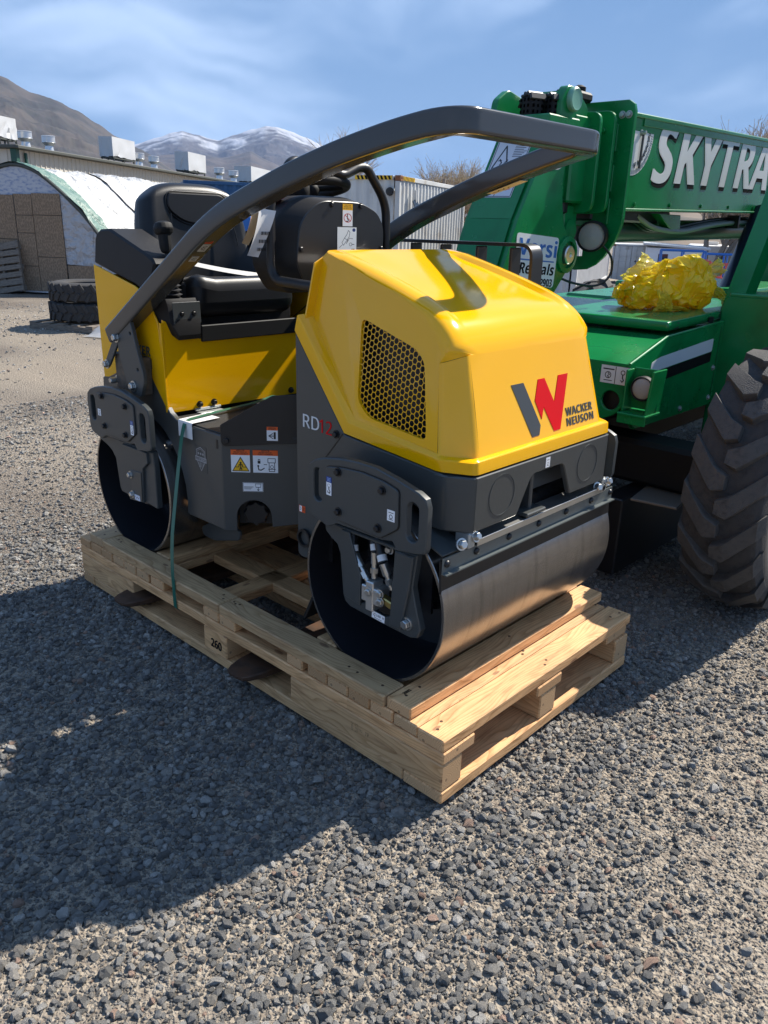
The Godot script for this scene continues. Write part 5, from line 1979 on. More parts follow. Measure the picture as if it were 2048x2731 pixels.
func drum(o: Node3D, zc: float, front: bool) -> void:
	var r := 0.276
	var b := MB.new()
	var g := []
	var rows := [[-0.45, r - 0.010], [-0.45, r - 0.002], [-0.448, r], [0.448, r], [0.45, r - 0.002], [0.45, r - 0.010]]
	for i in rows.size() - 1:
		for k in 96:
			var q := []
			for e in [[i, k], [i + 1, k], [i + 1, k + 1], [i, k + 1]]:
				var a: float = TAU * e[1] / 96.0
				q.append([Vector3(rows[e[0]][0], 0.481 + cos(a) * rows[e[0]][1], zc + sin(a) * rows[e[0]][1]), Vector2(rows[e[0]][0] * 1.2, e[1] / 96.0)])
			b.quad(q[0][0], q[1][0], q[2][0], q[3][0], q[0][1], q[1][1], q[2][1], q[3][1])
	var d := part("drum", b.mesh(30.0), M.drum, o)
	b = MB.new()
	var xf := Transform3D(Basis(Vector3(0, 0, 1), Vector3(1, 0, 0), Vector3(0, 1, 0)), Vector3(0, 0.481, zc))
	b.lathe([Vector2(0.001, -0.14), Vector2(0.13, -0.14), Vector2(0.135, -0.20), Vector2(r - 0.03, -0.21), Vector2(r - 0.012, -0.24), Vector2(r - 0.010, -0.45)], 64, xf)
	b.lathe([Vector2(r - 0.010, 0.45), Vector2(r - 0.012, 0.24), Vector2(r - 0.03, 0.21), Vector2(0.135, 0.20), Vector2(0.13, 0.14), Vector2(0.001, 0.14)], 64, xf)
	part("drum_web", b.mesh(35.0), M.drum_side, d)
	b = MB.new()
	b.lathe([Vector2(0.001, -0.40), Vector2(0.085, -0.40), Vector2(0.10, -0.38), Vector2(0.11, -0.14)], 32, xf)
	b.lathe([Vector2(0.11, 0.14), Vector2(0.10, 0.38), Vector2(0.085, 0.40), Vector2(0.001, 0.40)], 32, xf)
	part("hub", b.mesh(35.0), M.drum_side, d)


func side_plate(o: Node3D, dz: float, s: float, motor: bool) -> void:
	# the tie-down plate over a drum end and the leg below it; drawn for the left side in (z, y), mirrored for s > 0
	var fr := Transform3D(Basis(Vector3(0, 0, 1), Vector3(0, 1, 0), Vector3(-1, 0, 0)), Vector3(-0.5, 0, dz))
	if s > 0:
		fr = Transform3D(Basis(Vector3(0, 0, 1), Vector3(0, 1, 0), Vector3(1, 0, 0)), Vector3(0.5, 0, dz))
	var outline := [Vector2(1.015, 0.80), Vector2(1.022, 0.832), Vector2(1.046, 0.850), Vector2(1.09, 0.864), Vector2(1.146, 0.874), Vector2(1.21, 0.880), Vector2(1.285, 0.879), Vector2(1.36, 0.865), Vector2(1.438, 0.846), Vector2(1.462, 0.834), Vector2(1.470, 0.812), Vector2(1.470, 0.700), Vector2(1.464, 0.686), Vector2(1.442, 0.679), Vector2(1.37, 0.668), Vector2(1.352, 0.690), Vector2(1.315, 0.682), Vector2(1.14, 0.680), Vector2(1.118, 0.668), Vector2(1.100, 0.660), Vector2(1.032, 0.678), Vector2(1.020, 0.70)]
	var b := MB.new()
	b.prism(outline, 0.020, fr * Transform3D(Basis(), Vector3(0, 0, -0.020)), 0.003, [slot(1.060, 0.778, 0.036, 0.100), slot(1.421, 0.762, 0.040, 0.110)])
	var p := part("tie_down_plate", b.mesh(28.0), M.plate, o)
	var cover := fillet_loop(pts([1.099, 0.842, 1.16, 0.852, 1.24, 0.857, 1.32, 0.851, 1.374, 0.838, 1.376, 0.733, 1.315, 0.690, 1.139, 0.696, 1.098, 0.735]), 0.010, 2)
	b = MB.new()
	b.prism(cover, 0.005, fr * Transform3D(Basis(), Vector3(0, 0, 0.001)), 0.0015)
	var c := part("cover_plate", b.mesh(25.0), M.plate, p)
	var sb := MB.new()
	sb.prism(MB.new().inset(sb.orient(cover, false), -0.003), 0.0012, fr)
	part("cover_seam", sb.mesh(10.0), M.black, p)
	for q in [[1.150, 0.838], [1.318, 0.826], [1.152, 0.722], [1.306, 0.716]]:
		part("bolt", bolt_mesh(0.009, 0.012), M.black, c, along(Vector3(s, 0, 0), fr * Vector3(q[0], q[1], 0.006)))
	if s < 0:
		var hk := canvas(36, 128, Color(0.95, 0.95, 0.95))
		hk.fill_rect(Rect2i(0, 0, 36, 38), Color(0.10, 0.25, 0.55))
		for k in 3:
			hk.fill_rect(Rect2i(6, 8 + k * 9, 24, 3), Color(0.7, 0.8, 0.95))
		ink_disc(hk, Vector2(18, 60), 12, Color(0.6, 0.6, 0.6), 10)
		ink_path(hk, [18, 70, 18, 88, 26, 98, 22, 112, 12, 110, 10, 100], 5, Color.BLACK)
		var sq := canvas(48, 56, Color(0.95, 0.95, 0.95))
		ink_path(sq, [10, 12, 38, 12], 3, Color.BLACK)
		ink_disc(sq, Vector2(24, 32), 11, Color.BLACK, 8)
		ink_path(sq, [12, 46, 36, 46], 3, Color.BLACK)
		if motor:
			sticker(hk, 0.021, 0.054, c, fr * Transform3D(Basis(), Vector3(1.1135, 0.788, 0.0062)))
			sticker(sq, 0.027, 0.031, c, fr * Transform3D(Basis(), Vector3(1.352, 0.764, 0.0062)))
		else:
			sticker(hk, 0.021, 0.054, c, fr * Transform3D(Basis(), Vector3(1.357, 0.752, 0.0062)))
			sticker(sq, 0.022, 0.026, c, fr * Transform3D(Basis(), Vector3(1.120, 0.770, 0.0062)))
	# the leg: two struts and a foot round an opening
	var inner := fr * Transform3D(Basis(), Vector3(0, 0, -0.052))
	var leg := [Vector2(1.054, 0.660), Vector2(1.060, 0.630), Vector2(1.085, 0.612), Vector2(1.110, 0.600), Vector2(1.122, 0.575), Vector2(1.136, 0.450), Vector2(1.146, 0.428), Vector2(1.165, 0.418), Vector2(1.28, 0.412), Vector2(1.404, 0.408), Vector2(1.430, 0.417), Vector2(1.440, 0.445), Vector2(1.416, 0.520), Vector2(1.405, 0.560), Vector2(1.418, 0.66)]
	var opening := [Vector2(1.155, 0.650), Vector2(1.205, 0.54), Vector2(1.211, 0.446)]
	opening.append_array(arc(1.285, 0.492, 0.062, 215, 320, 8))
	opening.append_array([Vector2(1.345, 0.58), Vector2(1.340, 0.650)])
	b = MB.new()
	if motor:
		b.prism(leg, 0.022, inner, 0.003, [opening])
	else:
		leg = [Vector2(1.045, 0.668), Vector2(1.030, 0.640), Vector2(1.09, 0.625), Vector2(1.122, 0.61), Vector2(1.145, 0.585), Vector2(1.160, 0.47), Vector2(1.170, 0.452), Vector2(1.245, 0.448), Vector2(1.35, 0.452), Vector2(1.425, 0.444), Vector2(1.432, 0.448), Vector2(1.432, 0.60), Vector2(1.425, 0.665)]
		b.prism(leg, 0.022, inner, 0.003)
	part("leg", b.mesh(28.0), M.plate, p)
	if not motor:
		b = MB.new()
		b.prism(pts([1.222, 0.66, 1.230, 0.62, 1.246, 0.440, 1.348, 0.452, 1.362, 0.590, 1.40, 0.62, 1.395, 0.66]), 0.010, inner * Transform3D(Basis(), Vector3(0, 0, 0.022)), 0.002)
		var lp := part("leg_plate", b.mesh(25.0), M.plate, p)
		b = MB.new()
		b.prism(pts([1.272, 0.567, 1.352, 0.573, 1.346, 0.455, 1.275, 0.445]), 0.003, inner * Transform3D(Basis(), Vector3(0, 0, 0.0325)), 0.001)
		part("access_plate", b.mesh(25.0), M.gray, lp)
		for q in [[1.276, 0.549], [1.279, 0.471]]:
			part("bolt", bolt_mesh(0.010, 0.014), M.steel, lp, along(Vector3(s, 0, 0), inner * Vector3(q[0], q[1], 0.035)))
		if s < 0:
			var tg := canvas(48, 24, Color(0.85, 0.86, 0.9))
			ink_path(tg, [8, 8, 16, 16, 24, 8, 32, 16, 40, 8], 2, Color(0.2, 0.2, 0.3))
			sticker(tg, 0.038, 0.022, lp, inner * Transform3D(Basis(), Vector3(1.313, 0.464, 0.0355)))
	elif s < 0:
		# strut flanges, gusset, hydraulic block and its hoses
		b = MB.new()
		b.prism(pts([1.135, 0.655, 1.165, 0.655, 1.213, 0.535, 1.213, 0.440, 1.150, 0.450]), 0.006, inner * Transform3D(Basis(), Vector3(0, 0, 0.0225)), 0.002)
		part("strut_flange", b.mesh(25.0), M.plate, p)
		b = MB.new()
		b.prism(pts([1.345, 0.655, 1.412, 0.655, 1.402, 0.56, 1.375, 0.425, 1.332, 0.422]), 0.010, inner * Transform3D(Basis(), Vector3(0, 0, 0.0225)), 0.003)
		part("strut_flange", b.mesh(25.0), M.plate, p)
		b = MB.new()
		b.box(inner * Vector3(1.252, 0.487, 0.004), Vector3(0.05, 0.050, 0.068), 0.003)
		b.box(inner * Vector3(1.252, 0.484, 0.008), Vector3(0.046, 0.092, 0.030), 0.003)
		part("valve_block", b.mesh(20.0), M.alu, p)
		for q in [[1.283, 0.500, 0.02], [1.289, 0.478, 0.024], [1.252, 0.5, 0.034]]:
			part("plug", bolt_mesh(0.010, 0.010), M.steel, p, along(Vector3(-1, 0, 0.2), inner * Vector3(q[0], q[1], q[2])))
		var hoses := [[[1.150, 0.72, -0.01], [1.152, 0.64, 0.0], [1.172, 0.59, 0.014]], [[1.205, 0.72, -0.02], [1.228, 0.66, -0.005], [1.249, 0.615, 0.008]], [[1.240, 0.72, -0.015], [1.258, 0.65, 0.004], [1.292, 0.598, 0.018]]]
		var ends := [[1.236, 0.512, 0.012], [1.250, 0.535, 0.008], [1.318, 0.522, 0.006]]
		for k in 3:
			var path := []
			for q in hoses[k]:
				path.append(inner * Vector3(q[0], q[1], q[2]))
			path = fillet(path, 0.04, 4)
			b = MB.new()
			b.tube(path, [0.0135, 0.011, 0.0135][k], 12)
			var hs := part("hose", b.mesh(), M.black, p)
			var e0: Vector3 = path[path.size() - 1]
			var e1 := inner * Vector3(ends[k][0], ends[k][1], ends[k][2])
			var dd: Vector3 = (path[path.size() - 1] - path[path.size() - 2]).normalized()
			b = MB.new()
			b.tube([e0 - dd * 0.022, e0 - dd * 0.004], [0.0142, 0.0117, 0.0142][k], 12)
			part("hose_label", b.mesh(), M.white, hs)
			b = MB.new()
			b.tube([e0, e0.lerp(e1, 0.45)], [0.013, 0.0105, 0.013][k], 12)
			b.tube([e0.lerp(e1, 0.45), e0.lerp(e1, 0.6)], 0.0085, 10)
			b.tube([e0.lerp(e1, 0.6), e0.lerp(e1, 0.8)], 0.0125, 6)
			b.tube([e0.lerp(e1, 0.8), e1], 0.009, 10)
			part("fitting", b.mesh(), M.steel, hs)
		b = MB.new()
		b.box(inner * Vector3(1.302, 0.478, 0.006), Vector3(0.024, 0.022, 0.05), 0.003, Basis(Vector3.RIGHT, 0.2))
		part("brass_fitting", b.mesh(20.0), M.brass, p)
		part("bolt", bolt_mesh(0.0135, 0.018), M.steel, p, along(Vector3.LEFT, inner * Vector3(1.393, 0.449, 0.022)))
		part("bolt", bolt_mesh(0.010, 0.014), M.steel, p, along(Vector3.LEFT, inner * Vector3(1.300, 0.636, 0.0)))
		var hs2 := canvas(96, 44, Color(0.93, 0.93, 0.93))
		ink_path(hs2, [10, 20, 24, 10, 24, 30, 10, 20], 2, Color.BLACK)
		ink_text(hs2, "100 H", 32, 10, 2, Color.BLACK)
		ink_path(hs2, [20, 36, 76, 36], 2, Color(0.3, 0.3, 0.3))
		sticker(hs2, 0.050, 0.022, p, inner * Transform3D(Basis(Vector3.BACK, -0.06), Vector3(1.283, 0.428, 0.0225)))
		b = MB.new()
		b.box(inner * Vector3(1.27, 0.56, -0.10), Vector3(0.01, 0.26, 0.22))
		part("motor_cover", b.mesh(10.0), M.drum_side, p)


func roller_rear(o: Node3D) -> void:
	# grey rear side panels with the drum arch, running forward into the tapered nose
	for s in [-1.0, 1.0]:
		var poly := pts([-0.345, 0.872, -0.366, 0.66])
		var arch := arc(-0.088, 0.481, 0.305, 154, -8, 16)
		poly.append_array(arch)
		poly.append_array(pts([0.225, 0.433, 0.450, 0.433, 0.450, 0.783, 0.200, 0.783, 0.170, 0.790, 0.134, 0.808, 0.013, 0.945, -0.10, 0.95]))
		var b := MB.new()
		if s < 0:
			b.prism(poly, 0.02, left_plane(-0.376), 0.003)
		else:
			b.prism(poly, 0.02, Transform3D(Basis(Vector3(0, 0, 1), Vector3(0, 1, 0), Vector3(1, 0, 0)), Vector3(0.376, 0, 0)), 0.003)
		var p := part("rear_side_panel", b.mesh(30.0), M.gray, o)
		if s < 0:
			# outlined shield badge
			var im := canvas(96, 128, Color(0.27, 0.275, 0.275))
			var w := Color(0.62, 0.62, 0.62)
			ink_path(im, [14, 22, 48, 6, 82, 22, 84, 70, 48, 122, 12, 70, 14, 22], 4, w)
			ink_path(im, [22, 26, 48, 14, 74, 26, 76, 50], 2, w)
			ink_path(im, [20, 50, 22, 26], 2, w)
			for k in 3:
				ink_disc(im, Vector2(30 + k * 18, 38), 6, w)
			im.fill_rect(Rect2i(2, 54, 92, 24), w)
			ink_text(im, "AMERICA", 6, 59, 2, Color(0.2, 0.2, 0.2))
			for k in 4:
				ink_path(im, [30 + k * 12, 82, 32 + k * 10, 104], 4, w)
			var m := sticker(im, 0.072, 0.096, p, left_plane(-0.3962) * Transform3D(Basis(), Vector3(0.322, 0.672, 0)), "badge", 0.35)
			m.material_override.albedo_color = Color(0.95, 0.95, 0.95)
			part("slot", boxmesh(Vector3(0.0015, 0.032, 0.010), 0.0), M.black, p, Transform3D(Basis(), Vector3(-0.3966, 0.748, 0.425)))
	# tapered nose: two faces running inwards to the joint
	for s in [-1.0, 1.0]:
		var ex := Vector3(0.686 * -s, 0, 0.727)
		var nf := Transform3D(Basis(ex, Vector3.UP, ex.cross(Vector3.UP)), Vector3(0.397 * s, 0, 0.45))
		var hole := arc(0.108, 0.488, 0.060, 0, 180, 12)
		var poly := pts([0.0, 0.433, 0.046, 0.433])
		var back := arc(0.108, 0.488, 0.062, 180, 0, 12)
		poly.append_array(back)
		poly.append_array(pts([0.172, 0.450, 0.300, 0.468, 0.300, 0.783, 0.0, 0.783]))
		var b := MB.new()
		if s < 0:
			b.prism(poly, 0.014, nf * Transform3D(Basis(), Vector3(0, 0, -0.014)), 0.002)
		else:
			b.prism(poly, 0.014, nf * Transform3D(Basis(), Vector3(0, 0, 0.0)), 0.0)
		var p := part("nose_panel", b.mesh(25.0), M.gray, o)
		if s > 0:
			continue
		var kb := MB.new()
		var knob := []
		for k in 48:
			var a := TAU * k / 48.0
			var rr := 0.040 + 0.006 * smoothstep(-0.3, 0.6, cos(a * 8.0))
			knob.append(Vector2(0.108 + cos(a) * rr, 0.487 + sin(a) * rr))
		kb.prism(knob, 0.022, nf * Transform3D(Basis(), Vector3(0, 0, -0.055)), 0.004)
		kb.box(nf * Vector3(0.108, 0.50, -0.07), Vector3(0.13, 0.12, 0.012), 0.0, nf.basis)
		part("filler_cap", kb.mesh(30.0), M.black, p)
		# warning labels
		var head := func(im: Image, w: int) -> void:
			im.fill_rect(Rect2i(0, 0, w, 30), Color(0.90, 0.36, 0.09))
			ink_text(im, "WARNING", w / 2 - 20, 2, 1, Color.BLACK)
			ink_text(im, "ADVERTENCIA", w / 2 - 33, 11, 1, Color.BLACK)
			ink_text(im, "AVERTISSEMENT", w / 2 - 38, 20, 1, Color.BLACK)
			ink_path(im, [0, 0, w - 1, 0], 2, Color.BLACK)
		var l1 := canvas(96, 120, Color(0.93, 0.93, 0.93))
		head.call(l1, 96)
		ink_poly(l1, pts([48, 38, 92, 114, 4, 114]), Color.BLACK)
		ink_poly(l1, pts([48, 46, 86, 110, 10, 110]), Color(0.93, 0.72, 0.10))
		ink_disc(l1, Vector2(48, 70), 5, Color.BLACK)
		ink_path(l1, [48, 76, 48, 90, 43, 106], 5, Color.BLACK)
		ink_path(l1, [48, 90, 53, 106], 5, Color.BLACK)
		ink_path(l1, [38, 92, 40, 80, 56, 80, 58, 92], 4, Color.BLACK)
		ink_path(l1, [22, 92, 34, 92], 3, Color.BLACK)
		ink_path(l1, [74, 92, 62, 92], 3, Color.BLACK)
		sticker(l1, 0.066, 0.083, p, nf * Transform3D(Basis(), Vector3(0.065, 0.6955, 0.0002)))
		var l2 := canvas(128, 120, Color(0.93, 0.93, 0.93))
		head.call(l2, 128)
		l2.fill_rect(Rect2i(24, 58, 14, 14), Color.BLACK)
		ink_path(l2, [27, 58, 27, 50, 35, 50, 35, 58], 2, Color.BLACK)
		ink_disc(l2, Vector2(26, 84), 5, Color.BLACK)
		ink_path(l2, [26, 90, 28, 104, 40, 106, 56, 96], 5, Color.BLACK)
		ink_path(l2, [56, 76, 70, 76], 3, Color.BLACK)
		ink_path(l2, [76, 44, 114, 44, 114, 66, 76, 66, 76, 44], 2, Color.BLACK)
		ink_path(l2, [82, 66, 82, 112, 110, 112, 110, 66], 2, Color.BLACK)
		ink_disc(l2, Vector2(96, 88), 9, Color.BLACK, 7)
		ink_path(l2, [78, 100, 114, 100], 2, Color.BLACK)
		sticker(l2, 0.087, 0.083, p, nf * Transform3D(Basis(), Vector3(0.152, 0.6955, 0.0002)))
		var l3 := canvas(128, 60, Color(0.93, 0.93, 0.93))
		ink_path(l3, [2, 2, 125, 2, 125, 57, 2, 57, 2, 2], 2, Color(0.4, 0.4, 0.4))
		for k in 3:
			ink_path(l3, [8, 28 + k * 7, 66 - 8 * k, 28 + k * 7], 2, Color(0.25, 0.25, 0.25))
		ink_path(l3, [78, 8, 114, 8, 110, 30, 82, 30, 78, 8], 2, Color.BLACK)
		ink_path(l3, [96, 32, 96, 52, 90, 44], 3, Color.BLACK)
		ink_path(l3, [96, 52, 102, 44], 3, Color.BLACK)
		sticker(l3, 0.072, 0.034, p, nf * Transform3D(Basis(), Vector3(0.106, 0.600, 0.0002)))
		# black guard plate above
		var gp := MB.new()
		gp.prism(fillet_loop(pts([0.0, 0.823, 0.002, 0.757, 0.012, 0.748, 0.215, 0.762, 0.280, 0.764, 0.280, 0.936, 0.180, 0.928]), 0.006, 2), 0.004, nf * Transform3D(Basis(), Vector3(0, 0, 0.004)), 0.001)
		var gd := part("guard_plate", gp.mesh(20.0), M.black, o)
		part("rubber_button", bolt_mesh(0.011, 0.008), M.black, gd, along(nf.basis.z, nf * Vector3(0.020, 0.768, 0.008)))
		var l4 := canvas(64, 80, Color(0.93, 0.93, 0.93))
		l4.fill_rect(Rect2i(0, 0, 64, 20), Color(0.90, 0.36, 0.09))
		ink_text(l4, "WARNING", 11, 3, 1, Color.BLACK)
		ink_text(l4, "ATTENTI", 11, 11, 1, Color.BLACK)
		l4.fill_rect(Rect2i(40, 30, 12, 40), Color.BLACK)
		ink_path(l4, [14, 50, 34, 38], 4, Color.BLACK)
		ink_path(l4, [12, 52, 36, 52], 5, Color.BLACK)
		ink_path(l4, [14, 54, 34, 66], 4, Color.BLACK)
		sticker(l4, 0.038, 0.049, gd, nf * Transform3D(Basis(), Vector3(0.179, 0.797, 0.0085)))
	# the step on top of the nose, coated with grit
	var sp := MB.new()
	sp.prism(pts([-0.385, -0.13, 0.385, -0.13, 0.385, -0.45, 0.18, -0.70, -0.18, -0.70, -0.385, -0.45]), 0.010, Transform3D(Basis(Vector3(1, 0, 0), Vector3(0, 0, -1), Vector3(0, 1, 0)), Vector3(0, 0.778, 0)), 0.002)
	part("step_plate", sp.mesh(20.0), M.grit, o)
	var core := MB.new()
	core.box(Vector3(0, 0.62, 0.28), Vector3(0.74, 0.30, 0.30))
	core.box(Vector3(0, 0.62, 0.60), Vector3(0.24, 0.30, 0.50))
	core.box(Vector3(0, 0.90, -0.10), Vector3(0.74, 0.34, 0.40))
	part("frame", core.mesh(10.0), M.black, o)
	var guard := MB.new()
	guard.prism(fillet_loop(pts([0.17, 0.345, 0.25, 0.39, 0.42, 0.40, 0.42, 0.36, 0.25, 0.31, 0.18, 0.315]), 0.02, 3), 0.012, left_plane(-0.30), 0.002)
	part("under_bracket", guard.mesh(25.0), M.plate, o)
	# yellow covers of the seat base
	var yb := MB.new()
	var yc: MeshInstance3D
	for s in [-1.0, 1.0]:
		var poly := pts([-0.335, 1.307, -0.330, 0.874, -0.294, 0.878, -0.10, 0.953, 0.006, 0.950, 0.124, 0.812, 0.118, 0.95, 0.095, 1.129, 0.02, 1.222, -0.046, 1.247])
		if s < 0:
			yb.prism(poly, 0.006, left_plane(-0.391), 0.002)
			yc = part("rear_cover", yb.mesh(25.0), M.yellow, o)
		else:
			var yr := MB.new()
			yr.prism(poly, 0.006, Transform3D(Basis(Vector3(0, 0, 1), Vector3(0, 1, 0), Vector3(1, 0, 0)), Vector3(0.391, 0, 0)), 0.002)
			part("rear_cover", yr.mesh(25.0), M.yellow, o)
	var side := left_plane(-0.3972)
	write("WACKER", 0.21, 0.034, M.ink, yc, side * Transform3D(Basis(), Vector3(-0.176, 1.002, 0)))
	write("NEUSON", 0.21, 0.034, M.ink, yc, side * Transform3D(Basis(), Vector3(-0.172, 0.956, 0)))
	# front wall below the seat
	var fw := MB.new()
	fw.prism(pts([-0.391, 0.801, 0.391, 0.795, 0.391, 1.06, -0.24, 1.062, -0.245, 1.075, -0.391, 1.14]), 0.008, Transform3D(Basis(), Vector3(0, 0, 0.112)), 0.002)
	fw.prism(pts([-0.3965, 0.806, -0.391, 0.806, -0.391, 1.13, -0.402, 1.13]), 0.010, Transform3D(Basis(), Vector3(0, 0, 0.112)), 0.002)
	var wl := part("front_wall", fw.mesh(25.0), M.yellow, o)
	var hg := MB.new()
	hg.tube([Vector3(-0.279, 0.800, 0.126), Vector3(-0.165, 0.800, 0.126)], 0.0055, 8)
	hg.box(Vector3(-0.222, 0.790, 0.145), Vector3(0.11, 0.004, 0.035), 0.001)
	part("hinge", hg.mesh(30.0), M.zinc, wl)
	for x in [-0.255, -0.190]:
		part("bolt", bolt_mesh(0.009, 0.014), M.black, wl, along(Vector3.BACK, Vector3(x, 0.818, 0.120)))
	part("bolt", bolt_mesh(0.009, 0.014), M.black, wl, along(Vector3.BACK, Vector3(0.198, 0.815, 0.120)))
	# rear end
	var rb := MB.new()
	rb.box(Vector3(0, 1.06, -0.325), Vector3(0.77, 0.42, 0.012), 0.003)
	part("rear_cover", rb.mesh(20.0), M.yellow, o)
	# black side consoles beside the seat
	for s in [-1.0, 1.0]:
		var fen := pts([-0.336, 1.312, -0.314, 1.402, -0.300, 1.422, -0.272, 1.436, -0.20, 1.440, 0.050, 1.360, 0.082, 1.345, 0.094, 1.330, 0.075, 1.285, 0.02, 1.224, -0.046, 1.250])
		var b := MB.new()
		var w := 0.135
		if s < 0:
			b.prism(fen, w, left_plane(-0.258), 0.008)
		else:
			b.prism(fen, w, Transform3D(Basis(Vector3(0, 0, 1), Vector3(0, 1, 0), Vector3(1, 0, 0)), Vector3(0.258, 0, 0)), 0.008)
		part("side_console", b.mesh(32.0), M.plastic, o)
	var dk := MB.new()
	dk.box(Vector3(0, 1.40, -0.275), Vector3(0.55, 0.07, 0.10), 0.012)
	dk.box(Vector3(0, 1.15, -0.12), Vector3(0.52, 0.22, 0.36), 0.01)
	part("seat_base", dk.mesh(20.0), M.plastic, o)
	# left lever console that drops over the front wall
	var lc := MB.new()
	var ring := []
	for q in [[1.212, 0.03, 0.120], [1.19, 0.03, 0.132], [1.13, 0.04, 0.146], [1.085, 0.05, 0.148], [1.068, 0.055, 0.140]]:
		var k := 0.0 if q[0] > 1.1 else (0.04 if q[0] < 1.08 else 0.02)
		ring.append([Vector3(-0.395 + k * 1.3, q[0], q[1]), Vector3(-0.372 + k, q[0], q[2] - 0.004), Vector3(-0.345, q[0] - 0.0, q[2] + 0.002), Vector3(-0.250 - k * 0.2, q[0], q[2] + 0.002), Vector3(-0.244, q[0], q[1])])
	lc.grid(ring, false, true)
	lc.fan(ring[4], false)
	part("lever_console", lc.mesh(25.0), M.plastic, o)
	part("lever_plate", boxmesh(Vector3(0.115, 0.075, 0.004), 0.001), M.gray, o, Transform3D(Basis(Vector3.RIGHT, -0.06), Vector3(-0.303, 1.163, 0.142)))
	for x in [-0.325, -0.275]:
		part("bolt", bolt_mesh(0.007, 0.006), M.black, o, along(Vector3.BACK, Vector3(x, 1.160, 0.1445)))
	part("front_strip", boxmesh(Vector3(0.625, 0.060, 0.012), 0.003), M.matt, o, Transform3D(Basis(), Vector3(0.078, 1.082, 0.124)))
	# lever with its boot
	var lv := MB.new()
	var prof := []
	for k in 7:
		var y := 1.205 + k * 0.0155
		prof.append(Vector2(0.040 - k * 0.0024, y))
		prof.append(Vector2(0.043 - k * 0.0024, y + 0.003))
		prof.append(Vector2(0.028 - k * 0.0016, y + 0.009))
	lv.lathe(prof, 24, Transform3D(Basis(), Vector3(-0.320, 0, 0.075)))
	part("boot", lv.mesh(50.0), M.rubber, o)
	lv = MB.new()
	lv.tube([Vector3(-0.320, 1.29, 0.075), Vector3(-0.322, 1.40, 0.062)], 0.008, 8)
	part("lever", lv.mesh(), M.black, o)
	lv = MB.new()
	lv.rbox(Vector3(0.046, 0.10, 0.050), 0.022, 8, Transform3D(Basis(Vector3.RIGHT, -0.12), Vector3(-0.323, 1.410, 0.060)), func(p: Vector3) -> Vector3: return p * Vector3(0.9 + p.y * 2.0, 1, 0.9 + p.y * 2.0))
	lv.rbox(Vector3(0.062, 0.050, 0.062), 0.022, 8, Transform3D(Basis(Vector3.RIGHT, -0.12), Vector3(-0.323, 1.447, 0.055)))
	part("grip", lv.mesh(60.0), M.matt, o)


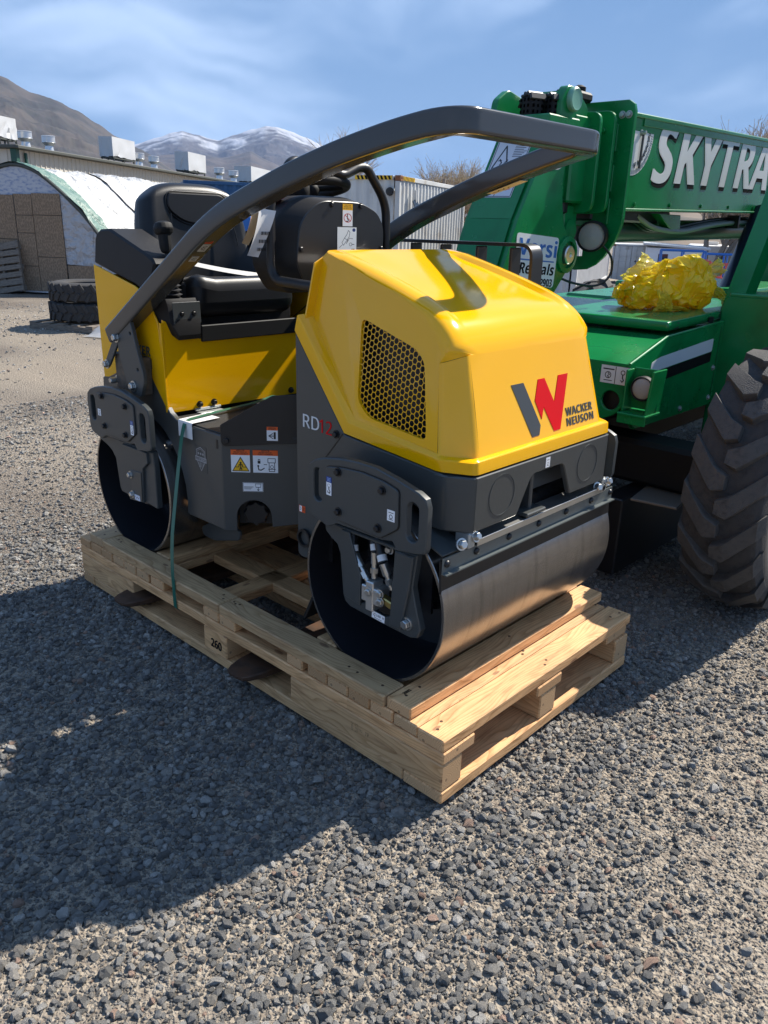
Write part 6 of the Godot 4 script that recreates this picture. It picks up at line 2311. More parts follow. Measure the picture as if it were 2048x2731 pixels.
func roller_seat(o: Node3D) -> void:
	# cushion and backrest as padded shapes
	var cs := MB.new()
	cs.rbox(Vector3(0.50, 0.135, 0.40), 0.062, 16, Transform3D(Basis(Vector3.RIGHT, -0.05), Vector3(0, 1.205, -0.085)), func(p: Vector3) -> Vector3:
		var lift := 0.030 * smoothstep(0.14, 0.25, absf(p.x)) if p.y > 0.0 else 0.0
		var roll := 0.022 * smoothstep(0.10, 0.20, p.z) if p.y > 0.0 else -0.02 * smoothstep(0.05, 0.2, p.z)
		return Vector3(p.x * (1.0 - 0.10 * smoothstep(-0.05, -0.2, p.z)), p.y + lift * 0.7 - 0.012 * (1.0 if p.y > 0.0 else 0.0) + roll, p.z))
	var st := part("seat_cushion", cs.mesh(60.0), M.vinyl, o)
	var bk := MB.new()
	bk.rbox(Vector3(0.50, 0.46, 0.11), 0.052, 20, Transform3D(Basis(Vector3.RIGHT, -0.10), Vector3(0, 1.385, -0.255)), func(p: Vector3) -> Vector3:
		var f := clampf((p.y + 0.23) / 0.46, 0.0, 1.0)
		var narrow := 1.0 - 0.10 * smoothstep(0.45, 1.0, f) - 0.42 * pow(smoothstep(0.80, 1.12, f), 2.0) * absf(p.x) / 0.25
		var wrap := 0.10 * pow(absf(p.x) / 0.25, 2.2) * smoothstep(0.62, 0.12, f)
		var bolster := 0.020 * smoothstep(0.12, 0.21, absf(p.x)) * (1.0 if p.z > 0.0 else 0.0)
		return Vector3(p.x * narrow, p.y - 0.03 * pow(absf(p.x) / 0.25, 3.0) * smoothstep(0.6, 1.0, f), p.z + wrap + bolster * smoothstep(1.0, 0.6, f)))
	part("backrest", bk.mesh(60.0), M.vinyl, o)
	# inset head panel and its seam
	var hp := MB.new()
	var outline := fillet_loop(pts([-0.13, 0.055, 0.12, 0.055, 0.155, 0.03, 0.10, -0.045, 0.02, -0.062, -0.07, -0.05, -0.135, -0.005]), 0.05, 6)
	var hf := Transform3D(Basis(Vector3.RIGHT, -0.10), Vector3(0.0, 1.520, -0.2145))
	hp.prism(outline, 0.010, hf, 0.004)
	part("head_panel", hp.mesh(30.0), M.vinyl, o)
	var sm := MB.new()
	var loop := []
	for q in MB.new().inset(sm.orient(outline, false), -0.006):
		loop.append(hf * Vector3(q.x, q.y, 0.0045))
	loop.append(loop[0])
	sm.tube(loop, 0.0028, 6, -1.0, false)
	part("seat_piping", sm.mesh(60.0), M.black, o)
	sm = MB.new()
	sm.tube([Vector3(0.145, 1.50, -0.190), Vector3(0.160, 1.43, -0.175), Vector3(0.165, 1.38, -0.165)], 0.002, 6)
	sm.tube([Vector3(-0.128, 1.50, -0.196), Vector3(-0.130, 1.46, -0.192)], 0.002, 6)
	part("seat_seam", sm.mesh(60.0), M.black, o)
	# the pale safety belt lying across
	var belt := MB.new()
	var path := []
	for k in 15:
		var f := k / 14.0
		path.append(Vector3(-0.25, 1.338, 0.01).lerp(Vector3(0.19, 1.268, -0.02), f) - Vector3(0, sin(f * PI) * 0.006, 0))
	var g := []
	for p in path:
		g.append([p + Vector3(0, 0.009, -0.011), p + Vector3(0, 0.009, -0.010), p + Vector3(0, -0.008, 0.011), p + Vector3(0, -0.009, 0.010)])
	belt.grid(g, true)
	part("seat_belt", belt.mesh(30.0), M.belt, o)


func roller_console(o: Node3D) -> void:
	# the steering console: a shell with a flat front cover
	var face := [Vector2(-0.095, 1.549), Vector2(0.085, 1.549), Vector2(0.165, 1.518), Vector2(0.196, 1.475), Vector2(0.198, 1.40), Vector2(0.17, 1.33), Vector2(0.13, 1.27), Vector2(-0.15, 1.27), Vector2(-0.175, 1.30), Vector2(-0.206, 1.355), Vector2(-0.192, 1.472), Vector2(-0.150, 1.520)]
	face = fillet_loop(face, 0.045, 4)
	var sh := MB.new()
	var grow := [[0.631, 0.0, 1.0], [0.624, 0.006, 1.0], [0.560, 0.040, 1.0], [0.550, 0.043, 1.0], [0.45, 0.038, 1.0], [0.44, 0.03, 1.0]]
	var rows := []
	for q in grow:
		var row := []
		for p in face:
			var d: Vector2 = p - Vector2(0, 1.42)
			var e: Vector2 = d + d.normalized() * q[1] * Vector2(1.0, 0.42)
			row.append(Vector3(e.x, 1.42 + e.y, q[0]))
		rows.append(row)
	sh.grid(rows, true, true)
	sh.fan(rows[rows.size() - 1], true)
	part("console_shell", sh.mesh(30.0), M.plastic, o)
	var fc := MB.new()
	fc.prism(face, 0.006, Transform3D(Basis(), Vector3(0, 0, 0.6305)), 0.002)
	var fp := part("console_cover", fc.mesh(25.0), M.cowl, o)
	for q in [[-0.053, 1.538], [0.080, 1.537], [-0.188, 1.400], [0.184, 1.402]]:
		part("screw", bolt_mesh(0.0075, 0.006), M.black, fp, along(Vector3.BACK, Vector3(q[0], q[1], 0.6365)))
	var c1 := canvas(64, 128, Color(0.93, 0.93, 0.93))
	c1.fill_rect(Rect2i(0, 0, 64, 36), Color(0.93, 0.70, 0.08))
	ink_text(c1, "CAUTION", 11, 4, 1, Color.BLACK)
	ink_text(c1, "ATENCION", 8, 14, 1, Color.BLACK)
	ink_text(c1, "ATTENTION", 5, 24, 1, Color.BLACK)
	ink_path(c1, [30, 56, 30, 84, 36, 92, 32, 102, 24, 98], 5, Color.BLACK)
	ink_disc(c1, Vector2(32, 80), 26, Color(0.70, 0.08, 0.08), 22)
	ink_path(c1, [14, 62, 50, 98], 4, Color(0.70, 0.08, 0.08))
	sticker(c1, 0.046, 0.070, fp, Transform3D(Basis(), Vector3(0.019, 1.5075, 0.6367)))
	var c2 := canvas(96, 112, Color(0.92, 0.93, 0.92))
	ink_disc(c2, Vector2(82, 12), 8, Color(0.10, 0.2, 0.45))
	ink_path(c2, [22, 70, 34, 50, 46, 34, 54, 14, 62, 22, 58, 44, 46, 60, 30, 82, 22, 70], 2, Color(0.25, 0.25, 0.27))
	ink_path(c2, [34, 50, 52, 58, 44, 74, 60, 50, 76, 52], 2, Color(0.3, 0.3, 0.32))
	ink_disc(c2, Vector2(66, 78), 8, Color(0.35, 0.35, 0.36), 6)
	ink_path(c2, [72, 78, 84, 78], 2, Color(0.3, 0.3, 0.3))
	ink_path(c2, [10, 92, 24, 80], 2, Color(0.3, 0.3, 0.3))
	ink_path(c2, [70, 100, 86, 100, 70, 106, 86, 106], 2, Color(0.2, 0.2, 0.2))
	sticker(c2, 0.089, 0.078, fp, Transform3D(Basis(), Vector3(0.017, 1.4305, 0.6367)))
	# red stop button at the back
	var rb := MB.new()
	rb.lathe([Vector2(0.001, 0.028), Vector2(0.018, 0.026), Vector2(0.024, 0.016), Vector2(0.022, 0.0)], 18, along(Vector3(-0.35, 1, -0.3), Vector3(-0.165, 1.545, 0.50)))
	part("stop_button", rb.mesh(50.0), M.red, o)
	# steering wheel
	var wh := MB.new()
	var loop := []
	var wf := Transform3D(Basis(Vector3.RIGHT, -0.16), Vector3(0.0, 1.588, 0.41))
	for k in 41:
		loop.append(wf * Vector3(cos(TAU * k / 40.0) * 0.168, 0, sin(TAU * k / 40.0) * 0.168))
	wh.tube(loop, 0.0165, 12, -1.0, false)
	wh.lathe([Vector2(0.001, 0.012), Vector2(0.045, 0.008), Vector2(0.05, -0.02), Vector2(0.03, -0.14)], 20, wf)
	for k in 3:
		var a := TAU * k / 3.0 + 0.6
		wh.tube([wf * Vector3(cos(a) * 0.04, 0.0, sin(a) * 0.04), wf * Vector3(cos(a) * 0.16, 0.0, sin(a) * 0.16)], 0.012, 8)
	part("steering_wheel", wh.mesh(50.0), M.matt, o)
	wh = MB.new()
	wh.lathe([Vector2(0.001, 0.056), Vector2(0.018, 0.052), Vector2(0.027, 0.036), Vector2(0.024, 0.016), Vector2(0.012, 0.0)], 18, Transform3D(Basis(), Vector3(0.035, 1.555, 0.44)))
	part("spinner_knob", wh.mesh(50.0), M.matt, o)
	# hand rail of bent tube round the console
	var rail := []
	for s in [-1.0, 1.0]:
		var half := [Vector3(0.02 * s, 1.640, 0.575), Vector3(0.055 * s, 1.632, 0.575), Vector3(0.135 * s, 1.664, 0.575), Vector3(0.172 * s, 1.662, 0.575), Vector3(0.265 * s, 1.552, 0.580), Vector3(0.268 * s, 1.305, 0.585), Vector3(0.262 * s, 1.298, 0.75), Vector3(0.255 * s, 1.292, 0.86)]
		if s < 0:
			half.reverse()
		rail.append_array(half)
	var rm := MB.new()
	rm.tube(fillet(rail, 0.05, 5), 0.0155, 14)
	part("hand_rail", rm.mesh(50.0), M.black, o)
	# column below
	var col := MB.new()
	col.box(Vector3(0.05, 1.20, 0.60), Vector3(0.30, 0.20, 0.12), 0.03)
	col.box(Vector3(0.06, 1.0, 0.80), Vector3(0.20, 0.5, 0.10), 0.01)
	part("column", col.mesh(20.0), M.black, o)
	var lock := MB.new()
	lock.box(Vector3(-0.30, 1.085, 0.80), Vector3(0.04, 0.10, 0.05), 0.006)
	part("latch", lock.mesh(20.0), M.black, o)


func roller_bar(o: Node3D) -> void:
	# the folded roll bar: a rectangular tube from the rear brackets round over the hood
	var w := 0.070
	var h := 0.062
	var left := [Vector3(-0.426, 1.062, -0.158), Vector3(-0.426, 1.488, 0.535), Vector3(-0.404, 1.600, 0.850), Vector3(-0.382, 1.660, 1.06), Vector3(-0.355, 1.700, 1.23), Vector3(-0.325, 1.722, 1.352)]
	var path := left.duplicate()
	for i in range(left.size() - 1, -1, -1):
		path.append(Vector3(-left[i].x, left[i].y, left[i].z))
	path = fillet(path, 0.135, 8)
	var sec := fillet_loop([Vector2(-w * 0.5, -h * 0.5), Vector2(w * 0.5, -h * 0.5), Vector2(w * 0.5, h * 0.5), Vector2(-w * 0.5, h * 0.5)], 0.011, 4)
	var bar := part("roll_bar", sweep(path, sec).mesh(32.0), M.rops, o)
	# warning decals on its lower face
	var d := Vector3(0, 0.426, 0.693).normalized()
	var nrm := Vector3(0, -d.z, d.y)
	var at := Vector3(-0.426, 1.453, 0.478) + nrm * (h * 0.5 + 0.0004)
	var fr := Transform3D(Basis(d, nrm.cross(d), nrm), at)
	var im := canvas(96, 40, Color(0.88, 0.30, 0.06))
	for k in 4:
		ink_path(im, [10, 8 + k * 8, 86, 8 + k * 8], 2, Color(0.25, 0.1, 0.03))
	sticker(im, 0.058, 0.028, bar, fr)
	var im2 := canvas(80, 44, Color(0.80, 0.78, 0.72))
	ink_disc(im2, Vector2(28, 22), 12, Color.BLACK, 9)
	ink_disc(im2, Vector2(54, 22), 12, Color.BLACK, 9)
	ink_path(im2, [12, 36, 40, 6, 68, 38], 3, Color.BLACK)
	sticker(im2, 0.044, 0.028, bar, Transform3D(fr.basis, at - d * 0.056))
	sticker(im2, 0.03, 0.026, bar, Transform3D(fr.basis, at - d * 0.125))
	var rl := canvas(128, 28, Color(0.78, 0.77, 0.74))
	ink_path(rl, [56, 14, 64, 8, 72, 18, 80, 8, 90, 18, 100, 10, 116, 14], 3, Color.BLACK)
	var rd := Vector3(0.03, -0.07, -0.26).normalized()
	var rn := Vector3.DOWN - rd * Vector3.DOWN.dot(rd)
	rn = rn.normalized()
	sticker(rl, 0.15, 0.036, bar, Transform3D(Basis(rd, rn.cross(rd), rn), Vector3(0.395, 1.6405, 1.0) + rn * (h * 0.5 + 0.0025)))
	# brackets at both sides
	for s in [-1.0, 1.0]:
		var xf := Transform3D(Basis(Vector3(0, 0, 1), Vector3(0, 1, 0), Vector3(-1, 0, 0)), Vector3(-0.440, 0, 0))
		if s > 0:
			xf = Transform3D(Basis(Vector3(0, 0, 1), Vector3(0, 1, 0), Vector3(1, 0, 0)), Vector3(0.440, 0, 0))
		var b := MB.new()
		b.prism(fillet_loop(pts([-0.088, 1.105, -0.01, 1.155, 0.012, 1.108, 0.040, 1.02, 0.070, 0.945, 0.070, 0.915, 0.042, 0.858, -0.02, 0.858, -0.046, 0.895, -0.066, 0.93, -0.098, 1.01]), 0.012, 3), 0.014, xf, 0.002, [arc(-0.002, 1.085, 0.006, 0, 330, 9), arc(0.032, 0.958, 0.006, 0, 330, 9)])
		var br := part("bar_bracket", b.mesh(25.0), M.plate, o)
		for q in [[-0.100, 1.060, 0.013], [-0.004, 0.893, 0.014]]:
			part("bolt", bolt_mesh(q[2], 0.018), M.steel, br, along(Vector3(s, 0, 0), xf * Vector3(q[0], q[1], 0.014)))
		b = MB.new()
		b.prism(fillet_loop(pts([-0.117, 1.068, -0.090, 1.078, -0.082, 1.055, -0.174, 0.945, -0.198, 0.930, -0.205, 0.958]), 0.010, 3), 0.008, xf * Transform3D(Basis(), Vector3(0, 0, 0.006)), 0.002)
		part("link", b.mesh(25.0), M.plate, br)
		part("bolt", bolt_mesh(0.012, 0.016), M.steel, br, along(Vector3(s, 0, 0), xf * Vector3(-0.190, 0.950, 0.014)))
		part("bolt", bolt_mesh(0.012, 0.04), M.steel, br, along(Vector3(s, 0, 0), xf * Vector3(-0.170, 0.890, -0.02)))
		b = MB.new()
		b.box(Vector3(0.418 * s, 0.93, -0.06), Vector3(0.04, 0.14, 0.20), 0.005)
		part("bracket_mount", b.mesh(20.0), M.raw, br)


# ------------------------------------------------------------------ the telehandler
const CZ := 0.41


func xy_plane(z: float) -> Transform3D:
	return Transform3D(Basis(), Vector3(0, 0, z))


func yz_plane(x: float) -> Transform3D:
	# local x is world z, extrusion goes to -x
	return left_plane(x)


func telehandler() -> void:
	var o := thing("telehandler", "green telescopic handler with its forks under the roller pallet", "telehandler")
	tele_fork(o)
	tele_boom(o)
	tele_body(o)
	tele_wheel(o, Vector3(1.45, 0.53, 1.69), 1.0)
	tele_wheel(o, Vector3(1.45, 0.53, -0.87), -1.0)
	tele_wheel(o, Vector3(4.6, 0.53, 1.69), 1.0)
	tele_wheel(o, Vector3(4.6, 0.53, -0.87), -1.0)


func tele_fork(o: Node3D) -> void:
	for zc in [0.035, 0.775]:
		var b := MB.new()
		var rows := []
		for q in [[-0.622, 0.020, 0.070, 0.078], [-0.612, 0.040, 0.064, 0.079], [-0.590, 0.053, 0.060, 0.080], [-0.545, 0.066, 0.057, 0.081], [-0.48, 0.072, 0.055, 0.082], [0.20, 0.072, 0.052, 0.092], [0.56, 0.072, 0.052, 0.098]]:
			var row := []
			for e in [[-1, q[2] + 0.004], [-0.93, q[2]], [0.93, q[2]], [1, q[2] + 0.004], [1, q[3] - 0.004], [0.93, q[3]], [-0.93, q[3]], [-1, q[3] - 0.004]]:
				row.append(Vector3(q[0], e[1], zc + e[0] * q[1]))
			rows.append(row)
		b.grid(rows, true)
		b.fan(rows[0])
		b.box(Vector3(0.585, 0.35, zc), Vector3(0.05, 0.6, 0.14), 0.006)
		part("fork", b.mesh(25.0), M.rust, o)
	# load backrest: flat bars in a bent frame
	var fr := part("carriage", boxmesh(Vector3(0.06, 0.12, 1.18), 0.008), M.black, o, Transform3D(Basis(), Vector3(0.66, 0.62, CZ)))
	part("carriage_bar", boxmesh(Vector3(0.06, 0.12, 1.18), 0.008), M.black, o, Transform3D(Basis(), Vector3(0.66, 0.22, CZ)))
	var path := fillet([Vector3(0.60, 0.60, CZ + 0.605), Vector3(0.60, 1.425, CZ + 0.605), Vector3(0.60, 1.420, CZ - 0.605), Vector3(0.60, 0.60, CZ - 0.605)], 0.05, 6)
	var sec := [Vector2(-0.034, -0.006), Vector2(0.034, -0.006), Vector2(0.034, 0.006), Vector2(-0.034, 0.006)]
	var sb := MB.new()
	var g := []
	for i in path.size():
		var d: Vector3 = (path[mini(i + 1, path.size() - 1)] - path[maxi(i - 1, 0)]).normalized()
		var out := d.cross(Vector3.RIGHT).normalized()
		var ring := []
		for q in sec:
			ring.append(path[i] + Vector3.RIGHT * q.x + out * q.y)
		g.append(ring)
	sb.grid(g, true)
	part("backrest_frame", sb.mesh(30.0), M.rack, o)
	for z in [0.768, 0.922, 0.595, 0.44, 0.27, 0.10, -0.06]:
		part("backrest_bar", boxmesh(Vector3(0.060, 0.80, 0.014), 0.003), M.rack, o, Transform3D(Basis(Vector3.UP, 0.0), Vector3(0.60, 1.015, z)))
	fr.set_meta("label", "black lower carriage")


func tele_boom(o: Node3D) -> void:
	# outer boom section, slightly rising to the rear
	var slope := Basis(Vector3.BACK, 0.0196)
	var at := Vector3(2.05, 1.806, CZ)
	var bx := Transform3D(slope, at)
	var b := MB.new()
	b.box(Vector3(2.4, 0, 0), Vector3(4.9, 0.448, 0.335), 0.012)
	b.box(Vector3(2.4, 0.216, 0), Vector3(4.9, 0.020, 0.362), 0.004)
	b.box(Vector3(2.4, -0.222, 0), Vector3(4.9, 0.014, 0.362), 0.004)
	var boom := part("boom_outer", b.mesh(20.0), M.green, o, bx)
	for k in 9:
		part("bolt", bolt_mesh(0.009, 0.008), M.green, boom, along(Vector3.BACK, Vector3(0.10 + k * 0.42, -0.195, 0.1682)))
	part("boom_stiffener", boxmesh(Vector3(4.7, 0.035, 0.006), 0.002), M.green, boom, Transform3D(Basis(), Vector3(2.45, 0.190, 0.171)))
	# collars at the end of each section
	var collars := [[1.68, 0.190, 1.556, 2.000], [1.775, 0.212, 1.556, 2.012]]
	for q in collars:
		b = MB.new()
		b.prism(fillet_loop(pts([CZ - q[1], q[2], CZ + q[1], q[2], CZ + q[1], q[3], CZ - q[1], q[3]]), 0.055, 5), 0.020, yz_plane(q[0] + 0.020), 0.003)
		var c := part("boom_collar", b.mesh(25.0), M.green, o)
		part("bolt", bolt_mesh(0.012, 0.012), M.green, c, along(Vector3.LEFT, Vector3(q[0], q[3] - 0.085, CZ + q[1] - 0.055)))
	b = MB.new()
	b.prism([Vector2(CZ - 0.25, 1.54), Vector2(CZ - 0.23, 1.42), Vector2(CZ - 0.14, 1.34), Vector2(CZ - 0.02, 1.288), Vector2(CZ + 0.03, 1.284), Vector2(CZ + 0.09, 1.290), Vector2(CZ + 0.14, 1.315), Vector2(CZ + 0.185, 1.355), Vector2(CZ + 0.235, 1.430), Vector2(CZ + 0.262, 1.510), Vector2(CZ + 0.265, 1.545), Vector2(CZ + 0.265, 2.015), Vector2(CZ + 0.255, 2.045), Vector2(CZ + 0.225, 2.064), Vector2(CZ - 0.225, 2.064), Vector2(CZ - 0.255, 2.045), Vector2(CZ - 0.265, 2.015)], 0.022, yz_plane(1.882), 0.003, [pts([CZ + 0.015, 1.352, CZ + 0.062, 1.354, CZ + 0.062, 1.388, CZ + 0.105, 1.388, CZ + 0.14, 1.43, CZ + 0.14, 1.50, CZ - 0.12, 1.50, CZ - 0.12, 1.41])])
	var col := part("boom_collar", b.mesh(25.0), M.green, o)
	for q in [[0.235, 2.0], [0.2, 2.0]]:
		part("bolt", bolt_mesh(0.012, 0.014), M.zinc, col, along(Vector3.LEFT, Vector3(1.86, q[1], CZ + q[0])))
	for y in [1.93, 1.75, 1.60]:
		part("edge_bar", boxmesh(Vector3(0.014, 0.12, 0.014), 0.002), M.green, col, Transform3D(Basis(), Vector3(1.852, y - 0.03, CZ + 0.185)))
	# inner sections between the collars
	b = MB.new()
	b.box(Vector3(1.72, 1.79, CZ), Vector3(0.34, 0.38, 0.27), 0.01)
	b.box(Vector3(1.53, 1.79, CZ), Vector3(0.12, 0.34, 0.22), 0.01)
	part("boom_inner", b.mesh(20.0), M.green, o)
	part("wear_pad", boxmesh(Vector3(0.05, 0.10, 0.2), 0.01), M.black, o, Transform3D(Basis(), Vector3(1.60, 1.60, CZ)))
	# gooseneck head running down to the carriage
	var neck := [Vector2(1.375, 1.915), Vector2(1.323, 1.822), Vector2(1.142, 1.513), Vector2(1.055, 1.301), Vector2(0.90, 0.90), Vector2(0.74, 0.46), Vector2(0.86, 0.40), Vector2(1.06, 0.50), Vector2(1.30, 0.88), Vector2(1.504, 1.192), Vector2(1.610, 1.300), Vector2(1.645, 1.350), Vector2(1.648, 1.395), Vector2(1.615, 1.435), Vector2(1.580, 1.446), Vector2(1.535, 1.500), Vector2(1.508, 1.574), Vector2(1.492, 1.640), Vector2(1.487, 1.706), Vector2(1.50, 1.80), Vector2(1.52, 1.915)]
	for z in [[0.262, 0.290], [0.522, 0.550]]:
		b = MB.new()
		b.prism(neck, z[1] - z[0], xy_plane(z[0]), 0.003)
		part("gooseneck_side", b.mesh(25.0), M.green, o)
	b = MB.new()
	for i in range(0, 5):
		var p: Vector2 = neck[i]
		var q: Vector2 = neck[i + 1]
		var d := (q - p).normalized()
		var n := Vector2(d.y, -d.x) * -0.012
		b.quad(Vector3(p.x, p.y, 0.289), Vector3(q.x, q.y, 0.289), Vector3(q.x, q.y, 0.523), Vector3(p.x, p.y, 0.523))
		b.quad(Vector3(p.x - n.x, p.y - n.y, 0.289), Vector3(p.x - n.x, p.y - n.y, 0.523), Vector3(q.x - n.x, q.y - n.y, 0.523), Vector3(q.x - n.x, q.y - n.y, 0.289))
	part("gooseneck_front", b.mesh(20.0), M.green, o)
	b = MB.new()
	b.box(Vector3(1.44, 1.935, CZ), Vector3(0.26, 0.040, 0.30), 0.006)
	b.box(Vector3(1.40, 1.5, CZ), Vector3(0.10, 0.5, 0.22), 0.006, Basis(Vector3.BACK, -0.4))
	part("head_plate", b.mesh(20.0), M.green, o)
	# pins
	var pin := MB.new()
	pin.lathe([Vector2(0.085, 0), Vector2(0.085, 0.012), Vector2(0.062, 0.016), Vector2(0.062, 0.006)], 28, along(Vector3.BACK, Vector3(1.575, 1.366, 0.550)))
	part("pin_boss", pin.mesh(30.0), M.green, o)
	pin = MB.new()
	pin.lathe([Vector2(0.043, -0.30), Vector2(0.043, 0.020), Vector2(0.038, 0.025), Vector2(0.012, 0.025), Vector2(0.008, 0.020), Vector2(0.001, 0.020)], 28, along(Vector3.BACK, Vector3(1.575, 1.366, 0.550)))
	part("pivot_pin", pin.mesh(30.0), M.steel, o)
	pin = MB.new()
	pin.lathe([Vector2(0.052, 0), Vector2(0.05, 0.012), Vector2(0.001, 0.014)], 24, along(Vector3.BACK, Vector3(1.655, 1.478, 0.505)))
	pin.box(Vector3(1.66, 1.50, 0.49), Vector3(0.13, 0.20, 0.03), 0.02)
	part("cylinder_lug", pin.mesh(30.0), M.green, o)
	# hose reel on top of the head
	for k in 2:
		# two plastic hose carriers, each a short bend of slotted links
		var cf := Transform3D(Basis(Vector3.UP, -0.30), Vector3(1.375 + 0.085 * k, 1.965, 0.42 + 0.060 * k))
		b = MB.new()
		b.rbox(Vector3(0.085, 0.115, 0.085), 0.024, 8, cf * Transform3D(Basis(), Vector3(0, 0.02, 0)))
		var rl := part("hose_carrier", b.mesh(40.0), M.matt, o)
		for i in 6:
			var a := -0.9 + i * 0.42
			part("carrier_link", boxmesh(Vector3(0.088, 0.030, 0.013), 0.004), M.black, rl, cf * Transform3D(Basis(Vector3.RIGHT, a - PI * 0.5) , Vector3(0, 0.028 + cos(a - 0.5) * 0.050, 0.008 + sin(a - 0.5) * 0.046)))
		for i in 3:
			for j in 4:
				part("carrier_slot", boxmesh(Vector3(0.010, 0.013, 0.003), 0.001), M.pit, rl, cf * Transform3D(Basis(), Vector3(-0.024 + 0.024 * i, -0.018 + 0.024 * j, 0.0425)))
				part("carrier_slot", boxmesh(Vector3(0.003, 0.013, 0.010), 0.001), M.pit, rl, cf * Transform3D(Basis(), Vector3(-0.0425, -0.018 + 0.024 * j, -0.024 + 0.024 * i)))
	b = MB.new()
	b.prism(fillet_loop(pts([1.43, 1.94, 1.43, 2.03, 1.47, 2.085, 1.53, 2.085, 1.58, 2.06, 1.66, 2.015, 1.66, 1.94]), 0.02, 3), 0.04, xy_plane(0.50), 0.004)
	b.prism(fillet_loop(pts([1.26, 1.92, 1.28, 2.02, 1.36, 2.07, 1.60, 2.02, 1.60, 1.92]), 0.02, 3), 0.03, xy_plane(0.27), 0.004)
	b.box(Vector3(1.56, 2.02, 0.44), Vector3(0.14, 0.10, 0.14), 0.01)
	part("reel_bracket", b.mesh(25.0), M.green, o)
	b = MB.new()
	b.lathe([Vector2(0.050, 0), Vector2(0.050, 0.020), Vector2(0.044, 0.026), Vector2(0.036, 0.024), Vector2(0.001, 0.024)], 26, along(Vector3.BACK, Vector3(1.515, 2.030, 0.540)))
	part("reel_pin", b.mesh(30.0), M.pale_green, o)
	b = MB.new()
	b.lathe([Vector2(0.030, 0.0), Vector2(0.030, 0.05), Vector2(0.012, 0.06), Vector2(0.001, 0.06)], 16, along(Vector3.UP, Vector3(1.80, 2.075, 0.40)))
	b.box(Vector3(1.72, 2.075, 0.42), Vector3(0.20, 0.045, 0.10), 0.012)
	part("hose_clamp", b.mesh(30.0), M.matt, o)
	# worklight hanging inside the collar
	var wl := MB.new()
	var lf := along(Vector3(-0.96, -0.05, 0.25), Vector3(1.775, 1.452, 0.568))
	wl.lathe([Vector2(0.001, -0.075), Vector2(0.050, -0.072), Vector2(0.068, -0.055), Vector2(0.074, 0.0), Vector2(0.074, 0.022), Vector2(0.066, 0.026), Vector2(0.063, 0.014)], 30, lf)
	var lamp := part("work_light", wl.mesh(30.0), M.matt, o)
	wl = MB.new()
	wl.lathe([Vector2(0.064, 0.014), Vector2(0.045, 0.022), Vector2(0.001, 0.026)], 30, lf)
	part("lamp_lens", wl.mesh(30.0), M.lens, lamp)
	wl = MB.new()
	wl.tube(fillet([Vector3(1.80, 1.41, 0.62), Vector3(1.84, 1.36, 0.655), Vector3(1.86, 1.27, 0.655), Vector3(1.80, 1.215, 0.62), Vector3(1.70, 1.225, 0.54), Vector3(1.62, 1.26, 0.48)], 0.08, 5), 0.006, 7)
	part("lamp_cable", wl.mesh(50.0), M.black, lamp)
	part("latch_plate", boxmesh(Vector3(0.012, 0.05, 0.04), 0.004), M.black, o, Transform3D(Basis(), Vector3(1.80, 1.375, 0.41)))
	# signs
	var ey := Vector3(0.181, 0.309, 0).normalized()
	var front := Transform3D(Basis(Vector3.BACK, ey, Vector3.BACK.cross(ey)), Vector3(1.142, 1.513, 0) + Vector3.BACK.cross(ey) * 0.0128)
	var im := canvas(160, 300, Color(0.80, 0.81, 0.83))
	var k0 := Color(0.03, 0.03, 0.035)
	ink_path(im, [4, 4, 155, 4, 155, 295, 4, 295, 4, 4], 2, k0)
	im.fill_rect(Rect2i(6, 6, 148, 30), Color(0.85, 0.45, 0.1))
	ink_path(im, [4, 172, 155, 172], 2, k0)
	ink_path(im, [78, 172, 78, 295], 2, k0)
	ink_path(im, [14, 164, 48, 62, 86, 164, 14, 164], 6, k0)
	ink_path(im, [40, 124, 52, 140, 46, 150], 5, k0)
	ink_path(im, [60, 150, 76, 128], 6, k0)
	ink_path(im, [34, 130, 48, 128], 4, k0)
	for k in 7:
		ink_path(im, [92, 64 + k * 8, 148 - (k % 3) * 8, 64 + k * 8], 3, Color(0.25, 0.25, 0.27))
	ink_disc(im, Vector2(40, 188), 6, k0)
	ink_path(im, [26, 206, 32, 196, 48, 196, 54, 206, 54, 268, 20, 268, 26, 206], 4, k0)
	ink_path(im, [40, 196, 40, 268], 12, k0)
	ink_path(im, [22, 226, 54, 226], 4, k0)
	ink_path(im, [22, 244, 54, 244], 4, k0)
	ink_path(im, [58, 256, 70, 230, 76, 230], 3, Color(0.4, 0.4, 0.42))
	ink_path(im, [96, 258, 118, 228, 134, 214, 146, 206], 4, k0)
	ink_disc(im, Vector2(116, 234), 34, Color(0.75, 0.10, 0.12), 30)
	ink_path(im, [94, 206, 138, 262], 4, Color(0.75, 0.10, 0.12))
	sticker(im, 0.185, 0.325, o, front * Transform3D(Basis(), Vector3(0.383, 0.265, 0)), "warning_sign", 0.5)
	var side := xy_plane(0.5505)
	var sg := MB.new()
	sg.prism(fillet_loop(pts([1.146, 1.464, 1.500, 1.442, 1.482, 1.214, 1.154, 1.250]), 0.022, 4), 0.0012, side)
	var sign := part("rental_sign", sg.mesh(10.0), M.white, o)
	var tilt := Basis(Vector3.BACK, -0.062)
	var s2 := side * Transform3D(tilt, Vector3(1.166, 1.369, 0.0013))
	write("Versi", 0.318, 0.078, M.rental_blue, sign, s2)
	part("sign_line", boxmesh(Vector3(0.29, 0.006, 0.001), 0.0), M.rental_blue, sign, s2 * Transform3D(Basis(), Vector3(0.16, -0.017, 0.0004)))
	write("Rentals", 0.29, 0.052, M.print_black, sign, s2 * Transform3D(Basis(), Vector3(0.02, -0.079, 0)), true, "lettering", 0.15)
	write("1", 0.012, 0.036, M.print_black, sign, s2 * Transform3D(Basis(), Vector3(0.022, -0.131, 0)))
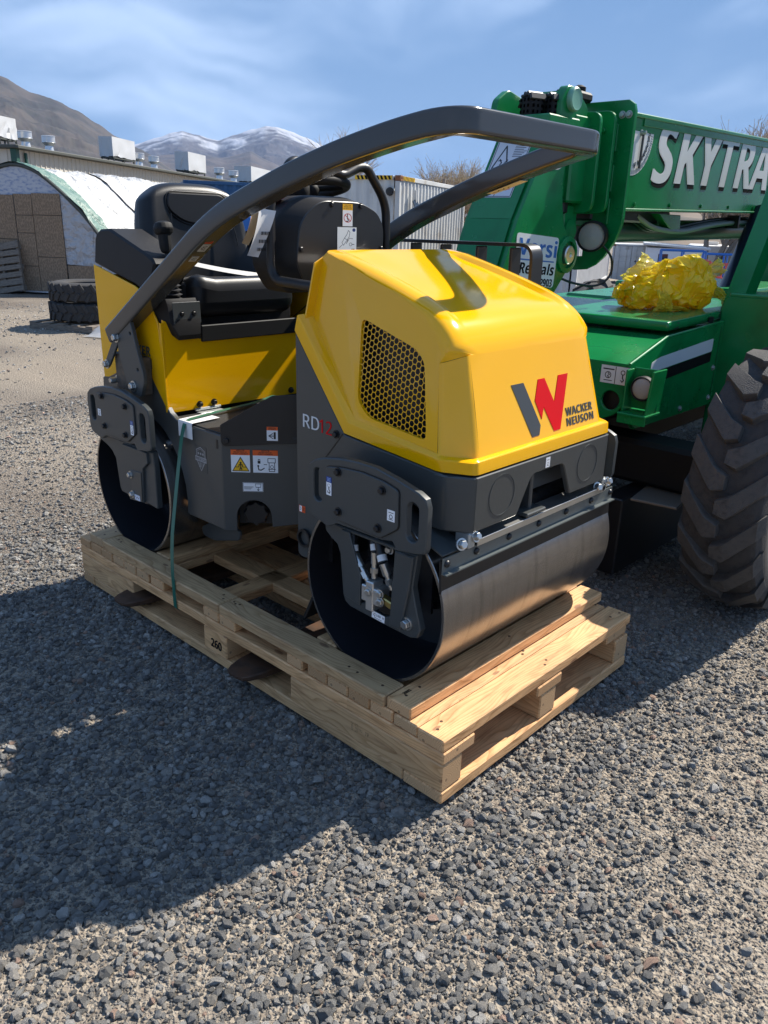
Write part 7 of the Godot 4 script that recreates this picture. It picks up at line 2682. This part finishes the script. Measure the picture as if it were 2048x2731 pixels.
	write(".2903", 0.118, 0.036, M.print_black, sign, s2 * Transform3D(Basis(), Vector3(0.192, -0.131, 0)))
	# round number plate on the neck, and the boom angle gauge
	var dm := MB.new()
	dm.lathe([Vector2(0.088, 0), Vector2(0.088, 0.001), Vector2(0.001, 0.001)], 36, along(Vector3.BACK, Vector3(1.415, 1.822, 0.5505)))
	var disc := part("number_disc", dm.mesh(10.0), M.white, o)
	write("8", 0.052, 0.088, M.print_black, disc, Transform3D(Basis(), Vector3(1.398, 1.787, 0.5517)))
	var gz := bx * Vector3(0, 0, 0.1682)
	var gf := Transform3D(slope, Vector3(0, 0, gz.z))
	var fan := [Vector2(2.272, 1.953)]
	fan.append_array(arc(2.065, 1.953, 0.207, 0, -90, 16))
	fan.append(Vector2(2.04, 1.748))
	fan.append(Vector2(2.04, 1.953))
	var gm := MB.new()
	gm.prism(fan, 0.001, Transform3D(Basis(), Vector3(0, 0, gz.z)))
	var ga := part("angle_gauge", gm.mesh(10.0), M.white, o)
	var names := ["-10", "0", "10", "30", "40", "50", "60", "70", "80"]
	var angs := [-88, -78, -68, -56, -46, -37, -28, -19, -10]
	for i in names.size():
		var a := deg_to_rad(angs[i])
		var at2 := Vector3(2.065 + cos(a) * 0.165, 1.953 + sin(a) * 0.165, gz.z + 0.001)
		write(names[i], 0.0, 0.020, M.print_black, ga, Transform3D(Basis(Vector3.BACK, a + PI * 0.42), at2), false)
	for i in 28:
		var a := deg_to_rad(-90.0 + i * 3.2)
		part("tick", boxmesh(Vector3(0.018 if i % 3 else 0.026, 0.0016, 0.0008), 0.0), M.print_black, ga, Transform3D(Basis(Vector3.BACK, a), Vector3(2.065 + cos(a) * 0.192, 1.953 + sin(a) * 0.192, gz.z + 0.0014)))
	var nd := MB.new()
	nd.box(Vector3.ZERO, Vector3(0.018, 0.17, 0.006), 0.002)
	part("gauge_needle", nd.mesh(20.0), M.black, ga, Transform3D(Basis(Vector3.BACK, -0.04), Vector3(2.135, 1.868, gz.z + 0.012)))
	part("gauge_bolt", bolt_mesh(0.010, 0.03), M.zinc, ga, along(Vector3.BACK, Vector3(2.13, 1.948, gz.z)))
	# big lettering, white on a black offset copy
	var word := bx * Transform3D(Basis(), Vector3(0.245, -0.088, 0.1682))
	write("SKYTRAK", 2.0, 0.295, M.print_black, boom, bx.affine_inverse() * word * Transform3D(Basis(), Vector3(0.014, -0.022, 0)), true, "lettering_shadow", 0.22)
	for k in 2:
		write("SKYTRAK", 2.0, 0.295, M.white, boom, bx.affine_inverse() * word * Transform3D(Basis(), Vector3(0.012 * k, 0, 0.0008 + 0.0003 * k)), true, "lettering", 0.22)
	# what hangs below the boom
	b = MB.new()
	b.tube([Vector3(1.95, 1.475, CZ), Vector3(4.6, 1.515, CZ)], 0.060, 20)
	part("slave_cylinder", b.mesh(40.0), M.dark_green, o)
	b = MB.new()
	b.box(Vector3(2.3, 1.56, CZ), Vector3(0.9, 0.07, 0.2), 0.01)
	part("boom_bracket", b.mesh(20.0), M.black, o)
	b = MB.new()
	b.prism(pts([2.50, 1.575, 2.78, 1.575, 2.80, 1.485, 2.70, 1.485]), 0.16, xy_plane(0.40), 0.004)
	part("hanger_plate", b.mesh(20.0), M.green, o)
	for k in 3:
		b = MB.new()
		b.tube(fillet([Vector3(2.35, 1.56, 0.50 - 0.03 * k), Vector3(2.50, 1.50 - 0.01 * k, 0.53 - 0.02 * k), Vector3(2.80, 1.478 + 0.012 * k, 0.56 - 0.02 * k), Vector3(3.15, 1.52 + 0.012 * k, 0.56 - 0.02 * k), Vector3(3.5, 1.545 + 0.012 * k, 0.55 - 0.02 * k), Vector3(4.5, 1.575 + 0.01 * k, 0.54 - 0.02 * k)], 0.2, 5), [0.014, 0.012, 0.012][k], 9)
		part("hose", b.mesh(50.0), M.hose if k == 0 else M.black, o)
	part("hose_clip", boxmesh(Vector3(0.03, 0.08, 0.08), 0.004), M.black, o, Transform3D(Basis(), Vector3(3.62, 1.555, 0.545)))


func hose_run(r: float, dz: float) -> ArrayMesh:
	var b := MB.new()
	b.tube(fillet([Vector3(1.62, 1.62, CZ + dz), Vector3(1.70, 1.46, CZ + dz + 0.02), Vector3(1.95, 1.40, CZ + dz + 0.03), Vector3(2.4, 1.42, CZ + dz), Vector3(4.2, 1.50, CZ + dz)], 0.12, 5), r, 8)
	return b.mesh(50.0)


func tele_body(o: Node3D) -> void:
	var zs := 1.15
	var b := MB.new()
	# front nose: sloping top, flat front with a hole
	b.prism(pts([1.18, 0.957, 1.18, 0.735, 1.30, 0.66, 2.14, 0.66, 2.14, 1.072, 1.50, 1.045]), 0.02, xy_plane(zs - 0.02), 0.004)
	var body := part("chassis_side", b.mesh(25.0), M.green, o)
	b = MB.new()
	var fx := yz_plane(1.195)
	b.prism(fillet_loop(pts([-0.33, 0.957, -0.33, 0.70, 0.95, 0.70, 1.04, 0.705, 1.11, 0.74, 1.145, 0.80, 1.149, 0.957]), 0.03, 3), 0.015, fx, 0.003, [arc(1.075, 0.795, 0.042, 0, 340, 17)])
	part("chassis_front", b.mesh(25.0), M.green, o)
	part("hole_back", boxmesh(Vector3(0.02, 0.12, 0.12), 0.0), M.black, o, Transform3D(Basis(), Vector3(1.235, 0.795, 1.075)))
	b = MB.new()
	b.quad(Vector3(1.18, 0.957, -0.33), Vector3(1.18, 0.957, zs - 0.004), Vector3(1.50, 1.045, zs - 0.004), Vector3(1.50, 1.045, -0.33))
	b.quad(Vector3(1.50, 1.045, -0.33), Vector3(1.50, 1.045, zs - 0.004), Vector3(3.9, 1.075, zs - 0.004), Vector3(3.9, 1.075, -0.33))
	b.quad(Vector3(1.18, 0.953, -0.33), Vector3(1.50, 1.041, -0.33), Vector3(1.50, 1.041, zs - 0.004), Vector3(1.18, 0.953, zs - 0.004))
	part("chassis_top", b.mesh(20.0), M.green, o)
	b = MB.new()
	b.tube([Vector3(1.182, 0.956, zs - 0.006), Vector3(1.502, 1.044, zs - 0.006), Vector3(2.13, 1.072, zs - 0.006)], 0.007, 8)
	part("edge_weld", b.mesh(40.0), M.green, o)
	# padded-looking lid with round edges
	b = MB.new()
	b.rbox(Vector3(0.66, 0.048, 1.14), 0.020, 10, Transform3D(Basis(Vector3.BACK, 0.02) * Basis(Vector3.UP, 0.03), Vector3(1.84, 1.092, 0.555)))
	part("tank_lid", b.mesh(40.0), M.green, o)
	b = MB.new()
	b.rbox(Vector3(0.85, 0.030, 0.75), 0.012, 8, Transform3D(Basis(), Vector3(2.75, 1.088, 0.72)))
	part("deck_cover", b.mesh(40.0), M.green, o)
	b = MB.new()
	b.rbox(Vector3(1.1, 0.05, 0.9), 0.015, 8, Transform3D(Basis(), Vector3(3.9, 1.13, 0.35)))
	part("deck_cover", b.mesh(40.0), M.green, o)
	b = MB.new()
	b.lathe([Vector2(0.001, 0.002), Vector2(0.09, 0.002), Vector2(0.10, 0.0)], 20, Transform3D(Basis().scaled(Vector3(1.3, 1, 0.8)), Vector3(3.62, 1.158, 0.40)))
	part("deck_hole", b.mesh(20.0), M.black, o)
	# stripe decal along the side: pale above, black below
	b = MB.new()
	b.prism(fillet_loop(pts([1.372, 0.902, 1.372, 0.945, 1.45, 0.963, 2.030, 0.999, 2.030, 0.936]), 0.012, 3), 0.001, xy_plane(zs))
	part("stripe", b.mesh(10.0), M.pale, o)
	b = MB.new()
	b.prism(pts([1.39, 0.899, 2.030, 0.933, 2.030, 0.885, 1.47, 0.852]), 0.001, xy_plane(zs))
	part("stripe", b.mesh(10.0), M.print_black, o)
	var im := canvas(128, 72, Color(0.80, 0.82, 0.83))
	var k0 := Color(0.08, 0.08, 0.09)
	ink_path(im, [64, 2, 64, 70], 2, k0)
	ink_path(im, [10, 14, 56, 14], 4, k0)
	ink_disc(im, Vector2(32, 38), 14, k0, 11)
	ink_path(im, [32, 30, 38, 36, 30, 42, 36, 48], 3, k0)
	ink_path(im, [16, 60, 50, 60], 3, k0)
	ink_disc(im, Vector2(96, 22), 10, k0, 7)
	ink_path(im, [96, 30, 96, 44, 102, 52, 96, 60, 90, 54], 4, k0)
	sticker(im, 0.135, 0.075, o, Transform3D(Basis(Vector3.BACK, Vector3.UP, Vector3.LEFT), Vector3(1.1798, 0.905, 1.085)), "decal")
	# headlamp in its bent bracket
	b = MB.new()
	b.box(Vector3(1.17, 0.86, 1.165), Vector3(0.10, 0.17, 0.008), 0.002)
	b.box(Vector3(1.16, 0.862, 1.282), Vector3(0.12, 0.185, 0.010), 0.002, Basis(Vector3.RIGHT, 0.06))
	b.box(Vector3(1.15, 0.770, 1.225), Vector3(0.14, 0.010, 0.125), 0.002)
	b.box(Vector3(1.19, 0.865, 1.225), Vector3(0.010, 0.17, 0.12), 0.002)
	b.box(Vector3(1.095, 0.752, 1.222), Vector3(0.008, 0.045, 0.125), 0.002)
	var hb := part("lamp_bracket", b.mesh(20.0), M.green, o)
	var hl := along(Vector3.LEFT, Vector3(1.150, 0.874, 1.232))
	b = MB.new()
	b.lathe([Vector2(0.001, -0.05), Vector2(0.036, -0.045), Vector2(0.050, -0.02), Vector2(0.052, 0.012), Vector2(0.048, 0.018), Vector2(0.043, 0.012)], 28, hl)
	part("lamp_housing", b.mesh(40.0), M.matt, hb)
	b = MB.new()
	b.lathe([Vector2(0.044, 0.010), Vector2(0.036, 0.019), Vector2(0.020, 0.023), Vector2(0.001, 0.024)], 28, hl)
	part("lamp_lens", b.mesh(40.0), M.lens, hb)
	# cab: front wall, sill, pillar, dark opening
	b = MB.new()
	b.prism(fillet_loop(pts([1.12, 0.45, 1.12, 1.20, 1.95, 1.20, 1.95, 0.45]), 0.06, 5), 0.03, yz_plane(2.17), 0.008)
	part("cab_front", b.mesh(25.0), M.green, o)
	b = MB.new()
	b.box(Vector3(2.26, 1.20, 1.55), Vector3(0.24, 0.02, 0.80), 0.006)
	part("cab_sill", b.mesh(20.0), M.green, o)
	part("cab_lower", boxmesh(Vector3(1.6, 0.75, 0.8), 0.01), M.green, o, Transform3D(Basis(), Vector3(3.0, 0.82, 1.54)))
	b = MB.new()
	var post := []
	for q in [[Vector3(2.155, 1.12, 1.155), 0.0], [Vector3(2.40, 1.56, 1.165), 0.0], [Vector3(2.66, 2.10, 1.18), 0.0]]:
		var p: Vector3 = q[0]
		post.append([p + Vector3(0, 0, -0.045), p + Vector3(-0.015, 0, 0.05), p + Vector3(0.10, 0, 0.06), p + Vector3(0.10, 0, -0.045)])
	b.grid(post, true)
	part("cab_pillar", b.mesh(20.0), M.green, o)
	b = MB.new()
	post = []
	for q in [Vector3(2.155, 1.12, 1.92), Vector3(2.66, 2.10, 1.90)]:
		post.append([q + Vector3(0, 0, -0.045), q + Vector3(-0.015, 0, 0.05), q + Vector3(0.10, 0, 0.06), q + Vector3(0.10, 0, -0.045)])
	b.grid(post, true)
	part("cab_pillar", b.mesh(20.0), M.green, o)
	part("cab_roof", boxmesh(Vector3(1.5, 0.08, 0.9), 0.02), M.green, o, Transform3D(Basis(), Vector3(3.35, 2.12, 1.54)))
	b = MB.new()
	b.box(Vector3(3.30, 1.55, 1.20), Vector3(1.2, 0.70, 0.02))
	b.box(Vector3(3.85, 1.55, 1.54), Vector3(0.02, 0.9, 0.7))
	b.box(Vector3(2.75, 1.40, 1.60), Vector3(0.4, 0.5, 0.45), 0.05)
	part("cab_interior", b.mesh(20.0), M.black, o)
	# rear body so the machine holds together from other sides
	b = MB.new()
	b.box(Vector3(4.2, 0.86, 0.42), Vector3(2.6, 0.44, 1.3), 0.02)
	b.box(Vector3(5.6, 1.35, CZ), Vector3(0.9, 1.1, 0.5), 0.02)
	part("rear_body", b.mesh(20.0), M.green, o)
	b = MB.new()
	b.box(Vector3(3.0, 0.52, CZ), Vector3(4.0, 0.26, 0.8), 0.01)
	b.box(Vector3(1.45, 0.50, CZ), Vector3(0.20, 0.20, 2.2), 0.02)
	b.box(Vector3(4.6, 0.50, CZ), Vector3(0.20, 0.20, 2.2), 0.02)
	b.box(Vector3(1.55, 0.72, CZ), Vector3(0.7, 0.2, 1.0), 0.02)
	part("axle", b.mesh(20.0), M.matt, o)
	b = MB.new()
	b.tube([Vector3(3.56, 1.08, 0.62), Vector3(3.95, 1.62, 0.62)], 0.085, 18)
	part("lift_cylinder", b.mesh(40.0), M.dark_blue, o)
	part("step_plate", boxmesh(Vector3(0.50, 0.012, 0.20), 0.003), M.worn, o, Transform3D(Basis(Vector3.UP, 0.15), Vector3(1.42, 0.39, 1.30)))
	part("step_box", boxmesh(Vector3(0.70, 0.36, 0.10), 0.006), M.black, o, Transform3D(Basis(), Vector3(1.50, 0.20, 1.16)))
	# hinges, latch and seam on the body
	for x in [1.62, 2.02]:
		part("lid_latch", boxmesh(Vector3(0.05, 0.030, 0.008), 0.002), M.matt, o, Transform3D(Basis(), Vector3(x, 1.085, 1.127)))
	for z in [0.15, 0.85]:
		part("lid_hinge", boxmesh(Vector3(0.03, 0.018, 0.09), 0.003), M.green, o, Transform3D(Basis(), Vector3(2.185, 1.092, z)))
	for q in [[1.26, 0.80], [1.30, 0.70], [1.75, 0.69], [2.08, 0.70], [2.08, 0.85]]:
		part("bolt", bolt_mesh(0.010, 0.009), M.zinc, o, along(Vector3.BACK, Vector3(q[0], q[1], zs)))
	part("body_seam", boxmesh(Vector3(0.005, 0.36, 0.001), 0.0), M.print_black, o, Transform3D(Basis(), Vector3(2.105, 0.87, zs)))
	for q in [[0.40, 0.90], [0.75, 0.90], [0.40, 0.76], [0.75, 0.76]]:
		part("bolt", bolt_mesh(0.011, 0.010), M.zinc, o, along(Vector3.LEFT, Vector3(1.18, q[1], q[0])))
	body.set_meta("label", "green side plate with pale stripe")


func tele_wheel(o: Node3D, c: Vector3, s: float) -> void:
	var r := 0.55
	var w := 0.285
	var xf := Transform3D(Basis(Vector3.RIGHT, PI * 0.5 * s), c)
	var b := MB.new()
	b.lathe([Vector2(0.33, -w * 0.40), Vector2(0.36, -w * 0.50), Vector2(0.43, -w * 0.54), Vector2(0.495, -w * 0.50), Vector2(0.513, -w * 0.42), Vector2(0.516, 0), Vector2(0.513, w * 0.42), Vector2(0.495, w * 0.50), Vector2(0.43, w * 0.54), Vector2(0.36, w * 0.50), Vector2(0.33, w * 0.40)], 72, xf)
	var t := part("tyre", b.mesh(40.0), M.tyre, o)
	# chevron lugs: a bent bar from near the middle out over the shoulder, turn about on both sides
	var n := 18
	for side in [-1.0, 1.0]:
		var lm := MB.new()
		var line := [[-0.010, -0.004], [0.036, -0.008], [0.050, -0.020], [0.150, -0.128], [0.164, -0.142]]
		var half := 0.047
		var rows := []
		for i in line.size():
			var z: float = line[i][0] * side * 0.97
			var a: float = line[i][1]
			var hw := half * (0.6 if i == 0 else 1.0)
			var rr: float = r if absf(z) < 0.14 else r - 0.030
			var base := 0.500 if absf(z) < 0.14 else 0.455
			if i == line.size() - 1:
				rr = r - 0.085
			var row := []
			for q in [[-1.12, base], [-0.95, rr - 0.005], [-0.85, rr], [0.85, rr], [0.95, rr - 0.005], [1.12, base]]:
				var aa: float = a / r + q[0] * hw / r
				row.append(Vector3(sin(aa) * q[1], z, cos(aa) * q[1]))
			rows.append(row)
		lm.grid(rows, false, side < 0)
		lm.fan(rows[0], side > 0)
		lm.fan(rows[rows.size() - 1], side < 0)
		var mesh := lm.mesh(25.0)
		for k in n:
			var turn := TAU * (k + (0.5 if side > 0 else 0.0)) / n
			part("lug", mesh, M.tyre_lug, t, xf * Transform3D(Basis(Vector3.UP, turn), Vector3.ZERO))
	b = MB.new()
	b.lathe([Vector2(0.335, -w * 0.42), Vector2(0.32, -w * 0.30), Vector2(0.30, w * 0.10), Vector2(0.29, w * 0.16), Vector2(0.12, w * 0.10), Vector2(0.10, w * 0.3), Vector2(0.001, w * 0.3)], 40, xf)
	b.lathe([Vector2(0.30, w * 0.10), Vector2(0.32, w * 0.42), Vector2(0.345, w * 0.46), Vector2(0.35, w * 0.40)], 40, xf)
	part("rim", b.mesh(35.0), M.rim, o)


# ------------------------------------------------------------------ loose small things
func small_things() -> void:
	# green packing strap over the step with its pale corner protector
	var b := MB.new()
	var path := [Vector3(0.10, 0.806, 0.13), Vector3(-0.02, 0.803, 0.172), Vector3(-0.25, 0.801, 0.208), Vector3(-0.375, 0.799, 0.232), Vector3(-0.402, 0.790, 0.238), Vector3(-0.418, 0.745, 0.240), Vector3(-0.436, 0.67, 0.245), Vector3(-0.470, 0.55, 0.262), Vector3(-0.520, 0.395, 0.295), Vector3(-0.546, 0.29, 0.325), Vector3(-0.5485, 0.22, 0.330), Vector3(-0.5490, 0.13, 0.333), Vector3(-0.53, 0.122, 0.335)]
	path = fillet(path, 0.05, 3)
	var g := []
	for i in path.size():
		var d: Vector3 = (path[mini(i + 1, path.size() - 1)] - path[maxi(i - 1, 0)]).normalized()
		var side := (Vector3.BACK - d * d.z).normalized()
		var nn := d.cross(side)
		g.append([path[i] - side * 0.010 - nn * 0.0005, path[i] + side * 0.010 - nn * 0.0005, path[i] + side * 0.010 + nn * 0.0006, path[i] - side * 0.010 + nn * 0.0006])
	b.grid(g, true)
	var o := part("packing_strap", b.mesh(30.0), M.strap, self)
	tag(o, "green packing strap running over the grey step down to the pallet", "strap")
	b = MB.new()
	g = []
	for z in [-0.042, 0.046]:
		var row := []
		for q in fillet([Vector3(-0.27, 0.795, 0), Vector3(-0.4005, 0.795, 0), Vector3(-0.4005, 0.735, 0)], 0.008, 3):
			row.append(q + Vector3(0, 0, 0.236 + z + (-0.10 * (q.x + 0.40) if z > 0 else -0.12 * (q.x + 0.4))))
		g.append(row)
	b.grid(g)
	o = part("corner_protector", b.mesh(30.0), M.white, self)
	tag(o, "white folded corner protector under the green strap", "corner protector")
	# paper tags tied to the hand rail
	var tags := [[Vector3(-0.300, 1.530, 0.556), 0.045, 0.125, 0.10, 0.30, M.manila, "tan paper tag hanging behind the white one from the hand rail"], [Vector3(-0.284, 1.516, 0.580), 0.052, 0.145, -0.10, 0.22, M.white, "white paper tag with barcodes hanging from the hand rail"]]
	for q in tags:
		var t := thing("paper_tag", q[6], "tag", q[0], q[3], "")
		b = MB.new()
		g = []
		for i in 9:
			var f := i / 8.0
			var row := []
			for j in 5:
				row.append(Vector3((j / 4.0 - 0.5) * q[1] - f * 0.035, -f * q[2], sin(f * 2.6 + j * 0.3) * 0.016 + (j - 2.0) * (j - 2.0) * 0.0018))
			g.append(row)
		b.grid(g, false, true)
		part("paper", b.mesh(60.0), q[5], t, Transform3D(Basis(Vector3.BACK, -q[4] * 0.6), Vector3.ZERO))
		if q[5] == M.white:
			for k in 3:
				for i in 9:
					part("barcode_bar", boxmesh(Vector3([0.0016, 0.0026, 0.0012][(i + k) % 3], 0.010, 0.0008), 0.0), M.print_black, t, Transform3D(Basis(Vector3.BACK, -0.09), Vector3(-0.030 + i * 0.0038 - k * 0.006, -0.070 - k * 0.024, 0.0225 - 0.004 * k)))
		b = MB.new()
		b.tube([Vector3(0.0, -0.012, 0.002), Vector3(0.02, 0.03, 0.01), Vector3(0.045, 0.045, 0.015)], 0.0014, 5)
		part("tie", b.mesh(), M.black, t)
	yellow_bag()


func yellow_bag() -> void:
	var o := thing("plastic_bag", "crumpled yellow translucent plastic bag lying on the green lid", "bag", Vector3(2.02, 1.118, 0.84), -0.7)
	var n := FastNoiseLite.new()
	n.seed = 44
	n.frequency = 7.0
	n.fractal_type = FastNoiseLite.FRACTAL_RIDGED
	n.fractal_octaves = 3
	var crumple := func(p: Vector3, k: float) -> Vector3:
		var q := Vector3(n.get_noise_3d(p.x, p.y, p.z), n.get_noise_3d(p.x + 9.0, p.y, p.z), n.get_noise_3d(p.x, p.y + 9.0, p.z))
		return p + q * k
	var b := MB.new()
	b.rbox(Vector3(0.46, 0.17, 0.28), 0.08, 36, Transform3D(Basis(), Vector3(0, 0.085, 0)), func(p: Vector3) -> Vector3:
		var q: Vector3 = crumple.call(p, 0.042)
		var f := smoothstep(-0.1, 0.09, p.y)
		q.y += 0.05 * sin(p.x * 9.0 + 0.6) * f + 0.03 * n.get_noise_2d(p.x * 0.6, p.z * 0.6) * f
		q.x *= 1.0 - 0.12 * f
		return Vector3(q.x, maxf(q.y, -0.083), q.z))
	part("bag_body", b.mesh(16.0), M.bag, o)
	# loose flaps and the knotted handles
	var flap := func(a: Vector3, c: Vector3, w0: float, w1: float, sd: float, bend: Vector3) -> void:
		var m := MB.new()
		var g := []
		var d := (c - a).normalized()
		var side := d.cross(Vector3(0.1, 0.3, 1.0)).normalized()
		for i in 15:
			var f := i / 14.0
			var row := []
			for j in 11:
				var s := (j / 10.0 - 0.5) * lerpf(w0, w1, f)
				var p := a.lerp(c, f) + side * s + bend * sin(f * PI) + Vector3(0, 0, 1) * (sin(j * 2.1 + sd + f * 3.0) * 0.020 + n.get_noise_2d(s * 2.5 + sd, f * 0.5) * 0.03)
				row.append(p)
			g.append(row)
		m.grid(g)
		part("bag_flap", m.mesh(18.0), M.bag_thin, o)
	flap.call(Vector3(-0.16, 0.10, 0.05), Vector3(-0.06, 0.235, 0.0), 0.20, 0.12, 1.0, Vector3(0, 0, 0.03))
	flap.call(Vector3(0.02, 0.14, 0.02), Vector3(0.20, 0.225, 0.02), 0.14, 0.10, 4.0, Vector3(0, 0.02, 0.02))
	flap.call(Vector3(0.10, 0.14, 0.0), Vector3(0.33, 0.215, -0.02), 0.06, 0.085, 7.0, Vector3(0, -0.02, 0.0))
	flap.call(Vector3(-0.06, 0.10, 0.13), Vector3(-0.06, 0.0, 0.17), 0.05, 0.09, 11.0, Vector3(0, 0.0, 0.05))
	flap.call(Vector3(-0.05, 0.01, 0.16), Vector3(0.08, 0.004, 0.17), 0.03, 0.02, 13.0, Vector3(0, 0.01, 0.0))
	flap.call(Vector3(0.20, 0.10, 0.06), Vector3(0.33, 0.02, 0.08), 0.08, 0.04, 17.0, Vector3(0.02, 0.02, 0.0))
	flap.call(Vector3(0.32, 0.02, 0.08), Vector3(0.40, 0.004, 0.07), 0.03, 0.055, 19.0, Vector3(0, 0.012, 0.0))
